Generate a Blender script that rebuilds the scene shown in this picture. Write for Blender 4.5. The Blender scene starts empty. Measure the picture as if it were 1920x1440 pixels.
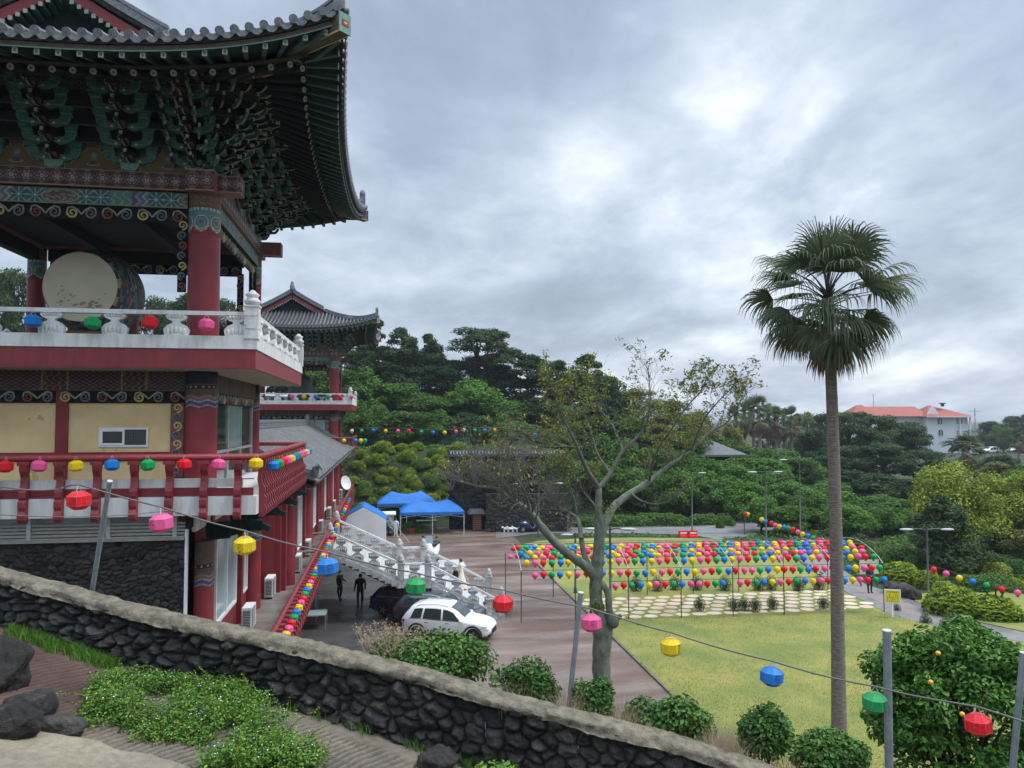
import bpy, bmesh, math, random
import numpy as np
from mathutils import Vector, Matrix
R = math.radians
sc = bpy.context.scene
E = 10.5                      # eye height over the car park
YAW, PITCH, FPX = R(9.2), R(2.58), 1442.0
# ---------------------------------------------------------------- camera
cam = bpy.data.cameras.new('camera'); camo = bpy.data.objects.new('camera', cam)
sc.collection.objects.link(camo); sc.camera = camo
cam.sensor_width = 36; cam.lens = 36*FPX/1920; cam.clip_start = .1; cam.clip_end = 4000
camo.location = (0, 0, E); camo.rotation_euler = (R(90)+PITCH, 0, -YAW)
# ---------------------------------------------------------------- sky and light (overcast)
SUN_EL, SUN_AZ = R(58), R(105)
world = bpy.data.worlds.new('World'); sc.world = world; world.use_nodes = True
def sky():
    nt = world.node_tree; N = nt.nodes; L = nt.links; N.clear()
    out = N.new('ShaderNodeOutputWorld'); bg = N.new('ShaderNodeBackground')
    st = N.new('ShaderNodeTexSky'); st.sky_type = 'NISHITA'; st.sun_disc = False
    st.sun_elevation = SUN_EL; st.sun_rotation = SUN_AZ; st.air_density = 1.3; st.dust_density = 3
    tc = N.new('ShaderNodeTexCoord')
    def math_(op, a, b=None, c=None, clamp=False):
        n = N.new('ShaderNodeMath'); n.operation = op; n.use_clamp = clamp
        for i, v in enumerate((a, b, c)):
            if v is None: continue
            if isinstance(v, (int, float)): n.inputs[i].default_value = v
            else: L.new(v, n.inputs[i])
        return n.outputs[0]
    sep = N.new('ShaderNodeSeparateXYZ'); L.new(tc.outputs['Generated'], sep.inputs[0])
    X, Y, Z = sep.outputs
    zz = math_('MAXIMUM', Z, 0.0)
    den = math_('ADD', zz, 0.30)
    comb = N.new('ShaderNodeCombineXYZ')
    L.new(math_('DIVIDE', X, den), comb.inputs[0]); L.new(math_('DIVIDE', Y, den), comb.inputs[1])
    mp = N.new('ShaderNodeMapping'); mp.inputs['Rotation'].default_value = (0, 0, R(-33)); mp.inputs['Scale'].default_value = (1.0, .8, 1)
    mp.inputs['Location'].default_value = SKYOFF
    L.new(comb.outputs[0], mp.inputs[0])
    def noise(scale, det, rough, dist, src=mp.outputs[0]):
        n = N.new('ShaderNodeTexNoise'); n.inputs['Scale'].default_value = scale; n.inputs['Detail'].default_value = det
        n.inputs['Roughness'].default_value = rough; n.inputs['Distortion'].default_value = dist; L.new(src, n.inputs['Vector']); return n.outputs[0]
    n1 = noise(1.5, 6, .52, .5); n2 = noise(4.2, 8, .6, .25)
    def lobe(px, py, w, amp):
        v = ray(px, py); dp = N.new('ShaderNodeVectorMath'); dp.operation = 'DOT_PRODUCT'
        dp.inputs[1].default_value = tuple(v); L.new(tc.outputs['Generated'], dp.inputs[0])
        a = math_('SUBTRACT', dp.outputs['Value'], 1.0)          # 0 at centre, negative away
        return math_('MULTIPLY', math_('POWER', 2.718, math_('DIVIDE', a, w)), amp)
    t = math_('ADD', math_('MULTIPLY', math_('SUBTRACT', n1, .5), 1.5), math_('MULTIPLY', math_('SUBTRACT', n2, .5), .82))
    t = math_('ADD', t, .45)
    n3 = noise(2.6, 7, .62, .3)
    t = math_('ADD', t, math_('MULTIPLY', math_('MAXIMUM', math_('SUBTRACT', n3, .56), 0.0), 1.0)); t = math_('SUBTRACT', t, .0)
    for a in ((1270, 390, .020, .24), (930, 190, .003, .22), (780, 380, .015, -.24), (1130, 480, .006, -.26), (1050, 90, .02, -.10), (1750, 250, .03, -.10),
              (1080, 290, .0018, .3), (640, 470, .01, .16), (1500, 560, .03, .08), (820, 30, .02, -.1)):
        t = math_('ADD', t, lobe(*a))
    cr = N.new('ShaderNodeValToRGB'); L.new(t, cr.inputs[0]); e = cr.color_ramp.elements
    cols = [(0.0, (.265, .315, .405)), (.25, (.335, .395, .50)), (.42, (.42, .49, .60)), (.6, (.55, .62, .72)), (.78, (.74, .80, .84)), (1.0, (.98, 1.0, .98))]
    e[0].position, e[0].color = cols[0][0], cols[0][1]+(1,); e[1].position, e[1].color = cols[-1][0], cols[-1][1]+(1,)
    for p, c in cols[1:-1]:
        k = e.new(p); k.color = c+(1,)
    # the cloud deck over the physical sky: the sky gives a tenth, the clouds the rest
    sc1 = N.new('ShaderNodeVectorMath'); sc1.operation = 'SCALE'; sc1.inputs['Scale'].default_value = .10*.12
    L.new(st.outputs[0], sc1.inputs[0])
    zen = math_('MULTIPLY', math_('MULTIPLY', math_('SUBTRACT', Z, .5), 2.4, clamp=True), ZEN)     # overcast: brightest overhead
    sc2 = N.new('ShaderNodeVectorMath'); sc2.operation = 'SCALE'; L.new(math_('MULTIPLY', math_('ADD', zen, 1.0), CLOUD), sc2.inputs['Scale'])
    L.new(cr.outputs[0], sc2.inputs[0])
    ad = N.new('ShaderNodeVectorMath'); L.new(sc1.outputs[0], ad.inputs[0]); L.new(sc2.outputs[0], ad.inputs[1])
    # below the horizon: dull ground tone
    mx = N.new('ShaderNodeMix'); mx.data_type = 'RGBA'; L.new(math_('MULTIPLY', math_('ADD', Z, .02), 30, clamp=True), mx.inputs['Factor'])
    mx.inputs['A'].default_value = (.12, .13, .12, 1); L.new(ad.outputs[0], mx.inputs['B'])
    L.new(mx.outputs['Result'], bg.inputs[0]); bg.inputs[1].default_value = 1.0
    L.new(bg.outputs[0], out.inputs[0])
SKYOFF = (1.3, .4, 0); CLOUD = .66; ZEN = 3.0
f_ = Vector((math.sin(YAW)*math.cos(PITCH), math.cos(YAW)*math.cos(PITCH), math.sin(PITCH)))
r_ = Vector((math.cos(YAW), -math.sin(YAW), 0)); u_ = r_.cross(f_)
def ray(px, py): return (f_ + r_*((px-960)/FPX) + u_*((720-py)/FPX)).normalized()
sky()
sl = bpy.data.lights.new('sun', 'SUN'); so = bpy.data.objects.new('sun', sl); sc.collection.objects.link(so)
sl.energy = 1.5; sl.angle = R(16); sl.color = (1, .96, .9)
so.rotation_euler = (Vector((math.sin(SUN_AZ)*math.cos(SUN_EL), math.cos(SUN_AZ)*math.cos(SUN_EL), math.sin(SUN_EL)))).to_track_quat('Z', 'Y').to_euler()
sc.view_settings.view_transform = 'Standard'; sc.view_settings.look = 'None'; sc.view_settings.gamma = 1
sc.view_settings.exposure = 0.84
sc.cycles.use_denoising = True; sc.cycles.max_bounces = 6; sc.cycles.diffuse_bounces = 3; sc.cycles.transparent_max_bounces = 12
sc.cycles.use_adaptive_sampling = True; sc.cycles.adaptive_threshold = .02
# ---------------------------------------------------------------- where measured points of the place lie
def atY(px, py, Y):
    v = ray(px, py); return Vector((0, 0, E)) + v*(Y/v.y)
def atD(px, py, d):                     # d metres along the viewing axis (level)
    v = ray(px, py); k = d/(v.x*math.sin(YAW)+v.y*math.cos(YAW)); return Vector((0, 0, E)) + v*k
def G(px, py, z=0.0):
    v = ray(px, py); return Vector((0, 0, E)) + v*((z-E)/v.z)
# ---------------------------------------------------------------- objects
COL = sc.collection
def tag(o, label=None, cat=None, group=None, kind=None):
    if label: o['label'] = label
    if cat: o['category'] = cat
    if group: o['group'] = group
    if kind: o['kind'] = kind
    return o
def empty(name, loc=(0, 0, 0), label=None, cat=None, group=None, rz=0):
    o = bpy.data.objects.new(name, None); COL.objects.link(o); o.location = loc; o.rotation_euler = (0, 0, rz)
    o.empty_display_size = .2
    return tag(o, label, cat, group)
def link(name, me, parent=None, loc=None):
    o = bpy.data.objects.new(name, me); COL.objects.link(o)
    if parent: o.parent = parent
    if loc is not None: o.location = loc
    return o
def kids(o): return [c for c in bpy.data.objects if c.parent == o]
def tree_of(o):
    return (o, [tree_of(c) for c in kids(o)])
def dup(t, parent=None):
    o, ch = t; c = o.copy(); COL.objects.link(c)
    if parent: c.parent = parent
    for x in ch: dup(x, c)
    return c
def dup_at(t, loc, rz=None, label=None, group=None, scale=None):
    c = dup(t); c.location = loc
    if rz is not None: c.rotation_euler = (0, 0, rz)
    if scale is not None: c.scale = scale if hasattr(scale, '__len__') else (scale,)*3
    if label: c['label'] = label
    if group: c['group'] = group
    return c
def wloc(o):
    v = Vector((0, 0, 0))
    while o: v += o.location; o = o.parent
    return v
class MB:
    def __init__(s): s.v = []; s.f = []; s.m = []; s.mi = 0; s.sm = []
    def add(s, vs, fs, smooth=False):
        b = len(s.v); s.v.extend([tuple(p) for p in vs])
        for f in fs: s.f.append(tuple(b+i for i in f)); s.m.append(s.mi); s.sm.append(smooth)
        return s
    def box(s, x0, x1, y0, y1, z0, z1):
        return s.add([(x0,y0,z0),(x1,y0,z0),(x1,y1,z0),(x0,y1,z0),(x0,y0,z1),(x1,y0,z1),(x1,y1,z1),(x0,y1,z1)],
              [(0,3,2,1),(4,5,6,7),(0,1,5,4),(1,2,6,5),(2,3,7,6),(3,0,4,7)])
    def obox(s, c, size, rz=0, tilt=None):
        M = Matrix.Translation(c) @ Matrix.Rotation(rz, 4, 'Z')
        if tilt: M = M @ Matrix.Rotation(tilt[1], 4, tilt[0])
        a, b, d = size[0]/2, size[1]/2, size[2]/2
        P = [M @ Vector(p) for p in [(-a,-b,-d),(a,-b,-d),(a,b,-d),(-a,b,-d),(-a,-b,d),(a,-b,d),(a,b,d),(-a,b,d)]]
        return s.add(P, [(0,3,2,1),(4,5,6,7),(0,1,5,4),(1,2,6,5),(2,3,7,6),(3,0,4,7)])
    def bar(s, p, q, w, h, up=(0,0,1)):
        p = Vector(p); q = Vector(q); d = (q-p).normalized(); up = Vector(up)
        a = d.cross(up)
        if a.length < 1e-4: a = d.cross(Vector((1,0,0)))
        a.normalize(); b = a.cross(d); a = a*w/2; b = b*h/2
        P = [p-a-b, p+a-b, p+a+b, p-a+b, q-a-b, q+a-b, q+a+b, q-a+b]
        return s.add(P, [(0,1,2,3),(4,7,6,5),(0,4,5,1),(1,5,6,2),(2,6,7,3),(3,7,4,0)])
    def tube(s, pts, r, n=8, caps=True, smooth=True):
        pts = [Vector(p) for p in pts]; m = len(pts)
        rr = r if hasattr(r, '__len__') else [r]*m
        V = []; prev = None
        for i, p in enumerate(pts):
            t = (pts[min(i+1, m-1)]-pts[max(i-1, 0)])
            t = t.normalized() if t.length > 1e-9 else Vector((0,0,1))
            if prev is None:
                a = t.cross(Vector((0,0,1)))
                if a.length < .05: a = t.cross(Vector((1,0,0)))
            else: a = prev - t*prev.dot(t)
            if a.length < 1e-6: a = t.orthogonal()
            a.normalize(); prev = a; b = t.cross(a)
            for k in range(n):
                w = 2*math.pi*k/n; V.append(p + (a*math.cos(w)+b*math.sin(w))*rr[i])
        F = [(i*n+k, i*n+(k+1)%n, (i+1)*n+(k+1)%n, (i+1)*n+k) for i in range(m-1) for k in range(n)]
        s.add(V, F, smooth)
        if caps:
            s.add(V[:n], [tuple(range(n))[::-1]]); s.add(V[-n:], [tuple(range(n))])
        return s
    def lathe(s, prof, c=(0,0,0), n=12, smooth=True, sx=1, sy=1, a0=0):
        V = []; c = Vector(c)
        for r, z in prof:
            for k in range(n):
                w = 2*math.pi*k/n+a0; V.append((c.x+r*math.cos(w)*sx, c.y+r*math.sin(w)*sy, c.z+z))
        m = len(prof)
        F = [(i*n+k, i*n+(k+1)%n, (i+1)*n+(k+1)%n, (i+1)*n+k) for i in range(m-1) for k in range(n)]
        s.add(V, F, smooth)
        if prof[0][0] > 1e-4: s.add(V[:n], [tuple(range(n))[::-1]])
        if prof[-1][0] > 1e-4: s.add(V[-n:], [tuple(range(n))])
        return s
    def ell(s, c, r, n=10, m=7, rz=0):
        c = Vector(c); V = []
        for i in range(m+1):
            th = math.pi*i/m
            for k in range(n):
                w = 2*math.pi*k/n; x = r[0]*math.sin(th)*math.cos(w); y = r[1]*math.sin(th)*math.sin(w)
                V.append((c.x+x*math.cos(rz)-y*math.sin(rz), c.y+x*math.sin(rz)+y*math.cos(rz), c.z-r[2]*math.cos(th)))
        return s.add(V, [(i*n+k, i*n+(k+1)%n, (i+1)*n+(k+1)%n, (i+1)*n+k) for i in range(m) for k in range(n)], True)
    def prism(s, poly, o, u, v, w):
        """poly in the (u, v) plane at o, pushed along w"""
        o = Vector(o); u = Vector(u); v = Vector(v); w = Vector(w); n = len(poly)
        A = [o+u*a+v*b for a, b in poly]; B = [p+w for p in A]
        return s.add(A+B, [tuple(range(n))[::-1], tuple(range(n, 2*n))]+[(i, (i+1)%n, n+(i+1)%n, n+i) for i in range(n)])
    def grid(s, fn, nu, nv, smooth=True):
        V = [fn(i/nu, j/nv) for j in range(nv+1) for i in range(nu+1)]; w = nu+1
        return s.add(V, [(j*w+i, j*w+i+1, (j+1)*w+i+1, (j+1)*w+i) for j in range(nv) for i in range(nu)], smooth)
    def build(s, name, mats, parent=None, origin=None, fixn=True):
        me = bpy.data.meshes.new(name)
        o3 = Vector(origin) if origin is not None else wloc(parent)
        me.from_pydata([(x-o3.x, y-o3.y, z-o3.z) for x, y, z in s.v], [], s.f)
        mats = mats if isinstance(mats, (list, tuple)) else [mats]
        for m in mats: me.materials.append(m)
        me.polygons.foreach_set('material_index', s.m); me.polygons.foreach_set('use_smooth', s.sm)
        if fixn:
            bm = bmesh.new(); bm.from_mesh(me); bmesh.ops.recalc_face_normals(bm, faces=bm.faces); bm.to_mesh(me); bm.free()
        me.update()
        ob = link(name, me, parent)
        if parent is None: ob.location = o3
        return ob
def np_mesh(name, V, F, mat, parent=None, col=None, smooth=False, fcol=None):
    """V (n,3), F (m,k) arrays"""
    me = bpy.data.meshes.new(name); n, k = F.shape
    if parent: V = V-np.array(wloc(parent))
    me.vertices.add(len(V)); me.vertices.foreach_set('co', np.ascontiguousarray(V, dtype=np.float32).ravel())
    me.loops.add(n*k); me.loops.foreach_set('vertex_index', np.ascontiguousarray(F, dtype=np.int32).ravel())
    me.polygons.add(n); me.polygons.foreach_set('loop_start', np.arange(0, n*k, k, dtype=np.int32))
    me.polygons.foreach_set('loop_total', np.full(n, k, dtype=np.int32))
    if smooth: me.polygons.foreach_set('use_smooth', np.ones(n, dtype=bool))
    for m in (mat if isinstance(mat, (list, tuple)) else [mat]): me.materials.append(m)
    me.update(calc_edges=True); me.validate()
    if col is not None:
        a = me.color_attributes.new('Col', 'FLOAT_COLOR', 'POINT')
        c = np.ones((len(V), 4), dtype=np.float32); c[:, :3] = col; a.data.foreach_set('color', c.ravel())
    if fcol is not None:
        a = me.color_attributes.new('Col', 'FLOAT_COLOR', 'CORNER')
        c = np.ones((n*k, 4), dtype=np.float32); c[:, :3] = np.repeat(fcol, k, axis=0); a.data.foreach_set('color', c.ravel())
    return link(name, me, parent)
def grid_faces(nu, nv):
    i, j = np.meshgrid(np.arange(nu-1), np.arange(nv-1)); b = (j*nu+i).ravel()
    return np.stack([b, b+1, b+nu+1, b+nu], 1)
# ---------------------------------------------------------------- materials
def mat(name, col, rough=.7, col2=None, scale=3.0, detail=6, bump=0.0, bscale=None, metal=0, spec=.35, attr=False, island=0.0,
        transl=0.0, wet=0.0, ramp=(.35, .65), stretch=(1,1,1), coat=0, gen=False):
    m = bpy.data.materials.new(name); m.use_nodes = True; nt = m.node_tree; N = nt.nodes; L = nt.links
    b = N['Principled BSDF']; b.inputs['Roughness'].default_value = rough; b.inputs['Metallic'].default_value = metal
    b.inputs['Specular IOR Level'].default_value = spec; b.inputs['Coat Weight'].default_value = coat
    c = None
    tc = N.new('ShaderNodeTexCoord'); mp = N.new('ShaderNodeMapping'); mp.inputs['Scale'].default_value = stretch
    L.new(tc.outputs['Object'], mp.inputs[0])
    if attr:
        a = N.new('ShaderNodeAttribute'); a.attribute_name = 'Col'; c = a.outputs['Color']
    if col2 is not None:
        n = N.new('ShaderNodeTexNoise'); n.inputs['Scale'].default_value = scale; n.inputs['Detail'].default_value = detail
        n.inputs['Roughness'].default_value = .62; L.new(mp.outputs[0], n.inputs['Vector'])
        mr = N.new('ShaderNodeMapRange'); mr.inputs['From Min'].default_value = ramp[0]; mr.inputs['From Max'].default_value = ramp[1]
        L.new(n.outputs[0], mr.inputs['Value'])
        x = N.new('ShaderNodeMix'); x.data_type = 'RGBA'; L.new(mr.outputs[0], x.inputs['Factor'])
        x.inputs['A'].default_value = tuple(col)+(1,); x.inputs['B'].default_value = tuple(col2)+(1,)
        if attr:
            y = N.new('ShaderNodeMix'); y.data_type = 'RGBA'; y.blend_type = 'MULTIPLY'; y.inputs['Factor'].default_value = 1
            L.new(c, y.inputs['A']); L.new(x.outputs['Result'], y.inputs['B']); c = y.outputs['Result']
        else: c = x.outputs['Result']
    if island:
        g = N.new('ShaderNodeNewGeometry'); hs = N.new('ShaderNodeHueSaturation')
        if c is None:
            rg = N.new('ShaderNodeRGB'); rg.outputs[0].default_value = tuple(col)+(1,); c = rg.outputs[0]
        L.new(c, hs.inputs['Color'])
        mr = N.new('ShaderNodeMapRange'); mr.inputs['To Min'].default_value = 1-island; mr.inputs['To Max'].default_value = 1+island
        L.new(g.outputs['Random Per Island'], mr.inputs['Value']); L.new(mr.outputs[0], hs.inputs['Value'])
        m2 = N.new('ShaderNodeMath'); m2.operation = 'MULTIPLY'; m2.inputs[1].default_value = 7.31; L.new(g.outputs['Random Per Island'], m2.inputs[0])
        fr = N.new('ShaderNodeMath'); fr.operation = 'FRACT'; L.new(m2.outputs[0], fr.inputs[0])
        mh = N.new('ShaderNodeMapRange'); mh.inputs['To Min'].default_value = .5-.03; mh.inputs['To Max'].default_value = .5+.022
        L.new(fr.outputs[0], mh.inputs['Value']); L.new(mh.outputs[0], hs.inputs['Hue']); c = hs.outputs[0]
    if c is not None: L.new(c, b.inputs['Base Color'])
    else: b.inputs['Base Color'].default_value = tuple(col)+(1,)
    if wet:
        n = N.new('ShaderNodeTexNoise'); n.inputs['Scale'].default_value = .35; n.inputs['Detail'].default_value = 5
        mw = N.new('ShaderNodeMapping'); mw.inputs['Scale'].default_value = (.5, 1.6, 1); L.new(tc.outputs['Object'], mw.inputs[0]); L.new(mw.outputs[0], n.inputs['Vector'])
        mr = N.new('ShaderNodeMapRange'); mr.inputs['From Min'].default_value = .4; mr.inputs['From Max'].default_value = .6
        mr.inputs['To Min'].default_value = rough-wet; mr.inputs['To Max'].default_value = rough; L.new(n.outputs[0], mr.inputs['Value']); L.new(mr.outputs[0], b.inputs['Roughness'])
    if bump:
        n = N.new('ShaderNodeTexNoise'); n.inputs['Scale'].default_value = bscale or scale*4; n.inputs['Detail'].default_value = 5
        L.new(mp.outputs[0], n.inputs['Vector'])
        bp = N.new('ShaderNodeBump'); bp.inputs['Strength'].default_value = bump; bp.inputs['Distance'].default_value = .03
        L.new(n.outputs[0], bp.inputs['Height']); L.new(bp.outputs[0], b.inputs['Normal'])
    if transl:
        t = N.new('ShaderNodeBsdfTranslucent'); mx = N.new('ShaderNodeMixShader'); mx.inputs[0].default_value = transl
        if c is not None: L.new(c, t.inputs[0])
        else: t.inputs[0].default_value = tuple(col)+(1,)
        L.new(b.outputs[0], mx.inputs[1]); L.new(t.outputs[0], mx.inputs[2]); L.new(mx.outputs[0], N['Material Output'].inputs[0])
    return m
M = {}
M['red'] = mat('red_paint', (.24, .030, .037), .45, (.17, .024, .03), 1.6, bump=.2, bscale=30)
M['red2'] = mat('red_paint_worn', (.25, .032, .040), .45, (.15, .03, .032), 2.2, bump=.2, bscale=40, stretch=(3, 3, .5), ramp=(.4, .72))
M['white_stone'] = mat('white_stone', (.68, .69, .69), .7, (.44, .45, .43), 2.6, bump=.3, bscale=40, stretch=(2.2, 2.2, .5), ramp=(.45, .75))
M['grey_stone'] = mat('grey_granite', (.50, .51, .50), .75, (.30, .31, .31), 5, bump=.4, bscale=50)
M['cream'] = mat('cream_plaster', (.74, .58, .32), .85, (.62, .46, .23), .9, bump=.1, bscale=60)
M['stain'] = mat('plaster_stain', (.48, .33, .12), .9, (.62, .46, .22), 14)
M['white'] = mat('white_paint', (.76, .77, .78), .5, (.66, .68, .69), 3)
M['soffit'] = mat('soffit_board', (.34, .30, .23), .8, (.22, .2, .16), 3)
M['tile'] = mat('roof_tile', (.115, .122, .13), .55, (.055, .058, .062), 5, bump=.3, bscale=25, island=.25)
M['tile_end'] = mat('tile_end', (.20, .215, .235), .55, (.11, .12, .13), 12, bump=.4, bscale=40)
M['tile_dark'] = mat('roof_clay', (.045, .047, .05), .75, (.03, .03, .032), 6)
M['dark_teal'] = mat('dark_teal_paint', (.010, .024, .027), .7, (.018, .04, .04), 5, spec=.12)
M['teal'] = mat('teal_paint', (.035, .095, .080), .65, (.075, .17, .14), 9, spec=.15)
M['teal_d'] = mat('deep_green_paint', (.022, .055, .048), .6, (.04, .085, .07), 7)  # deeper tone of the teal, for flying rafters and purlin lines
M['brown_b'] = mat('brown_board', (.11, .075, .055), .7, (.06, .05, .04), 6)
M['teal_l'] = mat('pale_teal_paint', (.16, .30, .25), .6, (.10, .20, .18), 9)
M['black_wood'] = mat('black_paint', (.012, .013, .016), .7, (.022, .02, .022), 6, spec=.12)
M['pale_edge'] = mat('pale_edge_paint', (.36, .36, .30), .6, (.24, .26, .22), 9)
M['gold'] = mat('gold_paint', (.60, .48, .20), .5, (.45, .34, .12), 9)
M['scroll_g'] = mat('grey_blue_paint', (.16, .19, .23), .6, (.10, .12, .15), 9)
M['scroll_r'] = mat('brown_red_paint', (.24, .09, .07), .6, (.15, .06, .05), 9)
M['paint'] = mat('painted_panel', (1, 1, 1), .6, (.78, .76, .74), 8, attr=True)
M['navy'] = mat('navy_paint', (.012, .014, .05), .6)
M['glass'] = mat('window_glass', (.03, .05, .055), .08, spec=.6)
M['glass_lit'] = mat('pale_glass', (.36, .46, .48), .15, (.28, .38, .40), 1, spec=.6)
M['alu'] = mat('aluminium', (.55, .57, .58), .4, (.42, .44, .45), 6, metal=.3)
M['steel'] = mat('galvanised_steel', (.30, .34, .37), .5, (.22, .25, .28), 8, metal=.4, bump=.1)
M['basalt'] = mat('basalt_stone', (1, 1, 1), .85, (.55, .55, .56), 22, attr=True, bump=.9, bscale=70)
M['concrete'] = mat('concrete', (.36, .34, .29), .85, (.22, .205, .175), 3.5, bump=.5, bscale=30, ramp=(.3, .7))
M['coping'] = mat('mortar_coping', (.20, .18, .125), .9, (.09, .082, .062), 6, bump=1.0, bscale=22, ramp=(.35, .62))
M['floor'] = mat('terrace_floor', (.25, .24, .215), .35, (.13, .125, .11), .8, wet=.2, bump=.1)
M['black'] = mat('black_cloth', (.012, .012, .014), .8)
M['rubber'] = mat('black_rubber', (.015, .015, .016), .7)
M['skin'] = mat('skin', (.55, .36, .27), .6)
M['hair'] = mat('dark_hair', (.015, .012, .01), .5)
M['wire'] = mat('cable', (.12, .12, .11), .6)
M['string'] = mat('hanging_string', (.5, .5, .46), .7)
M['bark'] = mat('grey_bark', (.20, .225, .175), .9, (.095, .11, .085), 6, bump=.8, bscale=18, stretch=(1, 1, .5))
M['bark_d'] = mat('dark_bark', (.06, .05, .042), .9, (.035, .03, .026), 5, bump=.6, bscale=14)
M['palm_bark'] = mat('palm_bark', (.27, .225, .185), .9, (.13, .108, .09), 5, bump=1.0, bscale=9, stretch=(1, 1, 9), ramp=(.42, .58))
LC = {'red': (.85, .015, .035), 'pink': (.93, .14, .40), 'yellow': (.90, .68, .012), 'blue': (.015, .26, .76), 'green': (.008, .42, .12), 'white': (.8, .78, .72)}
for k, c in LC.items(): M['l_'+k] = mat('lantern_paper_'+k, c, .55, tuple(x*.85 for x in c), 18, transl=.3)
LEAF = {
 'leaf_near': ((.075, .175, .030), .4), 'leaf_shrub': ((.065, .15, .038), .4), 'leaf_citrus': ((.065, .175, .022), .45), 'leaf_creep': ((.085, .20, .024), .45),
 'leaf_tree': ((.070, .145, .030), .45), 'leaf_dark': ((.036, .072, .030), .4), 'leaf_pine': ((.050, .085, .036), .4), 'leaf_olive': ((.15, .165, .05), .45),
 'leaf_lime': ((.20, .26, .04), .4), 'leaf_azalea': ((.17, .245, .02), .4), 'leaf_mid': ((.080, .185, .032), .45), 'leaf_palm': ((.085, .115, .062), .35),
 'leaf_dead': ((.22, .16, .105), .35), 'leaf_grey': ((.20, .26, .23), .3), 'dry': ((.46, .36, .24), .35), 'leaf_lawnbush': ((.075, .10, .045), .4), 'ivy': ((.04, .11, .035), .4)}
for k, (c, v) in LEAF.items(): M[k] = mat(k, c, .5 if k in ('leaf_near','leaf_shrub','leaf_citrus') else .7, island=v, transl=.22, spec=.3 if k in ('leaf_near', 'leaf_citrus', 'leaf_creep') else .08)
ORD = ['first','second','third','fourth','fifth','sixth','seventh','eighth','ninth','tenth','eleventh','twelfth','thirteenth','fourteenth','fifteenth','sixteenth','seventeenth','eighteenth','nineteenth']
def ordi(n):
    if n < 19: return ORD[n]
    n += 1; t = {20: 'twentieth', 30: 'thirtieth', 40: 'fortieth', 50: 'fiftieth'}
    if n in t: return t[n]
    return {2: 'twenty', 3: 'thirty', 4: 'forty', 5: 'fifty'}[n//10]+'-'+ORD[n % 10-1]
# ---------------------------------------------------------------- foliage
def leaves(rng, C, size, up=.35, aspect=.5, jitter=.35, normals=None, fold=True):
    """one folded leaf (two quads, six vertices) or one quad at each point of C"""
    n = len(C); C = np.asarray(C)
    N_ = rng.normal(size=(n, 3)); N_[:, 2] = np.abs(N_[:, 2])+up
    if normals is not None: N_ += normals*1.2
    N_ /= np.linalg.norm(N_, axis=1)[:, None]
    T = rng.normal(size=(n, 3)); T -= N_*(T*N_).sum(1)[:, None]; T /= np.linalg.norm(T, axis=1)[:, None]
    B = np.cross(N_, T); s = size*(1+jitter*rng.uniform(-1, 1, n))[:, None]
    a = T*s; b = B*s*aspect*.5
    if not fold:
        V = np.stack([C-a*.5, C+b, C+a*.5, C-b], 1).reshape(-1, 3)
        return V, np.arange(4*n).reshape(-1, 4)
    d = -N_*s*.12
    V = np.stack([C-a*.5, C-a*.1+b+d*-1, C+a*.25+b*.8-d, C+a*.5+d, C+a*.25-b*.8-d, C-a*.1-b-d], 1).reshape(-1, 3)
    k = np.arange(n)[:, None]*6
    return V, np.concatenate([k+np.array([0, 1, 2, 3]), k+np.array([0, 3, 4, 5])], 0)
def shell(rng, n, r, thick=.35, zmin=-1.0):
    P = rng.normal(size=(int(n*1.6)+20, 3)); P /= np.linalg.norm(P, axis=1)[:, None]; P = P[P[:, 2] > zmin][:n]
    k = 1-thick*rng.uniform(0, 1, len(P))**1.5
    return P*k[:, None]*np.asarray(r), P
def foliage_obj(name, rng, C, size, m, parent, **kw):
    V, F = leaves(rng, C, size, **kw); return np_mesh(name, V, F, M[m], parent)
# ================================================================ THE GROUND
def sstep(a, b, x): t = np.clip((x-a)/(b-a), 0, 1); return t*t*(3-2*t)
def fnoise(x, y, seed=0, octv=4, f=1.0):
    r = np.random.RandomState(seed); o = np.zeros_like(x, dtype=float); a = 1
    for k in range(octv):
        for _ in range(3):
            th = r.uniform(0, 6.28); ph = r.uniform(0, 6.28); o += a*np.sin((x*math.cos(th)+y*math.sin(th))*f*(1+.3*r.rand())+ph+1.3*np.sin((y*math.cos(th)-x*math.sin(th))*f*.7+ph))/3
        a *= .5; f *= 2.1
    return o
def hgt(x, y):
    x = np.asarray(x, dtype=float); y = np.asarray(y, dtype=float)
    left = 1-sstep(17, 30, x)
    h = 7.2*sstep(75.5, 84, y)*left
    h = np.maximum(h, 7.2*sstep(82, 100, y)*(1-sstep(30, 62, x)))
    h += 6.5*sstep(91, 110, y)*(1-sstep(12, 50, x))*sstep(-80, -20, x)
    h += .25*fnoise(x, y, 3, 3, .25)*sstep(78, 95, y)
    return h
gx = np.concatenate([np.array([-1500, -600, -300, -150, -90]), np.arange(-60, 75, 1.5), np.array([80, 95, 120, 160, 240, 400, 800, 2000])])
gy = np.concatenate([np.array([-200, -60, 0, 20, 40, 60]), np.arange(72, 125, 1.0), np.array([130, 145, 170, 210, 280, 400, 700, 1400, 3500])])
XX, YY = np.meshgrid(gx, gy); ZZ = hgt(XX, YY)-.012
M['soil'] = mat('garden_soil', (.035, .045, .018), .95, (.022, .032, .012), .5, bump=.5, bscale=6)
tag(np_mesh('ground', np.stack([XX.ravel(), YY.ravel(), ZZ.ravel()], 1), grid_faces(len(gx), len(gy)), M['soil'], smooth=True), kind='structure')
def sheet(name, poly, z, m, th=0):
    mb = MB(); mb.add([(p[0], p[1], z) for p in poly], [tuple(range(len(poly)))])
    return tag(mb.build(name, m), kind='structure')
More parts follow.
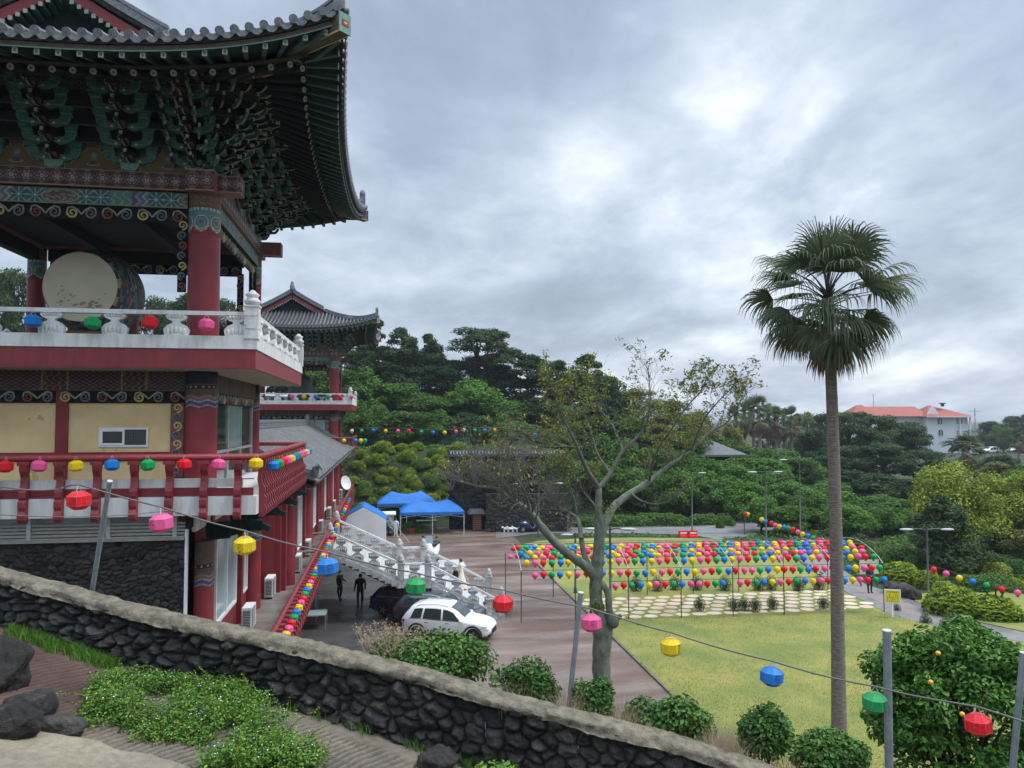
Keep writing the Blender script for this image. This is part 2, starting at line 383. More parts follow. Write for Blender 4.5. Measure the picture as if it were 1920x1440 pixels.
M['asphalt'] = mat('red_asphalt', (.125, .080, .060), .60, (.235, .195, .168), .30, detail=9, bump=.2, bscale=40, wet=.36, ramp=(.44, .66), stretch=(.35, 1.5, 1))
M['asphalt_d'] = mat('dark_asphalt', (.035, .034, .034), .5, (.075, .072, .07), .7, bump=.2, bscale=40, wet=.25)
M['conc_path'] = mat('concrete_path', (.20, .20, .205), .5, (.145, .14, .14), 1.1, bump=.2, wet=.25)
M['brick_path'] = mat('brown_paving', (.185, .15, .135), .7, (.23, .19, .17), 2.5, bump=.2)
M['grass'] = mat('lawn_grass', (.240, .228, .058), .95, (.13, .17, .042), .38, detail=9, bump=.5, bscale=30, ramp=(.38, .62))
LX = 10.8
sheet('parking_ground', [(-40, 12), (LX+.4, 12), (LX+.4, 74), (16, 76.2), (-40, 76.2)], 0.0, M['asphalt'])
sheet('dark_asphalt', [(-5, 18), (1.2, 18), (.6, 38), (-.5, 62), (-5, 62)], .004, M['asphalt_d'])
lawn = [(LX, 20), (60, 20), (60, 33)]+[tuple(G(x, y)[:2]) for x, y in [(1960, 1215), (1900, 1200), (1757, 1176), (1664, 1150), (1573, 1104), (1513, 1064), (1470, 1032), (1420, 1016), (1330, 1010), (1200, 1008), (1100, 1009), (1010, 1014), (965, 1024)]]+[(LX, 60)]
mb = MB(); mb.add([(p[0], p[1], .010) for p in lawn], [tuple(range(len(lawn)))]); tag(mb.build('lawn', M['grass']), kind='structure')
# grass blades give the lawn a broken surface near the camera
rng = np.random.RandomState(5)
n = 60000; P = np.stack([rng.uniform(LX-.06, 27, n), 21+(rng.uniform(0, 1, n)**1.5)*22, np.full(n, .02)], 1)
P = P[~((P[:, 1] > 39.2) & (P[:, 1] < 44.3) & (P[:, 0] > 11))]
h = rng.uniform(.015, .04, len(P))*(1+.5*fnoise(P[:, 0], P[:, 1], 4, 3, .5)); w = .012
a = rng.uniform(0, 3.14, len(P)); dx, dy = np.cos(a)*w, np.sin(a)*w
V = np.stack([P+np.stack([-dx, -dy, 0*h-.01], 1), P+np.stack([dx, dy, 0*h-.01], 1), P+np.stack([dy*2+dx*.3, -dx*2+dy*.3, h], 1)], 1).reshape(-1, 3)
M['blade'] = mat('grass_blade', (.22, .23, .06), .8, island=.3, transl=.2)
tag(np_mesh('lawn_grass_blades', V, np.arange(len(V)).reshape(-1, 3), M['blade']), 'short olive green lawn grass between the car park and the palm', 'grass', kind='stuff')
# lawn kerb
mb = MB(); mb.box(LX-.10, LX+.02, 24, 60, -.05, .07); tag(mb.build('kerb', M['coping']), kind='structure')
# paths
path_lo = [(1470, 1030), (1513, 1062), (1573, 1103), (1664, 1150), (1723, 1167), (1757, 1176), (1898, 1201), (2000, 1222)]
path_hi = [(1540, 1030), (1570, 1062), (1625, 1097), (1668, 1110), (1723, 1131), (1760, 1152), (1920, 1186), (2000, 1200)]
def strip(name, A, B, z, m):
    mb = MB(); PA = [G(*p) for p in A]; PB = [G(*p) for p in B]; V = []
    for p, q in zip(PA, PB): V += [(p.x, p.y, z), (q.x, q.y, z)]
    mb.add(V, [(2*i, 2*i+1, 2*i+3, 2*i+2) for i in range(len(A)-1)]); return tag(mb.build(name, m), kind='structure')
strip('garden_path', path_lo, path_hi, .018, M['conc_path'])
strip('garden_path_paving', [(x+14, y-5) for x, y in path_lo[:6]], [(x-14, y+3) for x, y in path_hi[:6]], .023, M['brick_path'])
strip('road', [(930, 1010), (1000, 1001), (1090, 1000), (1200, 1000), (1300, 1003), (1345, 1012), (1400, 1006), (1450, 992), (1520, 972)], [(930, 992), (1000, 990), (1090, 989), (1200, 988), (1290, 988), (1340, 984), (1390, 975), (1440, 964), (1500, 955)], .016, M['conc_path'])
# stone paving under the lantern frame: oval slabs in rows
M['slab'] = mat('stepping_stone', (.60, .54, .43), .8, (.50, .40, .26), .5, bump=.3, bscale=20, island=.12)
rng = random.Random(4); mb = MB()
for j in range(6):
    for i in range(18):
        x = 11.2+i*.90+(j % 2)*.45+rng.uniform(-.05, .05)
        y = 39.7+j*.80+rng.uniform(-.04, .04); nn = 9; rx, ry = rng.uniform(.36, .42), rng.uniform(.31, .36); a0 = rng.random()
        P = [(x+rx*math.cos(a0+6.283*k/nn)*rng.uniform(.93, 1.07), y+ry*math.sin(a0+6.283*k/nn)*rng.uniform(.93, 1.07)) for k in range(nn)]
        mb.add([(a, b, .022) for a, b in P]+[(a, b, .0) for a, b in P], [tuple(range(nn))]+[(k, k+nn, (k+1) % nn+nn, (k+1) % nn) for k in range(nn)])
tag(mb.build('stone_paving', M['slab']), kind='structure')
# ================================================================ FOREGROUND: ramp, ledge, bank, wall
TP = np.array([(-300, 1018), (0, 1085), (112, 1115), (187, 1137), (337, 1174), (469, 1201), (562, 1220), (712, 1256), (797, 1279), (894, 1306), (990, 1334), (1120, 1366), (1249, 1398), (1313, 1418), (1500, 1480), (1750, 1560)], float)
def wall_line(n):
    xs = np.linspace(-300, 1750, n); ys = np.interp(xs, TP[:, 0], TP[:, 1]); k = max(3, n//28) | 1
    yp = np.pad(ys, k//2, mode='reflect', reflect_type='odd'); ys = np.convolve(yp, np.ones(k)/k, 'valid')
    d = 11.9-1.7*xs/1400; P = np.array([tuple(atD(x, y, dd)) for x, y, dd in zip(xs, ys, d)])
    T = np.gradient(P[:, :2], axis=0); T /= np.linalg.norm(T, axis=1)[:, None]
    Nn = np.stack([T[:, 1], -T[:, 0]], 1); Nn *= np.sign((Nn*(-P[:, :2])).sum(1))[:, None]
    H = np.interp(xs, [-300, 0, 600, 900, 1750], [.62, .68, .82, .95, 1.0])
    s = np.concatenate([[0], np.cumsum(np.linalg.norm(np.diff(P, axis=0), axis=1))])
    return P, T, Nn, H, s
P0, T0, N0, H0, S0 = wall_line(260); SL = S0[-1]
def W_(s, key='P'):
    A = {'P': P0, 'N': N0, 'T': T0}.get(key)
    if A is None: return np.interp(s, S0, H0)
    return np.stack([np.interp(s, S0, A[:, i]) for i in range(A.shape[1])], -1)
def voro(U, V, seeds, w, an=1.25):
    """nearest stone, gap to the next one, for each grid point"""
    n = U.size; idx = np.zeros(n, int); e = np.zeros(n); u = U.ravel(); v = V.ravel()
    order = np.argsort(u); B = 4000
    for i in range(0, n, B):
        o = order[i:i+B]; lo, hi = u[o].min()-1.2, u[o].max()+1.2
        c = np.where((seeds[:, 0] > lo) & (seeds[:, 0] < hi))[0]
        d = np.sqrt((u[o][:, None]-seeds[c, 0])**2+((v[o][:, None]-seeds[c, 1])*an)**2)-w[c]
        p = np.argpartition(d, 1, axis=1)[:, :2]; dd = np.take_along_axis(d, p, 1); sw = dd[:, 0] > dd[:, 1]
        p[sw] = p[sw][:, ::-1]; dd[sw] = dd[sw][:, ::-1]; idx[o] = c[p[:, 0]]; e[o] = dd[:, 1]-dd[:, 0]
    return idx, e
def stone_face(name, L, Hh, place, cell=(.26, .2), res=.014, depth=.07, seed=1, parent=None, tone=(.035, .075), an=1.25, mat_='basalt', gapk=.16):
    r = np.random.RandomState(seed); nu = int(L/res)+1; nv = max(4, int(Hh/res)+1)
    U, V = np.meshgrid(np.linspace(0, L, nu), np.linspace(0, Hh, nv))
    su, sv = np.meshgrid(np.arange(-cell[0], L+cell[0], cell[0]), np.arange(-cell[1]*.5, Hh+cell[1], cell[1]))
    su = su+((np.arange(su.shape[0]) % 2)*.5*cell[0])[:, None]
    sd = np.stack([su.ravel(), sv.ravel()], 1)+r.uniform(-.42, .42, (su.size, 2))*np.array(cell)
    w = r.uniform(-.5, .5, len(sd))**3*cell[1]*3.2
    keep = r.rand(len(sd)) > .10; sd = sd[keep]; w = w[keep]
    Uw = U+.018*fnoise(U, V, seed+1, 2, 14)*cell[0]/.26; Vw = V+.018*fnoise(U, V, seed+2, 2, 14)*cell[0]/.26
    idx, e = voro(Uw, Vw, sd, w, an)
    ek = cell[1]*gapk
    dome = .62*(1-np.exp(-(e/ek)**1.2))+.38*np.clip(e/(cell[1]*.9), 0, 1)**.6; off = r.uniform(-.35, .35, len(sd)); tu = r.uniform(-1, 1, len(sd)); tv = r.uniform(-1, 1, len(sd))
    u, v = U.ravel(), V.ravel()
    tilt = (tu[idx]*(u-sd[idx, 0])/cell[0]+tv[idx]*(v-sd[idx, 1])/cell[1])*.35
    h = depth*(dome*(1+off[idx]+tilt)-.6)+depth*.22*fnoise(u, v, seed+5, 4, 22)*dome
    tn = r.uniform(tone[0], tone[1], len(sd)); hue = r.uniform(-1, 1, (len(sd)))
    c = tn[idx][:, None]*np.array([1.06, 1.0, .93])*(1+np.array([.07, .0, -.07])*hue[idx][:, None]); li = np.clip(fnoise(u, v, seed+8, 3, 9)-.75, 0, 1)[:, None]
    c = c*(1-li*.6)+np.array([.15, .15, .13])*li*.6
    pos, nor = place(u, v)
    return np_mesh(name, pos+nor*h[:, None], grid_faces(nu, nv), M[mat_], parent, col=c, smooth=True)
wall = empty('stone_wall', tuple(P0[130]), 'long low black basalt wall with a rough mortar coping running down beside the ramp', 'stone wall')
def pl(u, v):
    p = W_(u); nn = W_(u, 'N'); H = W_(u, 'H'); z = p[:, 2]-H*(1-v/1.0)
    batter = (1-v)*.10
    pos = np.stack([p[:, 0]+nn[:, 0]*batter, p[:, 1]+nn[:, 1]*batter, z], 1); return pos, np.stack([nn[:, 0], nn[:, 1], nn[:, 0]*0], 1)
stone_face('stone_face', SL, 1.0, pl, cell=(.235, .175), res=.0115, depth=.13, gapk=.20, seed=11, parent=wall, tone=(.018, .058))
# coping
nu = 700; su = np.linspace(0, SL, nu); prof = [(.07, -.05), (.06, .0), (.045, .05), (0, .075), (-.1, .088), (-.18, .092), (-.25, .088), (-.31, .07), (-.34, .02), (-.36, -.12), (-.36, -.9)]
V = []
p = W_(su); nn = W_(su, 'N')
for j, (o, z) in enumerate(prof):
    wob = .035*fnoise(su, su*0+j*.7, 31, 4, 3.0)+.018*fnoise(su, su*0+j*2.1, 32, 3, 17); wz = .014*fnoise(su, su*0+j*1.3, 33, 4, 6)+.01*fnoise(su, su*0+j*3, 34, 2, 28)
    V.append(np.stack([p[:, 0]+nn[:, 0]*(o+wob), p[:, 1]+nn[:, 1]*(o+wob), p[:, 2]+z+wz*(1 if j < 9 else 0)], 1))
np_mesh('coping', np.concatenate(V), grid_faces(nu, len(prof)), M['coping'], wall, smooth=True)
# ramp with scored grooves
nu, nt = 1300, 170; s_, t_ = np.meshgrid(np.linspace(0, SL, nu), np.linspace(-.12, 2.35, nt)); s_, t_ = s_.ravel(), t_.ravel()
p = W_(s_); nn = W_(s_, 'N'); H = W_(s_, 'H')
gm = np.clip((t_-.35)/.15, 0, 1)*np.clip((2.25-t_)/.1, 0, 1)*(.6+.4*np.clip(fnoise(s_, t_, 41, 3, 1.6)+.6, 0, 1))
ph = (s_+.42*t_+.02*fnoise(s_, t_, 42, 3, 4))/.098
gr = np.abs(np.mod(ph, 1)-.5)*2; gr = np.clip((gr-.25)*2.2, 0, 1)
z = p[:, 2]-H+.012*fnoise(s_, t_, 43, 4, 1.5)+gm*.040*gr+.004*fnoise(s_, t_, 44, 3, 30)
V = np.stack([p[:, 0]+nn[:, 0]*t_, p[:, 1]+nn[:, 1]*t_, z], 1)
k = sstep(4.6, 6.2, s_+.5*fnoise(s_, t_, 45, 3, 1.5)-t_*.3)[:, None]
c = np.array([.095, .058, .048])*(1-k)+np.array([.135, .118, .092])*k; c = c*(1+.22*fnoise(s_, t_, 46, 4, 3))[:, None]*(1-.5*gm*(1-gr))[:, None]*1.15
M['ramp'] = mat('ramp_concrete', (1, 1, 1), .85, (.7, .7, .68), 9, attr=True, bump=.5, bscale=60)
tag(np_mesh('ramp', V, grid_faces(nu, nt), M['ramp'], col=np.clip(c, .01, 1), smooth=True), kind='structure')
# ledge on the camera's side of the ramp
nu, nt = 420, 260; s_, t_ = np.meshgrid(np.linspace(0, SL, nu), np.linspace(0, 6.0, nt)); s_, t_ = s_.ravel(), t_.ravel()
edge = 2.30+.10*fnoise(s_, s_*0, 51, 3, 1.7)
p = W_(s_); nn = W_(s_, 'N'); H = W_(s_, 'H'); tt = edge+t_-.25
lift = sstep(0, .28, t_)*(.16+.04*fnoise(s_, t_, 52, 3, 1.2)); lift = lift+.10*np.maximum(t_-.5, 0)+.045*fnoise(s_, t_, 53, 5, 2.2)+.008*fnoise(s_, t_, 57, 3, 17)
flat = sstep(9, 7.4, s_); z = p[:, 2]-H-.06+lift
V = np.stack([p[:, 0]+nn[:, 0]*tt, p[:, 1]+nn[:, 1]*tt, z], 1)
c = np.array([.24, .21, .155])*(1+.22*fnoise(s_, t_, 54, 5, 1.6))[:, None]; st_ = np.clip(fnoise(s_, t_, 55, 4, 1.1)-.15, 0, 1)[:, None]
c = c*(1-st_*.55)+np.array([.10, .075, .045])*st_*.55
M['ledge'] = mat('ledge_concrete', (1, 1, 1), .9, (.72, .71, .68), 11, attr=True, bump=.6, bscale=40)
tag(np_mesh('ledge_ground', V, grid_faces(nu, nt), M['ledge'], col=np.clip(c, .01, 1), smooth=True), kind='structure')
# bank behind the wall, falling to the car park
nu, nt = 200, 60; s_, t_ = np.meshgrid(np.linspace(0, SL, nu), np.linspace(0, 1, nt)); s_, t_ = s_.ravel(), t_.ravel()
p = W_(s_); nn = W_(s_, 'N'); o = .3+8.2*t_; z = (p[:, 2]-.42)*(1-sstep(.06, .7, t_))-.05*t_+.06*fnoise(s_, o, 61, 4, 1.3)
V = np.stack([p[:, 0]-nn[:, 0]*o, p[:, 1]-nn[:, 1]*o, z], 1)
M['bank'] = mat('bank_soil', (.10, .08, .05), .95, (.05, .05, .03), 2, bump=.6, bscale=12)
tag(np_mesh('bank', V, grid_faces(nu, nt), M['bank'], smooth=True), kind='structure')
def shelf(px, back=.35):
    """point on the bank's shelf behind the coping where the photo's column px crosses it; returns point"""
    best = min(range(len(P0)), key=lambda i: abs(proj(P0[i])[0]-px)); q = P0[best]; n_ = N0[best]
    return Vector((q[0]-n_[0]*(.4+back), q[1]-n_[1]*(.4+back), q[2]-.40))
def proj(p):
    d = Vector(p)-Vector((0, 0, E)); z = d.dot(f_); return 960+FPX*d.dot(r_)/z, 720-FPX*d.dot(u_)/z, z
# boulders
def boulder(name, c, r, seed, m=None, label=None, cat='rock', tone=.05, sub=5):
    rs = np.random.RandomState(seed); bm = bmesh.new(); bmesh.ops.create_icosphere(bm, subdivisions=sub, radius=1)
    V = np.array([v.co[:] for v in bm.verts]); F = np.array([[l.index for l in f.verts] for f in bm.faces]); bm.free()
    D = np.ones(len(V))
    for _ in range(9):                                   # flat facets cut from the sphere
        nrm = rs.normal(size=3); nrm /= np.linalg.norm(nrm); k = rs.uniform(.62, .9); dp = V@nrm
        D = np.minimum(D, np.where(dp > 1e-3, k/np.maximum(dp, 1e-3), 9))
    V2 = V*np.minimum(D, 1)[:, None]
    nz = .085*fnoise(V[:, 0]*3+V[:, 2]*2, V[:, 1]*3-V[:, 2]*2.3, seed, 5, 1.4)+.035*fnoise(V[:, 0]*11+V[:, 2]*9, V[:, 1]*10-V[:, 2]*8, seed+2, 3, 2)
    V2 = V2*(1+nz)[:, None]*np.array(r)+np.array(c)
    t = tone*(1+.35*fnoise(V[:, 0]*4, V[:, 1]*4+V[:, 2]*3, seed+1, 4, 1.5)); li = np.clip(fnoise(V[:, 0]*7, V[:, 1]*7+V[:, 2]*5, seed+4, 3, 1)-.7, 0, 1)*.25
    o = np_mesh(name, V2-np.array(c), F, M['basalt'], col=np.clip(np.stack([t*1.08+li*.4, t+li*.4, t*.90+li*.33], 1), .01, 1), smooth=True)
    o.location = c; return tag(o, label, cat)
def onledge(px, py, dz=0):
    z = 7.1
    for _ in range(4): q = G(px, py, z); z = ledge_z(q)
    return Vector((q.x, q.y, z+dz))
def ledge_z(q):
    i = int(np.argmin((P0[:, 0]-q.x)**2+(P0[:, 1]-q.y)**2)); t = float((np.array([q.x, q.y])-P0[i, :2])@N0[i]); b = P0[i, 2]-H0[i]
    return b if t < 2.3 else b+.10+.10*max(t-2.8, 0)
for i, (px, py, r, lb) in enumerate([(-8, 1258, (.50, .42, .44), 'tall dark boulder at the left edge beside the brown ramp'), (55, 1315, (.30, .28, .26), 'rounded brown boulder leaning at the edge of the ramp, left corner'),
        (28, 1345, (.34, .3, .26), 'jagged black rock below the tall boulder in the left corner'), (92, 1350, (.42, .26, .17), 'low flat grey rock lying on the ledge beside the creeping plant'),
        (822, 1420, (.30, .28, .24), 'smooth dark rock at the bottom edge in front of the grooved ramp')]):
    c = onledge(px, py+25); boulder('boulder', (c.x, c.y, c.z+r[2]*(.35 if i != 4 else .45)), r, 70+i, label=lb, tone=(.028, .034, .022, .06, .035)[i])
# ================================================================ TEMPLE PAVILIONS
CX, CY = -8.5, 25.2; A_, B_ = 7.5, 8.2; CXR, CYR = 3.67, 3.9
def paint(name, parent, o, u, v, U, V, fn, res=.02, noff=(0, 0, 0)):
    """a flat painted board: pattern fn(x, y) in metres -> colours, one colour per small face"""
    nu, nv = max(2, int(U/res)), max(2, int(V/res)); x, y = np.meshgrid((np.arange(nu)+.5)/nu*U, (np.arange(nv)+.5)/nv*V)
    c = fn(x.ravel(), y.ravel()); i, j = np.meshgrid(np.linspace(0, U, nu+1), np.linspace(0, V, nv+1))
    P = np.array(o)+np.array(noff)+i.reshape(-1, 1)*np.array(u)+j.reshape(-1, 1)*np.array(v)
    return np_mesh(name, P, grid_faces(nu+1, nv+1), M['paint'], parent, fcol=c)
def lay(c, m, col): c[m] = col; return c
def pat_mauve(x, y, H=.45):
    P = .36; c = np.tile(np.array([.16, .095, .085]), (len(x), 1)); xx = np.mod(x, P)-P/2; yy = y-H/2
    r = np.hypot(xx, yy); a = np.arctan2(yy, xx); lay(c, np.abs(np.abs(xx)-P/2)+np.abs(np.abs(yy)-H*.42) < .13, [.06, .025, .04])
    lay(c, r < .155+.02*np.cos(6*a), [.05, .022, .035]); lay(c, (r < .12+.018*np.cos(6*a)) & (r > .085), [.26, .17, .16]); lay(c, r < .06+.015*np.cos(6*a), [.34, .32, .33]); lay(c, r < .022, [.3, .1, .1])
    lay(c, (y < .025) | (y > H-.025), [.32, .22, .12]); return c
def pat_green(x, y, H=.42):
    c = np.tile(np.array([.07, .17, .15]), (len(x), 1)); xm = np.mod(x, 3.3); yy = y-H/2
    def band(a, b, col): lay(c, (xm > a) & (xm < b), col)
    for k, (a, b, col) in enumerate([(0, .12, [.05, .09, .2]), (.12, .2, [.30, .24, .16]), (.2, .3, [.07, .12, .28]), (.3, .36, [.34, .35, .25])]): lay(c, (xm+.05*np.sin(yy*26) > a) & (xm+.05*np.sin(yy*26) < b), col)
    for c0 in (.60, .98, 2.2, 2.55):
        r = np.hypot(xm-c0, yy); a = np.arctan2(yy, xm-c0); m = (np.abs(xm-c0) < .19); lay(c, m, [.035, .10, .13]); lay(c, m & (np.abs(np.cos(4*a)) > .93) & (r < .2), [.30, .42, .42]); lay(c, m & (np.abs(np.cos(2*a)) < .15) & (r > .09), [.20, .34, .30]); lay(c, r < .035, [.4, .42, .36])
    e = ((xm-1.58)/.42)**2+(yy/.15)**2; lay(c, e < 1.2, [.33, .34, .22]); n = np.sin(xm*19+3*np.sin(yy*22))+np.sin(yy*31+2*np.sin(xm*13)); lay(c, e < 1, [.12, .06, .055]); lay(c, (e < .9) & (n > .6), [.16, .20, .22]); lay(c, (e < .8) & (n < -1.0), [.26, .24, .16])
    lay(c, (xm > 2.8), [.09, .20, .16]); lay(c, (xm > 2.8) & (np.sin(xm*30+3*np.sin(yy*17)) > .7), [.2, .3, .24])
    lay(c, (y < .03), [.25, .22, .10]); lay(c, y > H-.02, [.05, .05, .05]); return c
def pat_band(x, y):                                  # column bands
    c = np.tile(np.array([.12, .075, .055]), (len(x), 1)); q = .03*np.sin(x*14)
    for a, b, col in ((0, .06, [.22, .025, .035]), (.06, .1, [.28, .26, .24]), (.1, .19, [.06, .07, .22]), (.19, .23, [.33, .33, .34]), (.23, .30, [.20, .10, .09]), (.30, .34, [.26, .2, .16])): lay(c, (y+q > a) & (y+q < b), col)
    lay(c, (y > .52) & (y < .62), [.02, .02, .025]); lay(c, (y > .53) & (y < .61) & (np.hypot(np.mod(x, .16)-.08, y-.57) < .03), [.3, .27, .22]); return c
def pat_cap(x, y, H):
    c = np.tile(np.array([.12, .07, .045]), (len(x), 1)); k = .42; xm = np.mod(x, k)-k/2; low = .10+.16*(np.abs(xm)/(k/2))**1.5*1.0
    lay(c, np.sin(x*34+2*np.sin(y*30))+np.sin(y*40) > .9, [.20, .12, .05])
    m = y < H*.62; lay(c, m, [.10, .20, .19]); lay(c, m & (np.hypot(xm, (y-.34)) < .17), [.05, .09, .2]); lay(c, m & (np.hypot(xm, (y-.34)) < .13), [.13, .22, .2]); lay(c, m & (np.hypot(xm, y-.34) < .06), [.2, .08, .07])
    lay(c, m & (np.abs(y-low) < .018), [.38, .42, .38]); lay(c, m & (np.abs(np.hypot(xm, y-.34)-.17) < .012), [.38, .42, .38]); lay(c, y < low-.018, [.22, .028, .035])
    lay(c, (y > H*.56) & (y < H*.62) & (np.sin(x*60) > -.2), [.36, .42, .40]); return c
def pat_frieze(x, y, H):
    c = np.tile(np.array([.035, .02, .025]), (len(x), 1)); P = 1.9; xm = np.mod(x, P); yy = y-H/2; m = np.abs(xm-P/2) < .65
    g = (np.abs(np.sin(x*19+y*33))**6+np.abs(np.sin(x*19-y*33))**6) > .9; lay(c, m & g, [.15, .10, .09]); lay(c, ~m, [.05, .03, .03]); lay(c, ~m & (np.sin(xm*40+3*np.sin(y*25)) > .75), [.20, .15, .07])
    lay(c, np.abs(np.abs(xm-P/2)-.65) < .02, [.24, .2, .1]); lay(c, (y < .03) | (y > H-.03), [.14, .10, .07]); return c
def pat_lattice(x, y, H):
    c = np.tile(np.array([.02, .022, .026]), (len(x), 1)); P = .17; xm = np.mod(x+.5*P*(np.floor(y/P) % 2), P)-P/2; ym = np.mod(y, P)-P/2; r = np.hypot(xm, ym)
    lay(c, np.abs(r-.06) < .014, [.085, .075, .065]); lay(c, r < .018, [.12, .10, .07]); return c
def pat_buddha(x, y, U, H):
    """a stepped arch panel, olive ground, one small seated robed figure"""
    c = np.tile(np.array([.03, .06, .055]), (len(x), 1)); xm = x-U/2; w = U/2*np.where(y < .16, 1.0, np.where(y < .36, .76-.9*(y-.16), np.where(y < .5, .5-1.3*(y-.36), .24)))
    inn = np.abs(xm) < w-.03; lay(c, (np.abs(xm) < w) & (y < H-.05), [.22, .23, .20]); lay(c, inn & (y < H-.08), [.12, .085, .030]); g = inn & (y < H-.08) & (y > .45); lay(c, g, [.15, .09, .04])
    r = np.random.RandomState(int(U*100)); rob = [.17, .035, .03]; lay(c, ((xm)/.17)**2+((y-.15)/.045)**2 < 1, [.30, .28, .23]); lay(c, (np.abs(xm) < .13-.22*(y-.1)) & (y > .13) & (y < .33), [.10, .12, .12]); lay(c, (np.abs(xm) < .08) & (y > .14) & (y < .24), rob)
    lay(c, np.hypot(xm-.01, y-.38) < .085, [.12, .17, .16]); lay(c, np.hypot(xm-.01, y-.38) < .045, [.28, .2, .14]); return c
def spiral(mb, c, R0, turns, u, v, thick, flip=1, out=(0, -1, 0), n=16, a0=0):
    c = Vector(c); u = Vector(u); v = Vector(v); P = []
    for k in range(n+1):
        t = k/n; r = R0*(1-.82*t); a = a0+flip*turns*6.283*t; P.append(c+u*(r*math.cos(a))+v*(r*math.sin(a)))
    mb.tube(P, [thick*(1-.35*k/n) for k in range(n+1)], 6)
def scrolls(parent, o, u, L, drop, name='scroll_trim', vert=False, out=(0, -1, 0)):
    """running scroll ornament along u, hanging in v; three paints in one mesh"""
    mb = MB(); o = Vector(o); u = Vector(u); v = Vector((0, 0, -1)) if not vert else Vector((1, 0, 0)); n = max(2, int(L/.42)); st = L/n
    for i in range(n):
        mb.mi = (0, 1, 2, 1)[i % 4]; c = o+u*(st*(i+.5))+v*(drop*.5); fl = 1 if i % 2 else -1
        spiral(mb, c, drop*.40, 1.35, u, v, .030, fl, a0=(0 if i % 2 else 3.14))
        sg = 1 if i % 2 else -1; e = drop*.40
        mb.mi = 3; mb.tube([c+u*e*sg, c+u*e*.8*sg-v*e*.9, c-u*0-v*e*1.12, c-u*e*.9*sg-v*e*.55, c-u*(st*.5)*sg+v*e*.3], [.02, .026, .028, .026, .02], 6)
    mb.mi = 4; w_ = Vector(out)*-.03
    mb.add([o+w_, o+u*L+w_, o+u*L+v*drop+w_, o+v*drop+w_], [(0, 1, 2, 3)])
    return mb.build(name, [M['gold'], M['scroll_g'], M['scroll_r'], M['pale_edge'], M['black_wood']], parent)
# ---- roof surface
def zprof(t): return 18.62+.252*t+.026*t*t
def lift(s, t): return .92*np.abs(s)**3.3*np.clip(1-t/6.5, 0, 1)**1.3
def inset(s, t): return .38*(1-s*s)*np.clip(1-t/4, 0, 1)
def rf(side, c, t, dz=0):
    """point on roof: side 0 front(-Y), 1 back, 2 right(+X), 3 left; c coordinate along the eave from centre, t run up from the eave"""
    if side < 2: s = c/A_; z = zprof(t)+lift(s, t)+dz; y = B_-t-inset(s, t); return Vector((CX+c, CY-y if side == 0 else CY+y, z))
    s = c/B_; z = zprof(t)+lift(s, t)+dz; x = A_-t-inset(s, t); return Vector((CX+x if side == 2 else CX-x, CY+c, z))
TG = 4.7
def tmax(side, c):
    if side < 2: return max(0, min(TG, A_-abs(c)))
    return A_ if abs(c) < B_-TG+.55 else max(0, B_-abs(c))
def tmin(side, c): return TG-.1 if (side > 1 and B_-TG < abs(c) < B_-TG+.55) and False else 0
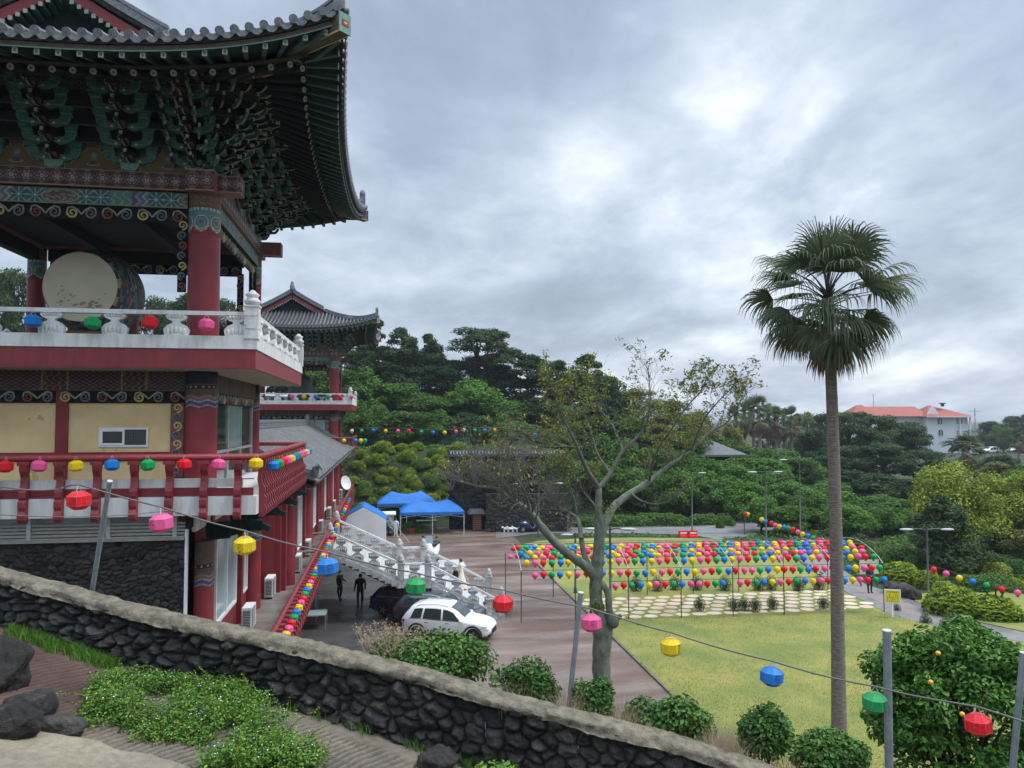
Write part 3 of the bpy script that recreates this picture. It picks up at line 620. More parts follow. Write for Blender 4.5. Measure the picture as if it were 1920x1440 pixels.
def make_roof(root):
    rt = MB(); deck = MB(); ends = MB()
    for side in range(4):
        half = A_ if side < 2 else B_; n = int(2*half/.31); st = 2*half/n
        for i in range(n):
            c = -half+st*(i+.5); tm = tmax(side, c)
            if tm < .15: continue
            ts = np.linspace(-.06, tm, max(3, int(tm/.55)+2)); P = [rf(side, c, t, .10) for t in ts]
            rt.mi = 0; rt.tube(P, [.085]*len(P), 6, caps=False)
            # eave end tiles: round cap and hanging tongue between
            e = rf(side, c, -.07, .10); d = (rf(side, c, 0)-rf(side, c, .4)).normalized(); ends.tube([e-d*.06, e+d*.035], .10, 10)
            e2 = rf(side, c+st/2 if abs(c+st/2) < half else c, -.05, .03); u = Vector((1, 0, 0)) if side < 2 else Vector((0, 1, 0)); w = d
            k = [(-.15, .06), (-.12, -.05), (-.05, -.115), (.05, -.115), (.12, -.05), (.15, .06), (0, .02)]
            if abs(c+st/2) < half: ends.prism(k, e2, u, Vector((0, 0, 1)), w*.03)
        # deck under the tiles
        m = 48
        for i in range(m):
            c0, c1 = -half+2*half*i/m, -half+2*half*(i+1)/m; t0, t1 = tmax(side, c0), tmax(side, c1)
            if side > 1 and abs(c0) < B_-TG+.55 != abs(c1) < B_-TG+.55: t0 = t1 = min(t0, t1)
            q = 8; V = []
            for j in range(q+1): V += [rf(side, c0, t0*j/q-.0), rf(side, c1, t1*j/q)]
            for j in range(q+1): V += [rf(side, c0, t0*j/q, -.11), rf(side, c1, t1*j/q, -.11)]
            F = [(2*j, 2*j+1, 2*j+3, 2*j+2) for j in range(q)]+[(2*(q+1)+2*j, 2*(q+1)+2*j+2, 2*(q+1)+2*j+3, 2*(q+1)+2*j+1) for j in range(q)]+[(0, 1, 2*(q+1)+1, 2*(q+1))]
            deck.add(V, F)
    roof = rt.build('roof_tiles', M['tile'], root); ends.build('eave_end_tiles', M['tile_end'], root); deck.build('roof_deck', M['tile_dark'], root)
    # ridges: main, hips, rakes
    rg = MB()
    def ridge(P, w=.26, h=.36):
        for k, (ww, z0, z1) in enumerate(((w, 0, h*.33), (w*.8, h*.36, h*.62), (w*.92, h*.66, h*.8), (w*.6, h*.83, h))):
            for a, b in zip(P[:-1], P[1:]):
                d = (b-a); d.z = 0; d.normalize(); s_ = Vector((-d.y, d.x, 0))*ww/2
                rg.add([a-s_+Vector((0,0,z0)), a+s_+Vector((0,0,z0)), a+s_+Vector((0,0,z1)), a-s_+Vector((0,0,z1)), b-s_+Vector((0,0,z0)), b+s_+Vector((0,0,z0)), b+s_+Vector((0,0,z1)), b-s_+Vector((0,0,z1))],
                       [(0,1,2,3),(4,7,6,5),(0,4,5,1),(1,5,6,2),(2,6,7,3),(3,7,4,0)])
    for sx in (-1, 1):
        for sy in (-1, 1):
            P = []
            for k in range(12):
                t = .12+(TG-.12)*k/11; z = zprof(t)+lift(1-t/A_, t)+.06; P.append(Vector((CX+sx*(A_-t), CY+sy*(B_-t), z)))
            ridge(P, .3, .34); rg.box(P[0].x-.12, P[0].x+.12, P[0].y-.12, P[0].y+.12, P[0].z, P[0].z+.45); rg.ell(P[0]+Vector((0, 0, .58)), (.13, .13, .2))
            P = [Vector((CX+sx*(A_-t), CY+sy*(B_-TG+.5), zprof(t)+.12)) for t in np.linspace(TG+.1, A_-.05, 14)]; ridge(P, .28, .36)
    yy = np.linspace(-(B_-TG+.6), B_-TG+.6, 15); ridge([Vector((CX, CY+y, zprof(A_)+.12+.28*(y/5)**4)) for y in yy], .38, .46)
    for sy in (-1, 1): p = Vector((CX, CY+sy*(B_-TG+.6), zprof(A_)+.62)); rg.tube([p+Vector((0, 0, -.3)), p, p+Vector((0, sy*.05, .2))], [.2, .2, .12], 8); rg.ell(p+Vector((0, 0, .25)), (.13, .13, .2))
    rg.build('roof_ridge', M['tile_end'], root)
    # gables
    for sy in (-1, 1):
        gb = MB(); y = CY+sy*(B_-TG); z0 = zprof(TG)-.1
        hw = A_-TG; P = [(-hw, z0), (hw, z0)]+[(A_-t, zprof(t)-.12) for t in np.linspace(TG, A_, 10)][0:]
        P = [(-hw, z0)]+[(-(A_-t), zprof(t)-.15) for t in np.linspace(TG+.05, A_, 9)]+[((A_-t), zprof(t)-.15) for t in np.linspace(A_, TG+.05, 9)][1:]+[(hw, z0)]
        gb.mi = 0; gb.prism(P, (CX, y-sy*.10, 0), (1, 0, 0), (0, 0, 1), (0, sy*.06, 0))
        for sx in (-1, 1):
            ts = np.linspace(TG+.1, A_-.02, 16); yo = CY+sy*(B_-TG+.46)
            for a, b in zip(ts[:-1], ts[1:]):
                gb.mi = 1; p = Vector((CX+sx*(A_-a), yo, zprof(a)-.22)); q = Vector((CX+sx*(A_-b), yo, zprof(b)-.22)); gb.bar(p, q, .06, .26)
                gb.mi = 2; m_ = (p+q)/2+Vector((0, 0, .08)); gb.bar(m_+Vector((0, sy*.02, -.28)), m_+Vector((0, -sy*.5, -.32)), .11, .12); gb.mi = 3; gb.obox(m_+Vector((0, sy*.03, -.28)), (.10, .03, .11))
                gb.mi = 4; n_ = m_+Vector((0, sy*.12, .42)); gb.tube([n_+Vector((0, -sy*.12, 0)), n_+Vector((0, sy*.03, 0))], .10, 9)
        gb.build('gable', [M['dark_teal'], M['red'], M['teal'], M['pale_edge'], M['tile_end']], root)
def make_eaves(root):
    """double rafters, boards and corner beams under the eaves"""
    r1 = MB(); r2 = MB(); bd = MB()
    for side in range(4):
        half = A_ if side < 2 else B_; n = int(2*half/.42); st = 2*half/n; u = Vector((1, 0, 0)) if side < 2 else Vector((0, 1, 0))
        for i in range(n+1):
            c = -half+st*i; lim = half-abs(c); s = abs(c)/half
            # flying rafters (square), out to the eave; they fan slightly towards the corner
            t1 = min(1.9, max(.35, lim+.25)) if lim < 1.7 else 1.9
            fan = .10*s**3*(1 if c > 0 else -1)
            c_in = c-(st*2.2*s**4)*(1 if c > 0 else -1); cc = max(-half+.12, min(half-.12, c))
            if lim > .12:
                p = rf(side, cc, .10, -.33); q = rf(side, max(-half+t1, min(half-t1, c_in)) if half > t1 else 0, t1, -.36)
                r2.mi = 0; r2.bar(p, q, .10, .12); d = (p-q).normalized(); r2.mi = 1; r2.obox(p+d*.008, (.11 if side < 2 else .02, .02 if side < 2 else .11, .13)); r2.mi = 2; r2.obox(p+d*.02, (.05 if side < 2 else .02, .02 if side < 2 else .05, .06))
            if lim > .9:
                p = rf(side, c, .95, -.60); cq = c if lim > 4.3 else (c-(4.3-lim)*.62*(1 if c > 0 else -1)); t2 = 4.3
                q = rf(side, max(-(half-3.9), min(half-3.9, cq)), t2, -.62-.16); r1.mi = 0; r1.tube([p, q], .085, 8); d = (p-q).normalized(); r1.mi = 1; r1.tube([p-d*.01, p+d*.02], .075, 8); r1.mi = 2; r1.tube([p+d*.015, p+d*.03], .03, 6)
        m = 40
        for i in range(m):
            c0, c1 = -half+2*half*i/m, -half+2*half*(i+1)/m
            def quad(t, z0, z1, mi):
                a0 = max(-(half-t), min(half-t, c0)); a1 = max(-(half-t), min(half-t, c1))
                if a1-a0 < 1e-3: return
                bd.mi = mi; bd.add([rf(side, a0, t, z0), rf(side, a1, t, z0), rf(side, a1, t, z1), rf(side, a0, t, z1)], [(0, 1, 2, 3)])
            quad(.04, -.13, -.26, 1); quad(.035, -.235, -.262, 2); quad(.85, -.44, -.52, 1)
            for ta, tb, za, zb, mi in ((.05, 1.0, -.262, -.29, 0), (.9, 4.4, -.50, -.66, 0)):
                a0 = max(-(half-ta), min(half-ta, c0)); a1 = max(-(half-ta), min(half-ta, c1)); b0 = max(-(half-tb), min(half-tb, c0)); b1 = max(-(half-tb), min(half-tb, c1))
                bd.mi = mi; bd.add([rf(side, a0, ta, za), rf(side, a1, ta, za), rf(side, b1, tb, zb), rf(side, b0, tb, zb)], [(0, 1, 2, 3)])
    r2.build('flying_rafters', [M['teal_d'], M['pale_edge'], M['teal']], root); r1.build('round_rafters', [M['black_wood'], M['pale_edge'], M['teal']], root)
    bd.build('eave_boards', [M['dark_teal'], M['brown_b'], M['teal_l']], root)
    for sx in (-1, 1):
        for sy in (-1, 1):
            cb = MB()
            for k, (ta, tb, za, zb, w, h) in enumerate(((.0, 2.6, -.10, -.40, .28, .40), (1.15, 4.6, -.38, -.85, .30, .42))):
                P = [Vector((CX+sx*(A_-t), CY+sy*(B_-t), zprof(t)+lift(1, t)+za+(zb-za)*(t-ta)/(tb-ta)-.22)) for t in np.linspace(ta, tb, 7)]
                for a, b in zip(P[:-1], P[1:]): cb.mi = 0; cb.bar(a, b, w, h); cb.mi = 2; s2 = (b-a).cross(Vector((0, 0, 1))).normalized()*(w/2); cb.bar(a+s2+Vector((0, 0, -h/2)), b+s2+Vector((0, 0, -h/2)), .025, .025); cb.bar(a-s2+Vector((0, 0, -h/2)), b-s2+Vector((0, 0, -h/2)), .025, .025)
                d = (P[0]-P[1]).normalized(); cb.mi = 1; cb.bar(P[0], P[0]+d*.03, w+.05, h+.05); cb.mi = 3; cb.bar(P[0]+d*.02, P[0]+d*.04, w*.7, h*.34); cb.mi = 2; cb.bar(P[0]+d*.02, P[0]+d*.045, w*.3, h*.12)
            cb.build('corner_beam', [M['brown_b'], M['teal_l'], M['gold'], M['red']], root)
def horn(mb, p, d, L=.5, w=.075, ups=.16, mi=(0, 1)):
    """a tongue bracket curving out and up with a pale blunt end"""
    p = Vector(p); d = Vector(d); P = [p, p+d*L*.45+Vector((0, 0, -.05)), p+d*L*.8+Vector((0, 0, 0)), p+d*L+Vector((0, 0, ups))]
    for k, (a, b) in enumerate(zip(P[:-1], P[1:])):
        mb.mi = mi[0]; mb.bar(a, b, w, .10-.015*k); mb.mi = mi[1]; s = d.cross(Vector((0, 0, 1)))*.012
        mb.bar(a+Vector((0, 0, -.052+.006*k))+s, b+Vector((0, 0, -.050+.006*k))+s, .014, .012); mb.bar(a+Vector((0, 0, -.052+.006*k))-s*1.4, b+Vector((0, 0, -.050+.006*k))-s*1.4, .014, .012)
    e = P[-1]; mb.mi = mi[1]; mb.bar(e-Vector((0, 0, .05)), e+Vector((0, 0, .035)), w*.9, .07, up=d)
def bracket_set(mb, p, d, s, tiers=5):
    """one bracket set: p foot on the beam, d outwards, s sideways"""
    p = Vector(p); d = Vector(d); s = Vector(s)
    mb.mi = 4; mb.prism([(-.14, 0), (.14, 0), (.23, .12), (.23, .2), (-.23, .2), (-.23, .12)], p-d*.16, s, (0, 0, 1), d*.34)
    for k in range(tiers):
        q = p+d*(.33*k+.1)+Vector((0, 0, .27+.335*k)); mb.mi = 2; hw = .42+.07*(k == tiers-1)
        for sg in (-1, 1):                              # stepped, notched cross arms, green with pale edges
            mb.mi = 2; a = .10
            mb.prism([(a, -.05), (.2, -.10), (.3, -.06), (.35, -.02), (.45, .02), (.47, .12), (.5, .13), (.5, .22), (.30, .22), (.30, .13), (.26, .08), (a, .06)] if sg > 0 else
                     [(-a, -.05), (-.2, -.10), (-.3, -.06), (-.35, -.02), (-.45, .02), (-.47, .12), (-.5, .13), (-.5, .22), (-.30, .22), (-.30, .13), (-.26, .08), (-a, .06)], q-d*.05, s*1.28, (0, 0, 1.08), d*.10)
            mb.mi = 3; mb.bar(q+s*sg*.385+d*.055+Vector((0, 0, .23)), q+s*sg*.64+d*.055+Vector((0, 0, .23)), .014, .020); mb.bar(q+s*sg*.58+d*.055+Vector((0, 0, .02)), q+s*sg*.62+d*.055+Vector((0, 0, .14)), .014, .016); mb.bar(q+s*sg*.13+d*.055+Vector((0, 0, -.05)), q+s*sg*.56+d*.055+Vector((0, 0, .0)), .012, .012); mb.mi = 2; mb.prism([(sg*.40, -.10), (sg*.66, -.10), (sg*.70, .03), (sg*.37, .03)], q-d*.28, s, (0, 0, 1), d*.10); mb.mi = 3; mb.bar(q-d*.17+s*sg*.38+Vector((0, 0, .03)), q-d*.17+s*sg*.70+Vector((0, 0, .03)), .012, .014)
            mb.mi = 5; mb.obox(q+s*sg*.24+d*.05+Vector((0, 0, -.02)), (.06, .03, .05) if abs(s.x) > .5 else (.03, .06, .05))
        horn(mb, q, d, .46, .08, .14, (0, 1)); mb.mi = 6; mb.bar(q+d*.02+Vector((0, 0, .03)), q+d*.16+Vector((0, 0, .05)), .13, .11)
        hx = q+d*.30+Vector((0, 0, .04))+s*-.0; mb.mi = 1; mb.tube([hx-s*.06-d*.01, hx-s*.06+d*.10], .052, 6); mb.mi = 0; mb.tube([hx-s*.06+d*.09, hx-s*.06+d*.11], .034, 6)
BM = None
def make_brackets(root):
    mats = [M['black_wood'], M['pale_edge'], M['teal'], M['teal_l'], M['teal_l'], M['gold'], M['scroll_r']]
    zb = 16.95; Yf, Xr = CY-CYR, CX+CXR
    # back walls of the bracket zone, sloping outwards in steps of purlins
    bw = MB()
    for side in range(4):
        h, o = (CXR, CYR) if side < 2 else (CYR, CXR)
        for k in range(5):
            off = .33*k+.1; z = zb+.36+.335*k; u = h+off
            P, Q = (Vector((CX-u, CY+(-1 if side == 0 else 1)*(o+off-.05), z)), Vector((CX+u, CY+(-1 if side == 0 else 1)*(o+off-.05), z))) if side < 2 else (Vector((CX+(1 if side == 2 else -1)*(o+off-.05), CY-u, z)), Vector((CX+(1 if side == 2 else -1)*(o+off-.05), CY+u, z)))
            bw.mi = 0; bw.bar(P, Q, .06, .13); bw.mi = 1; bw.bar(P+Vector((0, 0, -.07)), Q+Vector((0, 0, -.07)), .065, .012)
        x0, x1 = (-h-.1, h+.1)
    bw.mi = 0; bw.box(CX-CXR, CX+CXR, CY-CYR, CY+CYR, zb+1.4, zb+1.5)
    bw.mi = 0; off = 1.5
    bw.box(CX-CXR-off, CX+CXR+off, CY-CYR-off, CY-CYR-off+.14, zb+1.62, zb+2.2); bw.box(CX-CXR-off, CX+CXR+off, CY+CYR+off-.14, CY+CYR+off, zb+1.62, zb+2.2)
    bw.box(CX-CXR-off, CX-CXR-off+.14, CY-CYR-off+.14, CY+CYR+off-.14, zb+1.62, zb+2.2); bw.box(CX+CXR+off-.14, CX+CXR+off, CY-CYR-off+.14, CY+CYR+off-.14, zb+1.62, zb+2.2)
    bw.mi = 0
    for side, (dx, dy) in enumerate(((0, -1), (0, 1), (1, 0), (-1, 0))):   # inner wall behind the brackets
        if dy: bw.box(CX-CXR, CX+CXR, CY+dy*CYR-.05, CY+dy*CYR+.05, zb, zb+1.4)
        else: bw.box(CX+dx*CXR-.05, CX+dx*CXR+.05, CY-CYR+.06, CY+CYR-.06, zb, zb+1.4)
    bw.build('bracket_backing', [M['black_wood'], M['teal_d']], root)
    lat = [((CX-CXR-1.5, Yf-1.51, zb+1.62), (1, 0, 0), 2*CXR+3.0), ((Xr+1.51, Yf-1.5, zb+1.62), (0, 1, 0), 2*CYR+3.0)]
    for o, u, L in lat: paint('lattice_frieze', root, o, u, (0, 0, 1), L, .5, lambda x, y: pat_lattice(x, y, .5), .018)
    nF = 4; sp = 2*CXR/nF
    for i in range(1, nF):
        for (d, y) in ((-1, CY-CYR), (1, CY+CYR)):
            mb = MB(); bracket_set(mb, (CX-CXR+sp*i, y+d*.05, zb), (0, d, 0), (1, 0, 0)); mb.build('bracket_set', mats, root)
    sp2 = 2*CYR/4
    for i in range(1, 4):
        for (d, x) in ((1, CX+CXR), (-1, CX-CXR)):
            mb = MB(); bracket_set(mb, (x+d*.05, CY-CYR+sp2*i, zb), (d, 0, 0), (0, 1, 0)); mb.build('bracket_set', mats, root)
    for i in range(nF):                                  # painted arch panels between the sets
        x0 = CX-CXR+sp*i; U = sp-.42
        paint('figure_panel', root, (x0+.21, Yf-.13, zb+.0), (1, 0, 0), (0, 0, 1), U, .72, lambda x, y, U=U: pat_buddha(x, y, U, .72), .018)
        y0 = Yf+sp2*i; U = sp2-.42; paint('figure_panel', root, (Xr+.13, y0+.21, zb), (0, 1, 0), (0, 0, 1), U, .72, lambda x, y, U=U: pat_buddha(x, y, U, .72), .03)
    for sx in (-1, 1):
        for sy in (-1, 1):                                # corner fans: rows of tongues bristling over the corner column
            mb = MB(); c = Vector((CX+sx*CXR, CY+sy*CYR, zb)); r = random.Random(3)
            bracket_set(mb, c+Vector((-sx*.25, sy*.05, 0)), (0, sy, 0), (1, 0, 0)); bracket_set(mb, c+Vector((sx*.05, -sy*.25, 0)), (sx, 0, 0), (0, 1, 0))
            for k in range(6):
                z = .24+.31*k; off = .30*k+.10; m = 2+k
                for j in range(-m, m+1):
                    f = j/m
                    if f <= 0: p = Vector((c.x+sx*(off*(1+f)+(-.0)*f), c.y+sy*off, zb+z)); p.x = c.x+sx*(off+f*(off+.75)); d = Vector((sx*max(0, .75+f), sy, 0)).normalized()
                    else: p = Vector((c.x+sx*off, c.y+sy*(off-f*(off+.75)), zb+z)); d = Vector((sx, sy*max(0, .75-f), 0)).normalized()
                    horn(mb, p-d*.12, d, .50+.05*(abs(f) < .2)*2, .065, .15, (0 if (j+k) % 3 else 2, 1))
                    if (j+k) % 3 == 0: e = p+d*.16+Vector((0, 0, .05)); mb.mi = 1; mb.tube([e, e+d*.06], .05, 6); mb.mi = 6; mb.tube([e+d*.05, e+d*.07], .03, 6)
                mb.mi = 0; mb.bar(Vector((c.x-sx*.9, c.y+sy*(off-.1), zb+z+.12)), Vector((c.x+sx*(off+.1), c.y+sy*(off-.1), zb+z+.12)), .06, .10); mb.bar(Vector((c.x+sx*(off-.1), c.y-sy*.9, zb+z+.121)), Vector((c.x+sx*(off-.1), c.y+sy*(off+.1), zb+z+.121)), .06, .10)
            mb.build('corner_brackets', mats, root)
def column(root, x, y, r, z0, z1, capz, name='column'):
    mb = MB(); mb.lathe([(r*1.02, z0), (r, z0+.3), (r*.98, capz)], (x, y, 0), 28); c = mb.build(name, M['red'], root)
    H = z1-capz; cols = 84; U = 2*math.pi*r*.985; ang = np.linspace(0, 2*math.pi, cols+1); zz = np.linspace(capz, z1, max(4, int(H/.025)))
    xs, zs = np.meshgrid((np.arange(cols)+.5)/cols*round(U/.42)*.42, (np.arange(len(zz)-1)+.5)/(len(zz)-1)*H)
    aa, z_ = np.meshgrid(ang, zz); P = np.stack([x+r*.99*np.cos(aa.ravel()), y+r*.99*np.sin(aa.ravel()), z_.ravel()], 1)
    return c, (P, grid_faces(cols+1, len(zz)), xs.ravel(), zs.ravel(), H)
def balusters_stone(mb, x, y, z, h, rz):
    """carved lotus baluster: two flat cushion flowers waisted in the middle"""
    t = Matrix.Rotation(rz, 4, 'Z')
    poly = [(-.27, 0), (.27, 0), (.30, .16*h/.57), (.22, .27*h/.57), (.09, .33*h/.57), (.08, .38*h/.57), (.20, .43*h/.57), (.25, .50*h/.57), (.22, h), (-.22, h), (-.25, .50*h/.57), (-.20, .43*h/.57), (-.08, .38*h/.57), (-.09, .33*h/.57), (-.22, .27*h/.57), (-.30, .16*h/.57)]
    u = t @ Vector((1, 0, 0)); w = t @ Vector((0, .14, 0)); mb.prism(poly, Vector((x, y, z))-w/2, u, (0, 0, 1), w)
    for sg in (-1, 1):
        for k in (-2, -1, 0, 1, 2):
            c = Vector((x, y, z))+u*(k*.095)+w*(sg*.5)+Vector((0, 0, .13-.012*k*k)); mb.ell(c, (.05, .03, .10) if abs(u.x) > .5 else (.03, .05, .10), 6, 5)
            c = Vector((x, y, z))+u*(k*.08)+w*(sg*.5)+Vector((0, 0, .48)); mb.ell(c, (.042, .03, .06) if abs(u.x) > .5 else (.03, .042, .06), 6, 4)
def make_core(root):
    """everything the two pavilions share from the balcony deck up"""
    make_roof(root); make_eaves(root); make_brackets(root)
    Yf, Yb, Xr, Xl = CY-CYR, CY+CYR, CX+CXR, CX-CXR
    # beams
    mb = MB(); mb.box(Xl-.5, Xr+.95, Yf-.25, Yf+.25, 16.47, 16.93); mb.box(Xl-.5, Xr+.95, Yb-.25, Yb+.25, 16.47, 16.93)
    mb.box(Xr-.25, Xr+.25, Yf+.25, Yb-.25, 16.48, 16.92); mb.box(Xl-.25, Xl+.25, Yf+.25, Yb-.25, 16.48, 16.92)
    mb.box(Xr-.24, Xr+.24, Yf-.60, Yf-.25, 16.46, 16.91); mb.box(Xr-.36, Xr+.36, Yf-.62, Yf-.255, 16.40, 16.96); mb.box(Xr-.24, Xr+.24, Yb+.25, Yb+.85, 16.46, 16.91)
    mb.build('upper_beam', M['scroll_r'], root)
    pm = lambda x, y: pat_mauve(x, y, .46)
    paint('beam_painting', root, (Xl, Yf-.253, 16.475), (1, 0, 0), (0, 0, 1), Xr-.36-Xl, .45, pm, .016)
    paint('beam_painting', root, (Xr+.362, Yf-.253, 16.475), (1, 0, 0), (0, 0, 1), .58, .45, pm, .016)
    paint('beam_painting', root, (Xr-.36, Yf-.623, 16.40), (1, 0, 0), (0, 0, 1), .72, .555, lambda x, y: pat_mauve(x, y, .555), .016)
    paint('beam_painting', root, (Xr+.952, Yf-.25, 16.475), (0, 1, 0), (0, 0, 1), .5, .45, pm, .016)
    paint('beam_painting', root, (Xr+.253, Yf+.25, 16.485), (0, 1, 0), (0, 0, 1), 2*CYR-.5, .43, pm, .022)
    mb = MB(); mb.box(Xl+.4, Xr-.4, Yf-.16, Yf+.16, 16.02, 16.44); mb.box(Xl+.4, Xr-.4, Yb-.16, Yb+.16, 16.02, 16.44); mb.box(Xr-.16, Xr+.16, Yf+.4, Yb-.22, 16.02, 16.44); mb.box(Xl-.16, Xl+.16, Yf+.4, Yb-.22, 16.02, 16.44)
    mb.build('lower_beam', M['black_wood'], root)
    paint('beam_painting', root, (Xl+.4, Yf-.163, 16.025), (1, 0, 0), (0, 0, 1), 2*CXR-.8, .41, lambda x, y: pat_green(x+1.45, y, .41), .014)
    paint('beam_painting', root, (Xr+.163, Yf+.4, 16.025), (0, 1, 0), (0, 0, 1), 2*CYR-.62, .41, lambda x, y: pat_green(x+1, y, .41), .02)
    scrolls(root, (Xl+.4, Yf-.02, 16.01), (1, 0, 0), 2*CXR-.85, .34)
    scrolls(root, (Xr+.02, Yf+.4, 16.01), (0, 1, 0), 2*CYR-.65, .34, out=(1, 0, 0))
    scrolls(root, (Xl+.4, Yb-.0, 16.01), (1, 0, 0), 2*CXR-.85, .34)
    # hanging scroll brackets beside the columns
    for x, y, u in ((Xr-.56, Yf, (1, 0, 0)), (Xr, Yb-.42, (0, 1, 0)), (Xr-.5, Yb, (1, 0, 0)), (Xl+.56, Yf, (1, 0, 0)), (Xl+.5, Yb, (1, 0, 0))):
        n_ = 7 if y == Yf else 6; mb = MB()
        for i in range(n_):
            mb.mi = (0, 1, 2, 1)[i % 4]; c = Vector((x, y, 15.62-.27*i)); spiral(mb, c, .13*(1-.03*i), 1.4, u, (0, 0, -1), .028, 1 if i % 2 else -1, a0=1.6); mb.mi = 3; mb.bar(c+Vector((0, .03, .16)), c+Vector((0, .03, -.16)), .22, .05, up=(0, 1, 0))
        mb.build('scroll_bracket', [M['gold'], M['scroll_g'], M['scroll_r'], M['black_wood']], root)
    # ceiling and inner beams
    mb = MB(); mb.box(Xl+.26, Xr-.26, Yf+.26, Yb-.26, 16.55, 16.62)
    for x in (CX-1.3, CX+1.3): mb.box(x-.15, x+.15, Yf+.27, Yb-.27, 16.2, 16.54)
    mb.build('ceiling', M['black_wood'], root)
    # columns with painted caps
    for x, y, r in ((Xr, Yf, .405), (Xr+.02, Yb, .225), (Xl, Yf, .405), (Xl, Yb, .3)):
        for (z0, z1, cz, fn) in ((12.2, 16.46, 15.30, pat_cap), (8.6, 11.74, 10.75, None)):
            c, (P, F, xs, zs, H) = column(root, x, y, r, z0, z1, cz)
            col = pat_cap(xs, zs, H) if fn else np.where((zs > .66)[:, None], np.array([.012, .014, .045]), pat_band(xs, zs))
            np_mesh('column_painting', P, F, M['paint'], c, fcol=col)
    # balcony deck, fascia, curb
    d = MB(); d.box(CX-5.23, CX+5.23, 20, 30.4, 11.75, 12.23); dk = d.build('balcony_deck', M['red2'], root)
    d = MB(); d.box(CX-5.19, CX+5.19, 20.04, 30.36, 11.73, 11.748); d.build('soffit', M['soffit'], root)
    d = MB()
    for x0, x1, y0, y1 in ((CX-5.26, CX+5.26, 19.97, 20.25), (CX-5.26, CX+5.26, 30.15, 30.43), (CX+4.98, CX+5.26, 20.25, 30.15), (CX-5.26, CX-4.98, 20.25, 30.15)): d.box(x0, x1, y0, y1, 12.235, 12.56)
    d.box(CX-4.98, CX+4.98, 20.25, 30.15, 12.235, 12.30)
    d.build('curb', M['white_stone'], root)
    rail = MB()
    for x0, x1, y0, y1 in ((CX-5.0, CX+5.0, 20.03, 20.19), (CX-5.0, CX+5.0, 30.2, 30.36), (CX+5.04, CX+5.20, 20.28, 30.12), (CX-5.2, CX-5.04, 20.28, 30.12)): rail.box(x0, x1, y0, y1, 13.08, 13.18)
    rail.build('handrail', M['white_stone'], root)
    # measured baluster centres on the front, the same rhythm on the sides
    sp = 1.43
    for k in range(8):
        x = CX+4.75-sp*k
        if x > CX-5: m = MB(); balusters_stone(m, x, 20.11, 12.56, .53, 0); m.build('baluster', M['white_stone'], root)
    for k in range(7): m = MB(); balusters_stone(m, CX+5.12, 21.1+1.36*k, 12.56, .53, R(90)); m.build('baluster', M['white_stone'], root)
    for k in range(5): m = MB(); balusters_stone(m, CX+3.6-sp*k*1.2, 30.28, 12.56, .53, 0); m.build('baluster', M['white_stone'], root)
    for x, y in ((CX+5.12, 20.11), (CX+5.12, 30.28), (CX-5.12, 20.11), (CX-5.12, 30.28)):
        m = MB(); m.box(x-.17, x+.17, y-.17, y+.17, 12.5, 13.30); m.box(x-.19, x+.19, y-.19, y+.19, 13.30, 13.35)
        m.box(x-.11, x+.11, y-.185, y-.171, 12.75, 13.15); m.box(x+.171, x+.185, y-.11, y+.11, 12.75, 13.15)
        m.lathe([(.10, 13.35), (.19, 13.40), (.21, 13.46), (.14, 13.52), (.13, 13.56), (.18, 13.62), (.10, 13.68), (.04, 13.74), (0, 13.75)], (x, y, 0), 14)
        m.build('corner_post', M['white_stone'], root)
    # storey below: frieze, scroll band
    for nm, o, u, L, y_, nf in (('front', (Xl, Yf-.12, 11.22), (1, 0, 0), 2*CXR, 0, 0), ('side', (Xr+.12, Yf+.3, 11.22), (0, 1, 0), 2*CYR-.5, 0, 0)):
        paint('frieze_painting', root, o, u, (0, 0, 1), L, .52, lambda x, y: pat_frieze(x, y, .52), .02)
    mb = MB(); mb.box(Xl, Xr-.1, Yf-.115, Yf+.1, 11.2, 11.74); mb.box(Xr-.1, Xr+.115, Yf+.3, Yb-.2, 11.2, 11.74); mb.build('frieze_beam', M['black_wood'], root)
    scrolls(root, (Xl+.3, Yf-.10, 11.2), (1, 0, 0), 2*CXR-.7, .30); scrolls(root, (Xr+.10, Yf+.4, 11.2), (0, 1, 0), 2*CYR-.8, .30, out=(1, 0, 0))
    mb = MB()
    for i in range(8): mb.mi = i % 2; spiral(mb, (Xr-.57, Yf-.12, 10.78-.235*i), .125, 1.4, (1, 0, 0), (0, 0, -1), .028, 1 if i % 2 else -1, a0=1.6)
    mb.mi = 2; mb.box(Xr-.74, Xr-.41, Yf-.10, Yf-.03, 9.0, 10.9); mb.build('scroll_bracket', [M['gold'], M['scroll_g'], M['scroll_r']], root)
pav = empty('drum_pavilion', (0, 0, 0), 'large painted temple pavilion with a drum in its open upper storey, nearest at the left', 'pavilion')
make_core(pav); core = tree_of(pav)
bell = dup(core); bell.name = 'bell_pavilion'; bell.location = (.2, 48, -.5)
tag(bell, 'far painted pavilion with a dark bell, standing beyond the long grey tiled roof', 'pavilion')
# ---------------------------------------------------------------- what only the near pavilion has
Yf, Yb, Xr, Xl = CY-CYR, CY+CYR, CX+CXR, CX-CXR
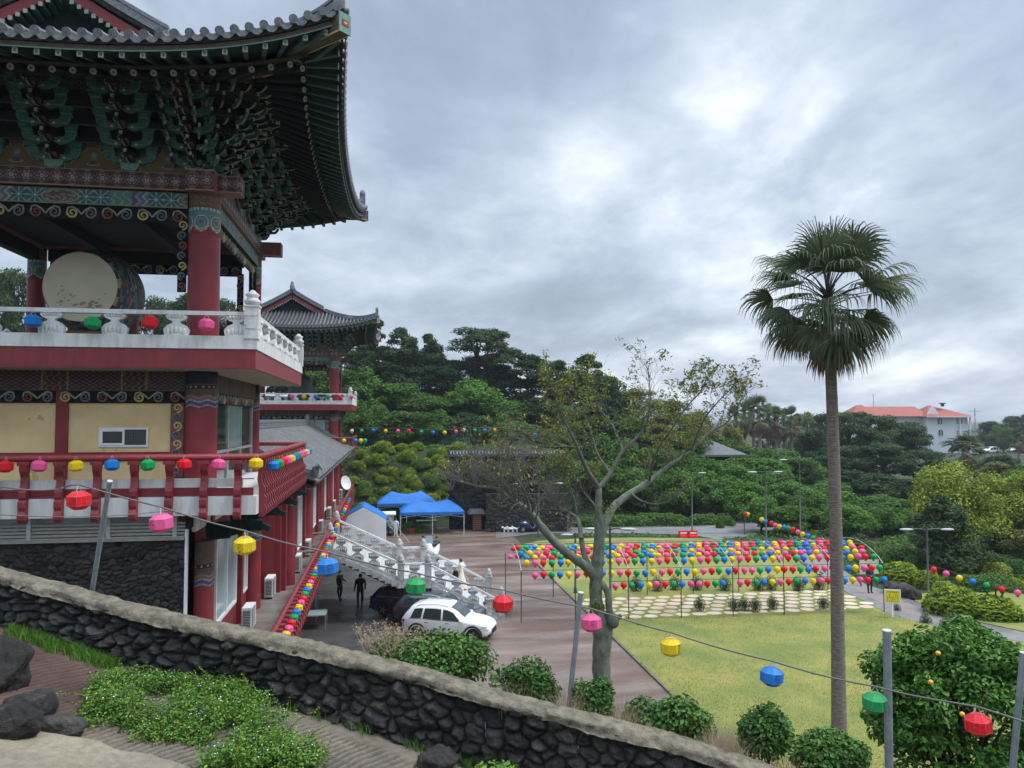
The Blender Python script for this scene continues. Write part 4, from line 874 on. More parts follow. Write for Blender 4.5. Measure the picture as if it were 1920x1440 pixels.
# cream wall panels with red posts, front
d = MB(); d.box(Xl, Xr, Yf-.02, Yf+.2, 8.6, 11.2); cw = d.build('wall', M['cream'], pav)
d = MB(); d.box(Xl, Xr, Yf-.07, Yf-.021, 9.42, 9.64); d.box(-8.35, -8.05, Yf-.075, Yf-.021, 8.6, 11.2); d.box(-5.6, Xr, Yf-.07, Yf-.021, 8.6, 9.42); d.box(-11.6, -11.3, Yf-.075, Yf-.021, 8.6, 11.2)
d.box(Xl, -5.6, Yf-.06, Yf-.021, 8.6, 8.78); d.build('wall_frame', M['red'], pav)
rs = np.random.RandomState(8); d = MB()
for (x, z, s) in ((-8.50, 11.02, .10), (-8.47, 10.9, .06), (-8.75, 10.55, .07), (-8.68, 10.5, .05), (-8.98, 10.5, .035), (-8.85, 9.15, .09), (-8.8, 8.95, .11), (-7.2, 9.7, .05), (-6.9, 9.68, .04), (-8.95, 9.0, .06), (-8.65, 9.3, .05)):
    n = 11; a0 = rs.rand(); P = [(s*rs.uniform(.4, 1.2)*math.cos(a0+6.28*k/n), s*rs.uniform(.6, 1.5)*math.sin(a0+6.28*k/n)) for k in range(n)]
    d.add([(x+a, Yf-.0225, z+b) for a, b in P], [tuple(range(n))])
d.build('damp_stain', M['stain'], cw)
# sliding window in the cream wall
x0, x1, z0, z1 = -7.32, -6.12, 9.77, 10.27; d = MB()
for a, b, c_, e_ in ((x0, x1, z1-.05, z1), (x0, x1, z0, z0+.05), (x0, x0+.05, z0+.05, z1-.05), (x1-.05, x1, z0+.05, z1-.05)): d.box(a, b, Yf-.06, Yf-.022, c_, e_)
w = d.build('window', M['white'], pav); d = MB(); xm = (x0+x1)/2+.03
for a, b, c_, e_ in ((x0+.05, xm, z1-.10, z1-.05), (x0+.05, xm, z0+.05, z0+.10), (x0+.05, x0+.10, z0+.10, z1-.10), (xm-.05, xm, z0+.10, z1-.10)): d.box(a, b, Yf-.085, Yf-.05, c_, e_)
d.build('sash', M['white'], w); d = MB(); d.box(x0+.1, xm-.05, Yf-.055, Yf-.045, z0+.1, z1-.1); d.box(xm, x1-.05, Yf-.05, Yf-.04, z0+.05, z1-.05); d.build('pane', M['glass'], w)
M['screen'] = mat('insect_screen', (.10, .11, .10), .8); d = MB()
for i in range(12): xx = xm+.02+i*.042; d.box(xx, xx+.01, Yf-.058, Yf-.051, z0+.06, z1-.06)
for i in range(9): zz = z0+.08+i*.042; d.box(xm, x1-.05, Yf-.064, Yf-.059, zz, zz+.01)
d.build('insect_screen', M['screen'], w)
# side wall glazing of the middle storey
d = MB(); d.box(Xr-.05, Xr, Yf+.4, Yb-.2, 8.6, 11.2); d.build('side_wall', M['glass'], pav)
d = MB()
for y in (Yf+.45, Yf+1.3, Yf+3.3, Yf+5.4, Yb-.3): d.box(Xr, Xr+.05, y-.05, y+.05, 8.6, 11.18)
d.box(Xr, Xr+.06, Yf+.5, Yb-.35, 9.5, 9.58); d.build('window_frame', M['alu'], pav); d = MB(); d.box(Xr+.003, Xr+.02, Yf+3.4, Yf+5.3, 9.6, 11.1); d.build('blind', M['glass_lit'], pav)
# red lower balcony
d = MB(); d.box(CX-5.39, CX+5.30, 20.02, 30.3, 8.12, 8.58); fl = d.build('lower_balcony_deck', M['white_stone'], pav)
d = MB(); d.box(CX-5.3, CX+5.2, 20.10, 20.2, 8.59, 8.78); d.box(CX-5.3, CX+5.2, 20.22, 20.3, 8.98, 9.0); d.build('skirting', M['red'], pav)
d = MB(); d.box(CX-5.3, CX+4.95, 20.12, 20.19, 8.80, 9.02); d.build('plank', M['white_stone'], pav)
d = MB(); rz = 9.55; pts = [(CX-5.3, 20.0, rz), (CX+5.36, 20.0, rz), (CX+5.39, 20.04, rz), (CX+5.39, 30.2, rz+.02)]; d.tube(pts, .085, 12)
d.tube([(CX+5.39, 30.2, rz), (CX-1, 30.25, rz)], .075, 8); rail = d.build('red_handrail', M['red2'], pav)
def red_baluster(mb, x, y, u, w, zt=9.47, zb=8.02, wd=.17, dp=.2):
    """waisted red post whose foot curls out below the deck edge; u along the rail, w outwards"""
    H = zt-zb; prof = [(-.02, 0), (.10, .0), (.16, .06), (.17, .13), (.12, .2), (.15, .26), (.15, .34), (.10, .38), (.13, .42), (.13, .5), (.07, .56), (.03, .64), (.02, .74), (.06, .80), (.10, .84), (.12, .9), (.12, 1.0), (-.08, 1.0), (-.08, .86), (-.05, .8), (-.07, .65), (-.03, .5), (-.03, .05)]
    u = Vector(u); w = Vector(w); o = Vector((x, y, zb))-u*wd/2; mb.prism([(a, b*H) for a, b in prof], o, w, (0, 0, 1), u*wd)
    mb.obox(Vector((x, y, zt-.04))+w*.02, (wd*1.5 if abs(u.x) > .5 else dp*1.2, dp*1.2 if abs(u.x) > .5 else wd*1.5, .09))
# front posts, measured
for px in (-75, -12, 46, 113, 182, 252, 318, 383, 446):
    q = atY(px, 900, 19.98); m = MB(); red_baluster(m, q.x, 19.99, (1, 0, 0), (0, -1, 0)); m.build('red_baluster', M['red2'], pav)
for i in range(29):
    m = MB(); y = 20.42+i*.345; red_baluster(m, CX+5.33, y, (0, 1, 0), (1, 0, 0), wd=.13); m.build('red_baluster', M['red2'], pav)
# lower storey: black basalt wall, louvres, white return
M['louvre'] = mat('louvre_slat', (.42, .43, .42), .6, (.3, .3, .29), 5)
d = MB()
for i in range(5): z = 7.56+i*.085; d.bar((-13, 20.42, z), (-4.95, 20.42, z), .05, .055)
d.build('louvre', M['louvre'], pav)
d = MB()
for x in (-12.2, -10.3, -8.55, -6.75, -5.2): d.box(x-.05, x+.05, 20.36, 20.46, 7.5, 8.1)
d.box(-13, -4.95, 20.7, 20.8, 4, 8.1); d.build('louvre_frame', M['alu'], pav)
def plw(u, v): return np.stack([-13+u, np.full_like(u, 20.40), 4.6+v], 1), np.stack([u*0, u*0-1, u*0], 1)
stone_face('basalt_wall', 8.05, 2.9, plw, cell=(.20, .115), res=.0155, depth=.06, seed=21, parent=pav, tone=(.022, .065))
d = MB(); d.box(-13, -4.97, 20.3, 20.72, 7.49, 7.555); d.build('wall_cap', M['concrete'], pav)
d = MB(); d.box(-4.955, -4.9, 20.36, 21.15, 3.9, 7.75); d.build('white_return', M['white'], pav)
d = MB(); d.box(-4.95, -4.86, 20.36, 21.1, 7.75, 8.1); d.build('upper_return', M['black_wood'], pav)
# ================================================================ LONG HALL: side wall, terrace, tiled roof
hall = empty('long_hall', (0, 0, 0), 'long red hall with tall windows, terrace and grey tiled roof between the two pavilions', 'building')
XW = -4.9
d = MB(); d.box(XW-.25, XW, 20.5, 31.5, 3.7, 8.1); d.box(XW-.25, XW, 20.5, 66, 0, 3.69); d.box(-4.35, -4.1, 31.5, 66, 3.7, 7.45); d.box(-4.9, -4.35, 31.4, 31.6, 3.7, 8.1); d.build('wall', M['red'], hall)
def pier(x, y, w=.16, z1=8.1):
    m = MB(); m.box(x, x+.16, y-w, y+w, 3.7, z1); return m.build('pier', M['red'], hall)
def hwin(x, y0, y1, z0=4.5, z1=7.0):
    m = MB(); t = .09
    for a, b, c_, e_ in ((y0, y1, z1-t, z1), (y0, y1, z0, z0+t), (y0, y0+t, z0+t, z1-t), (y1-t, y1, z0+t, z1-t), ((y0+y1)/2-.05, (y0+y1)/2+.05, z0+t, z1-t)): m.box(x, x+.07, a, b, c_, e_)
    w_ = m.build('window', M['white'], hall); m = MB(); m.box(x+.005, x+.02, y0+t, y1-t, z0+t, z1-t); m.build('pane', M['glass_lit'], w_)
for y0, y1 in ((23.5, 26.6), (27.6, 28.6), (30.0, 31.2)): hwin(XW, y0, y1)
for i in range(9): hwin(-4.1, 32.6+3.7*i, 34.9+3.7*i, 4.4, 6.9)
for y in (22.6, 27.1, 29.3): pier(XW, y)
for i in range(10): pier(-4.1, 32.0+3.7*i, .2, 7.4); pier(-4.1, 35.4+3.7*i, .07, 7.4)
for y, x, z1 in ((21.5, -4.83, 8.1), (29.1, -4.8, 8.1), (33, -4.0, 7.4), (40.4, -4.0, 7.4), (47.8, -4.0, 7.4), (55.2, -4.0, 7.4), (62.6, -4.0, 7.4)):
    r = .34 if y < 30 else .3; c, (P, F, xs, zs, H) = column(hall, x, y, r, 3.7, z1-.3 if y > 30 else 7.3, 6.1 if y < 30 else z1-.5); np_mesh('column_painting', P, F, M['paint'], c, fcol=pat_band(xs, zs))
d = MB(); d.box(-4.9, -4.8, 20.8, 31.4, 7.62, 8.11); d.build('cornice', M['white'], hall)
for y in (22.0, 25.2, 28.4, 31.6):                    # dark carved beam ends curling out under the balcony
    d = MB(); P = [Vector((XW+.1, y, 7.45)), Vector((XW+.7, y, 7.50)), Vector((XW+1.2, y, 7.62)), Vector((XW+1.55, y, 7.58)), Vector((XW+1.75, y, 7.48))]
    for k, (a, b) in enumerate(zip(P[:-1], P[1:])): d.bar(a, b, .14, .46-.1*k)
    d.build('beam_end', M['dark_teal'], hall)
# terrace
d = MB(); d.box(XW, -2.86, 20.6, 68.5, 3.42, 3.7); d.build('terrace_floor', M['floor'], hall)
d = MB(); d.tube([(-2.98, 20.4, 4.78), (-2.95, 45, 4.78), (-2.9, 68.3, 4.80)], .075, 10); d.tube([(-2.9, 68.3, 4.8), (-4, 68.3, 4.8)], .06, 8); d.build('terrace_handrail', M['red2'], hall)
d = MB(); d.box(-2.86, -2.80, 20.6, 68.5, 3.4, 3.72); d.build('terrace_edge', M['red'], hall)
for i in range(93):
    y = 20.6+i*.515
    if 38.8 < y < 44.4: continue
    m = MB(); red_baluster(m, -2.93, y, (0, 1, 0), (1, 0, 0), 4.72, 3.38, wd=.16); m.build('terrace_baluster', M['red2'], hall)
# tiled roof: ridge X -6.8 at 9.95, eave X -3.1 at 7.75
def hr(y, t, dz=0):
    """t 0 eave .. 1 ridge"""
    e = .55*max(0, (y-60)/8)**2+.45*max(0, (36-y)/4)**2; yy = y
    x = -3.0-3.8*t; z = 7.72+2.23*(max(t, 0)**1.25)+e*(1-t)**2*.5; return Vector((x+.25*e*(1-t), yy+(1-t)*(1.6 if y > 66.5 else 0)*0, z+dz))
d = MB(); de = MB(); y = 32.2
while y < 68.3:
    d.tube([hr(y, t, .05) for t in np.linspace(0, 1, 7)], .075, 6, caps=False); p = hr(y, -.01, .05); de.tube([p, p+Vector((.05, 0, -.02))], .09, 8); y += .33
rt = d.build('roof', M['tile'], hall); de.build('eave_end_tiles', M['tile_end'], hall)
d = MB(); d.grid(lambda a, b: hr(32+36.5*a, b, 0), 40, 8); d.grid(lambda a, b: hr(32+36.5*a, b, -.12), 40, 8); d.add([hr(32, 0), hr(68.5, 0), hr(68.5, 0, -.12), hr(32, 0, -.12)], [(0, 1, 2, 3)])
d.grid(lambda a, b: Vector((-6.8-3.7*b, 32+36.5*a, 9.95-2.2*b)), 10, 3); d.build('roof_deck', M['tile_dark'], hall)
d = MB()
for k, (w_, a, b) in enumerate(((.34, 0, .14), (.28, .15, .28), (.32, .29, .36), (.2, .37, .46))):
    d.box(-6.8-w_/2, -6.8+w_/2, 31.8, 68.6, 9.98+a, 9.98+b)
    for y in (32.05, 68.3):
        P = [hr(y, t, .1+a*.8) for t in np.linspace(0, .98, 9)]
        for p, q in zip(P[:-1], P[1:]): d.bar(p+Vector((0, 0, .05)), q+Vector((0, 0, .05)), w_*.9, (b-a)*.8)
d.obox((-6.8, 68.4, 10.6), (.3, .3, .5)); P = hr(32.05, 0, .2); d.tube([P, P+Vector((.05, -.1, .35)), P+Vector((.2, -.15, .5)), P+Vector((.33, -.15, .3))], [.16, .15, .1, .05], 7)
d.build('roof_ridge', M['tile_end'], hall)
d = MB(); y = 32.3
while y < 68: d.bar(hr(y, 0.02, -.2), hr(y, .32, -.22), .09, .1); y += .45
d.box(-4.2, -4.0, 32, 68, 7.40, 7.72); d.build('rafters', M['scroll_r'], hall)
# ---------------------------------------------------------------- the far pavilion's own lower part
d = MB(); d.box(Xl+.2, Xr+.2, Yf+48-.02, Yf+48.2, 3.5, 11.24); d.build('wall', M['red'], bell, origin=(.2, 48, -.5))
d = MB()
for x0, x1 in ((-11.2, -9.6), (-9.5, -7.9), (-7.8, -6.35), (-6.25, -5.3)): d.box(x0, x1, Yf+47.94, Yf+47.978, 9.35, 10.72)
wn = d.build('window', M['glass_lit'], bell, origin=(.2, 48, -.5))
d = MB(); d.box(CX-5, CX+5.5, 68.0, 78.3, 7.6, 8.0); d.build('lower_balcony_deck', M['red'], bell, origin=(.2, 48, -.5))
d = MB(); d.tube([(-6, 68.05, 8.85), (-3.0, 68.05, 8.85), (-3.0, 78, 8.85)], .06, 8)
for i in range(22): red_baluster(d, -5.9+i*.42 if i < 7 else -3.03, 68.1 if i < 7 else 68.1+(i-7)*.6, (1, 0, 0) if i < 7 else (0, 1, 0), (0, -1, 0) if i < 7 else (1, 0, 0), 8.8, 7.6)
d.build('red_railing', M['red2'], bell, origin=(.2, 48, -.5))
# bell
M['bronze'] = mat('dark_bronze', (.035, .05, .055), .6, (.05, .075, .075), 3)
d = MB(); d.lathe([(1.18, -1.3), (1.22, -1.1), (1.15, -.4), (1.0, .5), (.8, .95), (.35, 1.15), (0, 1.2)], (-7.9, 73.4, 13.4), 28)
for z in (-1.12, .62): d.lathe([(1.2 if z < 0 else .97, z), (1.25 if z < 0 else 1.02, z+.05), (1.2 if z < 0 else .95, z+.12)], (-7.9, 73.4, 13.4), 28)
bl = tag(d.build('temple_bell', M['bronze'], None, origin=(-7.9, 73.4, 12.1)), 'large dark bronze bell hanging in the far pavilion', 'bell')
d = MB(); d.tube([(-8.2, 73.4, 14.55), (-8.1, 73.4, 14.95), (-7.9, 73.4, 15.1), (-7.7, 73.4, 14.95), (-7.6, 73.4, 14.55)], .09, 8); d.tube([(-7.9, 73.4, 15.05), (-7.9, 73.4, 16.2)], .05, 6); d.build('hanger', M['bronze'], bl)
# ---------------------------------------------------------------- the drum
DX, DZ = -8.72, 14.28; drum = empty('big_drum', (DX, 25, 12.3), 'huge temple drum with a pale stained skin and a painted barrel behind the white balustrade', 'drum')
M['skin_drum'] = mat('drum_skin', (.55, .50, .36), .7, (.62, .57, .43), .9)
dm = MB(); n = 48; V = [(DX, 23.55, DZ)]+[(DX+1.0*math.cos(6.283*k/n), 23.60, DZ+1.0*math.sin(6.283*k/n)) for k in range(n)]; dm.add(V, [(0, 1+k, 1+(k+1) % n) for k in range(n)], True); dm.build('drum_skin', M['skin_drum'], drum)
dm = MB(); rs = np.random.RandomState(2)
for k in range(46):
    x, z, s = (rs.normal(.40, .2), rs.normal(-.52, .13), rs.uniform(.02, .075)) if k < 26 else (rs.normal(-.25, .22), rs.normal(-.42, .2), rs.uniform(.01, .045))
    if math.hypot(x, z) > .9: continue
    n = 9; dm.add([(DX+x+s*rs.uniform(.5, 2.0)*math.cos(6.28*i/n), 23.55+.05*math.hypot(x, z)-.012, DZ+z+s*rs.uniform(.3, 1.0)*math.sin(6.28*i/n)+.3*s*math.cos(6.28*i/n)) for i in range(n)], [tuple(range(n))])
M['drum_stain'] = mat('worn_brown', (.24, .17, .10), .9, (.42, .35, .23), 16); dm.build('stain', M['drum_stain'], drum)
def barrel(x, y): pass
nA, nL = 72, 40; aa, ll = np.meshgrid(np.linspace(0, 2*np.pi, nA+1), np.linspace(0, 1, nL+1)); rr = 1.0+.30*np.sin(np.pi*ll)
P = np.stack([DX+rr*np.cos(aa), 23.6+2.5*ll, DZ+rr*np.sin(aa)], -1).reshape(-1, 3)
ac, lc = np.meshgrid((np.arange(nA)+.5)/nA*2*np.pi, (np.arange(nL)+.5)/nL); ac, lc = ac.ravel(), lc.ravel()
c = np.tile(np.array([.03, .05, .06]), (len(ac), 1)); q = np.sin(ac*9+3*np.sin(lc*14))+np.sin(lc*19+2*np.cos(ac*5)); lay(c, q > .9, [.07, .13, .14]); lay(c, q < -1.1, [.16, .07, .04]); lay(c, (q > -.1) & (q < .1), [.22, .2, .13]); lay(c, (lc < .06) | (lc > .94), [.02, .02, .02]); lay(c, (lc < .045) & (np.sin(ac*60) > .2), [.3, .27, .16])
np_mesh('barrel', P, grid_faces(nA+1, nL+1), M['paint'], drum, fcol=c)
for y in (24.1, 25.5):
    dm = MB(); dm.box(DX-1.0, DX-.8, y-.1, y+.1, 12.3, 13.5); dm.box(DX+.8, DX+1.0, y-.1, y+.1, 12.3, 13.5); dm.box(DX-.8, DX+.8, y-.1, y+.1, 12.9, 13.05); dm.build('stand', M['scroll_r'], drum)
# potted cycad and rocks on the balcony, spotlight
def spotlight(x, y, z):
    e_ = empty('floodlight', (x, y, z), 'small round black floodlight on the balcony between the red columns', 'light'); m = MB(); m.tube([(x-.16, y, z), (x-.05, y, z), (x+.08, y, z)], [.26, .26, .14], 14); m.build('housing', M['black'], e_)
    m = MB(); m.tube([(x, y, z-.75), (x, y, z)], .02, 6); m.bar((x, y-.25, z), (x, y+.25, z), .03, .04); m.build('bracket', M['black'], e_)
spotlight(-4.6, 24.2, 13.4)
m = MB(); rs = random.Random(5)
for i, (px, w_) in enumerate(((165, .32), (183, .24), (205, .38), (235, .12))): q = atY(px, 622, 21.0); boulder('garden_rock', (q.x, 21.0, 12.42), (w_, .2, .24), 90+i, label=['round ochre rock', 'small ochre rock', 'broad ochre rock', 'tiny grey rock'][i]+' on the balcony behind the white balustrade', tone=(.16, .15, .14, .1)[i], sub=3)
# ---------------------------------------------------------------- air conditioners along the wall
def ac_unit(x, y, z=3.7):
    e_ = empty('air_conditioner', (x, y, z)); m = MB(); m.box(x-.32, x-.02, y-.42, y+.42, z+.08, z+.78); m.build('casing', M['white'], e_)
    m = MB(); m.box(x-.02, x-.006, y-.36, y+.20, z+.13, z+.73); m.box(x-.28, x-.06, y-.435, y-.421, z+.15, z+.7); m.build('recess', M['rubber'], e_)
    m = MB()
    for k in range(11): m.box(x-.005, x+.01, y-.37, y+.21, z+.15+k*.055, z+.165+k*.055); m.box(x-.29, x-.05, y-.45, y-.436, z+.16+k*.05, z+.18+k*.05)
    m.build('grille', M['alu'], e_); m = MB(); m.box(x-.30, x-.04, y-.36, y-.30, z, z+.08); m.box(x-.30, x-.04, y+.30, y+.36, z, z+.08); m.build('foot', M['rubber'], e_); return e_
ac = ac_unit(-4.2, 26.2); act = tree_of(ac); tag(ac, 'white air conditioner nearest the lava wall, at the near end of the terrace', 'air conditioner', 'air conditioners along the terrace wall')
for i, (x, y) in enumerate(((-4.2, 30.8), (-3.72, 35.6), (-3.72, 39.8), (-3.72, 47.4), (-3.72, 54.0), (-3.72, 58.6), (-3.72, 63.5), (-3.72, 67.2))):
    dup_at(act, (x, y, 3.7), label='white air conditioner on the terrace, %s from the near end of the row' % ordi(i+1), group='air conditioners along the terrace wall')
for y, r in ((30.0, .0), (38.4, 0), (46.3, 0)):
    pass
# satellite dish and two wooden benches on the terrace
e_ = empty('satellite_dish', (-3.5, 64.8, 3.7), 'white satellite dish at the far end of the terrace', 'satellite dish'); m = MB(); c = Vector((-3.4, 64.5, 5.25)); m.tube([(-3.5, 64.8, 3.7), (-3.5, 64.8, 5.1), c+Vector((0, .1, 0))], .035, 6); m.build('mast', M['steel'], e_)
m = MB(); nrm = Vector((.75, -.6, .25)).normalized(); a = nrm.orthogonal().normalized(); b = nrm.cross(a)
m.grid(lambda s, t: c+(a*math.cos(6.2832*s)+b*math.sin(6.2832*s))*(.58*t)+nrm*(.14*t*t), 20, 4); m.build('dish', M['white'], e_); m = MB(); m.tube([c-b*.5+nrm*.1, c+nrm*.45], .015, 5); m.ell(c+nrm*.45, (.05, .05, .05), 6, 4); m.build('feed_arm', M['steel'], e_)
for i, (y, lb) in enumerate(((36.6, 'simple wooden table frame on the terrace just before the stone stairs'), (42.3, 'low wooden bench on the terrace at the top of the stone stairs'))):
    e_ = empty('wooden_bench', (-3.5, y, 3.7), lb, 'bench'); m = MB(); m.box(-4.05, -3.1, y-.2, y+.2, 4.38, 4.44); m.build('seat', M['coping'], e_)
    for sx in (-4.0, -3.15): m = MB(); m.box(sx-.04, sx+.04, y-.16, y+.16, 3.7, 4.38); m.build('leg', M['scroll_r'], e_)
# ================================================================ STONE STAIRCASE
st = empty('stone_staircase', (2, 42, 0), 'pale granite staircase with carved balustrades leading from the car park up to the red terrace', 'staircase')
YN, YF = 40.6, 45.7
def zs(x): return 3.7 if x < -2.8 else (3.7-(x+2.8)/3.6*1.7 if x < .8 else (2.0 if x < 2.1 else max(0, 2.0-(x-2.1)/3.7*2.0)))
d = MB(); n1 = 11
for i in range(n1): x = -2.8+3.6*i/n1; d.box(x, x+3.6/n1, YN+.15, YF-.15, zs(x+3.6/n1*.999)-.28, zs(x+.0)-.0)
d.box(.8, 2.1, YN+.15, YF-.15, 1.7, 2.0)
for i in range(12): x = 2.1+3.7*i/12; d.box(x, x+3.7/12, YN+.15, YF-.15, -.01, 2.0-2.0*i/12-.005)
d.build('steps', M['grey_stone'], st)
d = MB(); d.add([(-2.8, YN+.16, 3.3), (.8, YN+.16, 1.55), (.8, YF-.16, 1.55), (-2.8, YF-.16, 3.3)], [(0, 1, 2, 3)]); d.box(.9, 2.1, YN+.6, YF-.6, 0, 1.7); d.build('underside', M['conc_path'], st)
def lotus_post(x, y, z, h=1.35, w=.34):
    m = MB(); a = w/2; m.box(x-a, x+a, y-a, y+a, z-.25, z+h-.32); m.box(x-a-.03, x+a+.03, y-a-.03, y+a+.03, z+h-.32, z+h-.26); m.box(x-a*.6, x+a*.6, y-a-.012, y-a, z+.15, z+h-.5)
    m.lathe([(a*.7, z+h-.26), (a*1.1, z+h-.18), (a*1.15, z+h-.1), (a*.8, z+h), (a*.85, z+h+.03), (a*.6, z+h+.12), (a*.2, z+h+.2), (0, z+h+.21)], (x, y, 0), 12); return m.build('newel_post', M['grey_stone'], st)
for y in (YN, YF):
    for x in (-2.85, .75, 2.15, 6.0): lotus_post(x, y, max(0, zs(x)) if x < 5 else 0, 1.3 if x < 5 else 1.45)
    for (xa, xb) in ((-2.7, .6), (.92, 1.98), (2.32, 5.82)):
        m = MB(); za, zb_ = (zs(xa)+.96, zs(xb)+.96); m.bar((xa, y, za), (xb, y, zb_), .13, .11); m.build('handrail', M['white_stone'], st)
        m = MB(); m.bar((xa, y, za-.84), (xb, y, zb_-.84), .22, .22); m.bar((xa, y+.0, za-1.02), (xb, y, zb_-1.02), .30, .16)
        # stepped string stones along the flight
        if abs(za-zb_) > .1:
            k = int((xb-xa)/.32)
            for i in range(k): x = xa+(xb-xa)*(i+.5)/k; z = za+(zb_-za)*(i+.5)/k; m.box(x-.16, x+.16, y-.17 if y < 41 else y-.15, y+.15 if y < 41 else y+.17, z-1.25, z-.98)
        m.build('string_course', M['grey_stone'], st)
        k = 4 if xb-xa > 3 else (1 if xb-xa < 1.2 else 3)
        for i in range(k):
            t = (i+.5)/k; x = xa+(xb-xa)*t; z = za+(zb_-za)*t; m = MB(); dz = (zb_-za)/(xb-xa)
            P = [(-.3, -.76-.3*dz), (.3, -.76+.3*dz), (.32, -.58), (.2, -.46), (.1, -.42), (.12, -.36), (.26, -.28), (.27, -.06), (-.27, -.06), (-.26, -.28), (-.12, -.36), (-.1, -.42), (-.2, -.46), (-.32, -.58)]
            m.prism(P, (x, y-.06, z), (1, 0, dz*.0), (0, 0, 1), (0, .12, 0))
            for q in (-2, -1, 0, 1, 2): m.ell((x+q*.1, y-.06, z-.6-.012*q*q), (.055, .03, .11), 6, 4); m.ell((x+q*.09, y-.06, z-.2), (.05, .03, .09), 6, 4)
            m.build('carved_panel', M['grey_stone'], st)
pot = empty('flower_pot', (6.0, 41.9, 0), 'wide black planter bowl with earth beside the far foot of the stone stairs', 'planter'); m = MB(); m.lathe([(.25, 0), (.42, .1), (.78, .42), (.82, .5), (.74, .5), (.68, .40), (0, .38)], (6.0, 41.9, 0), 20)
pot.location = (6.0, 41.9, 0); m.build('bowl', M['rubber'], pot); m = MB(); m.lathe([(.66, .42), (0, .45)], (6.0, 41.9, 0), 14); m.build('earth', M['soil'], pot)
# ================================================================ TENTS
M['tent'] = mat('blue_canvas', (.025, .19, .60), .6, (.02, .15, .50), 1.2, transl=.12); M['tent_w'] = mat('white_canvas', (.85, .86, .88), .6, (.78, .79, .82), 1.5, transl=.15); M['pole'] = mat('white_pole', (.55, .56, .56), .4)
def canopy_tent(x0, x1, y0, y1, ze, zp, label, n=2, rz=0):
    c = ((x0+x1)/2, (y0+y1)/2); t = empty('canopy_tent', (c[0], c[1], 0), label, 'tent'); m = MB(); w = (x1-x0)/n
    def hz(a, b):
        k = a/w; i = min(n-1, int(k)); f = k-i; yb = abs(b/(y1-y0)*2-1); fx = abs(f*2-1)
        e = min(1-fx if not (0 < i or f > .5) or not (i < n-1 or f < .5) or True else 1, 1)
        if n == 2: e = (1-fx) if (i == 0 and f < .5) or (i == 1 and f > .5) else 1-.35*math.sin(math.pi*(1-abs((a/(x1-x0))*2-1)*2 if abs((a/(x1-x0))*2-1) < .5 else 0)/1*.5)
        return ze+(zp-ze)*min(max(0, e), 1-yb)**.85
    m.grid(lambda a, b: Vector((x0+(x1-x0)*a, y0+(y1-y0)*b, hz(a*(x1-x0), b*(y1-y0)))), 24, 14)
    for a, b in (((x0, y0), (x1, y0)), ((x1, y0), (x1, y1)), ((x1, y1), (x0, y1)), ((x0, y1), (x0, y0))):
        k = 10; V = []
        for i in range(k+1): p = (a[0]+(b[0]-a[0])*i/k, a[1]+(b[1]-a[1])*i/k); V += [(p[0], p[1], ze), (p[0], p[1], ze-.26-.02*math.sin(i*2.1))]
        m.add(V, [(2*i, 2*i+1, 2*i+3, 2*i+2) for i in range(k)])
    m.build('canopy', M['tent'], t)
    for i in range(n+1):
        for y in (y0+.05, y1-.05): x = x0+.05+(x1-x0-.1)*i/n; m = MB(); m.box(x-.03, x+.03, y-.03, y+.03, 0, ze); m.box(x-.06, x+.06, y-.06, y+.06, 0, .02); m.build('leg', M['pole'], t)
    m = MB()
    for y in (y0+.06, y1-.06):
        for i in range(n):
            xa, xb = x0+.05+(x1-x0-.1)*i/n, x0+.05+(x1-x0-.1)*(i+1)/n; m.bar((xa, y, ze-.1), (xb, y, ze-.5), .02, .03); m.bar((xa, y, ze-.5), (xb, y, ze-.1), .02, .03)
    m.build('scissor_frame', M['pole'], t); return t
a = G(750, 1003); b = G(873, 1003)
canopy_tent(a.x, b.x, a.y, a.y+3.3, 2.0, 3.0, 'blue pop-up tent standing in front, with its open side to the car park')
canopy_tent(a.x-2.1, a.x+3.5, a.y+4.4, a.y+7.4, 2.35, 3.4, 'blue pop-up tent at the back, partly hidden by the other open blue tent')
# tent with white sidewall
a = G(642, 1003); b = G(724, 1020); t = empty('canopy_tent', ((a.x+b.x)/2, a.y, 0), 'small blue tent with white side walls behind the stone stairs', 'tent')
x0, x1, y0, y1, ze, zp = a.x+.1, b.x, b.y-.1, b.y+3.9, 2.0, 3.25; xm = (x0+x1)/2; ym = (y0+y1)/2
m = MB(); ap = (xm, ym, zp+.1)
m.grid(lambda s, q: Vector((x0+(x1-x0)*s, y0+(y1-y0)*q, ze+(zp-ze+.1)*max(0, min(1-abs(2*s-1), 1.0))**.9*(1-.15*abs(2*q-1)))), 16, 10)
V = [(x1, y0+(y1-y0)*i/6, ze) for i in range(7)]+[(x1+.01, y0+(y1-y0)*i/6, ze-.5) for i in range(7)]; m.add(V, [(i, i+1, i+8, i+7) for i in range(6)])
m.build('canopy', M['tent'], t)
m = MB(); m.grid(lambda s, q: Vector((x0+(x1-x0)*s, y0-.02-.08*math.sin(s*9)*(1-q)*.5, .02+(ze-.02+(zp-ze-.15)*max(0, 1-abs(2*s-1))**.9)*q)), 20, 8)
m.grid(lambda s, q: Vector((x1+.02, y0+(y1-y0)*s, .02+(ze-.6)*q)), 8, 3); m.build('side_wall', M['tent_w'], t)
for x in (x0+.04, x1-.04):
    for y in (y0+.05, y1-.05): m = MB(); m.box(x-.025, x+.025, y-.025, y+.025, 0, ze); m.build('leg', M['pole'], t)
m = MB(); m.tube([(x1, y0, 1.95), (x1+1.5, y0-.9, .03)], .015, 5); m.tube([(x1, y1, 1.95), (x1+1.9, y1-3, .03)], .015, 5); m.build('guy_rope', M['string'], t)
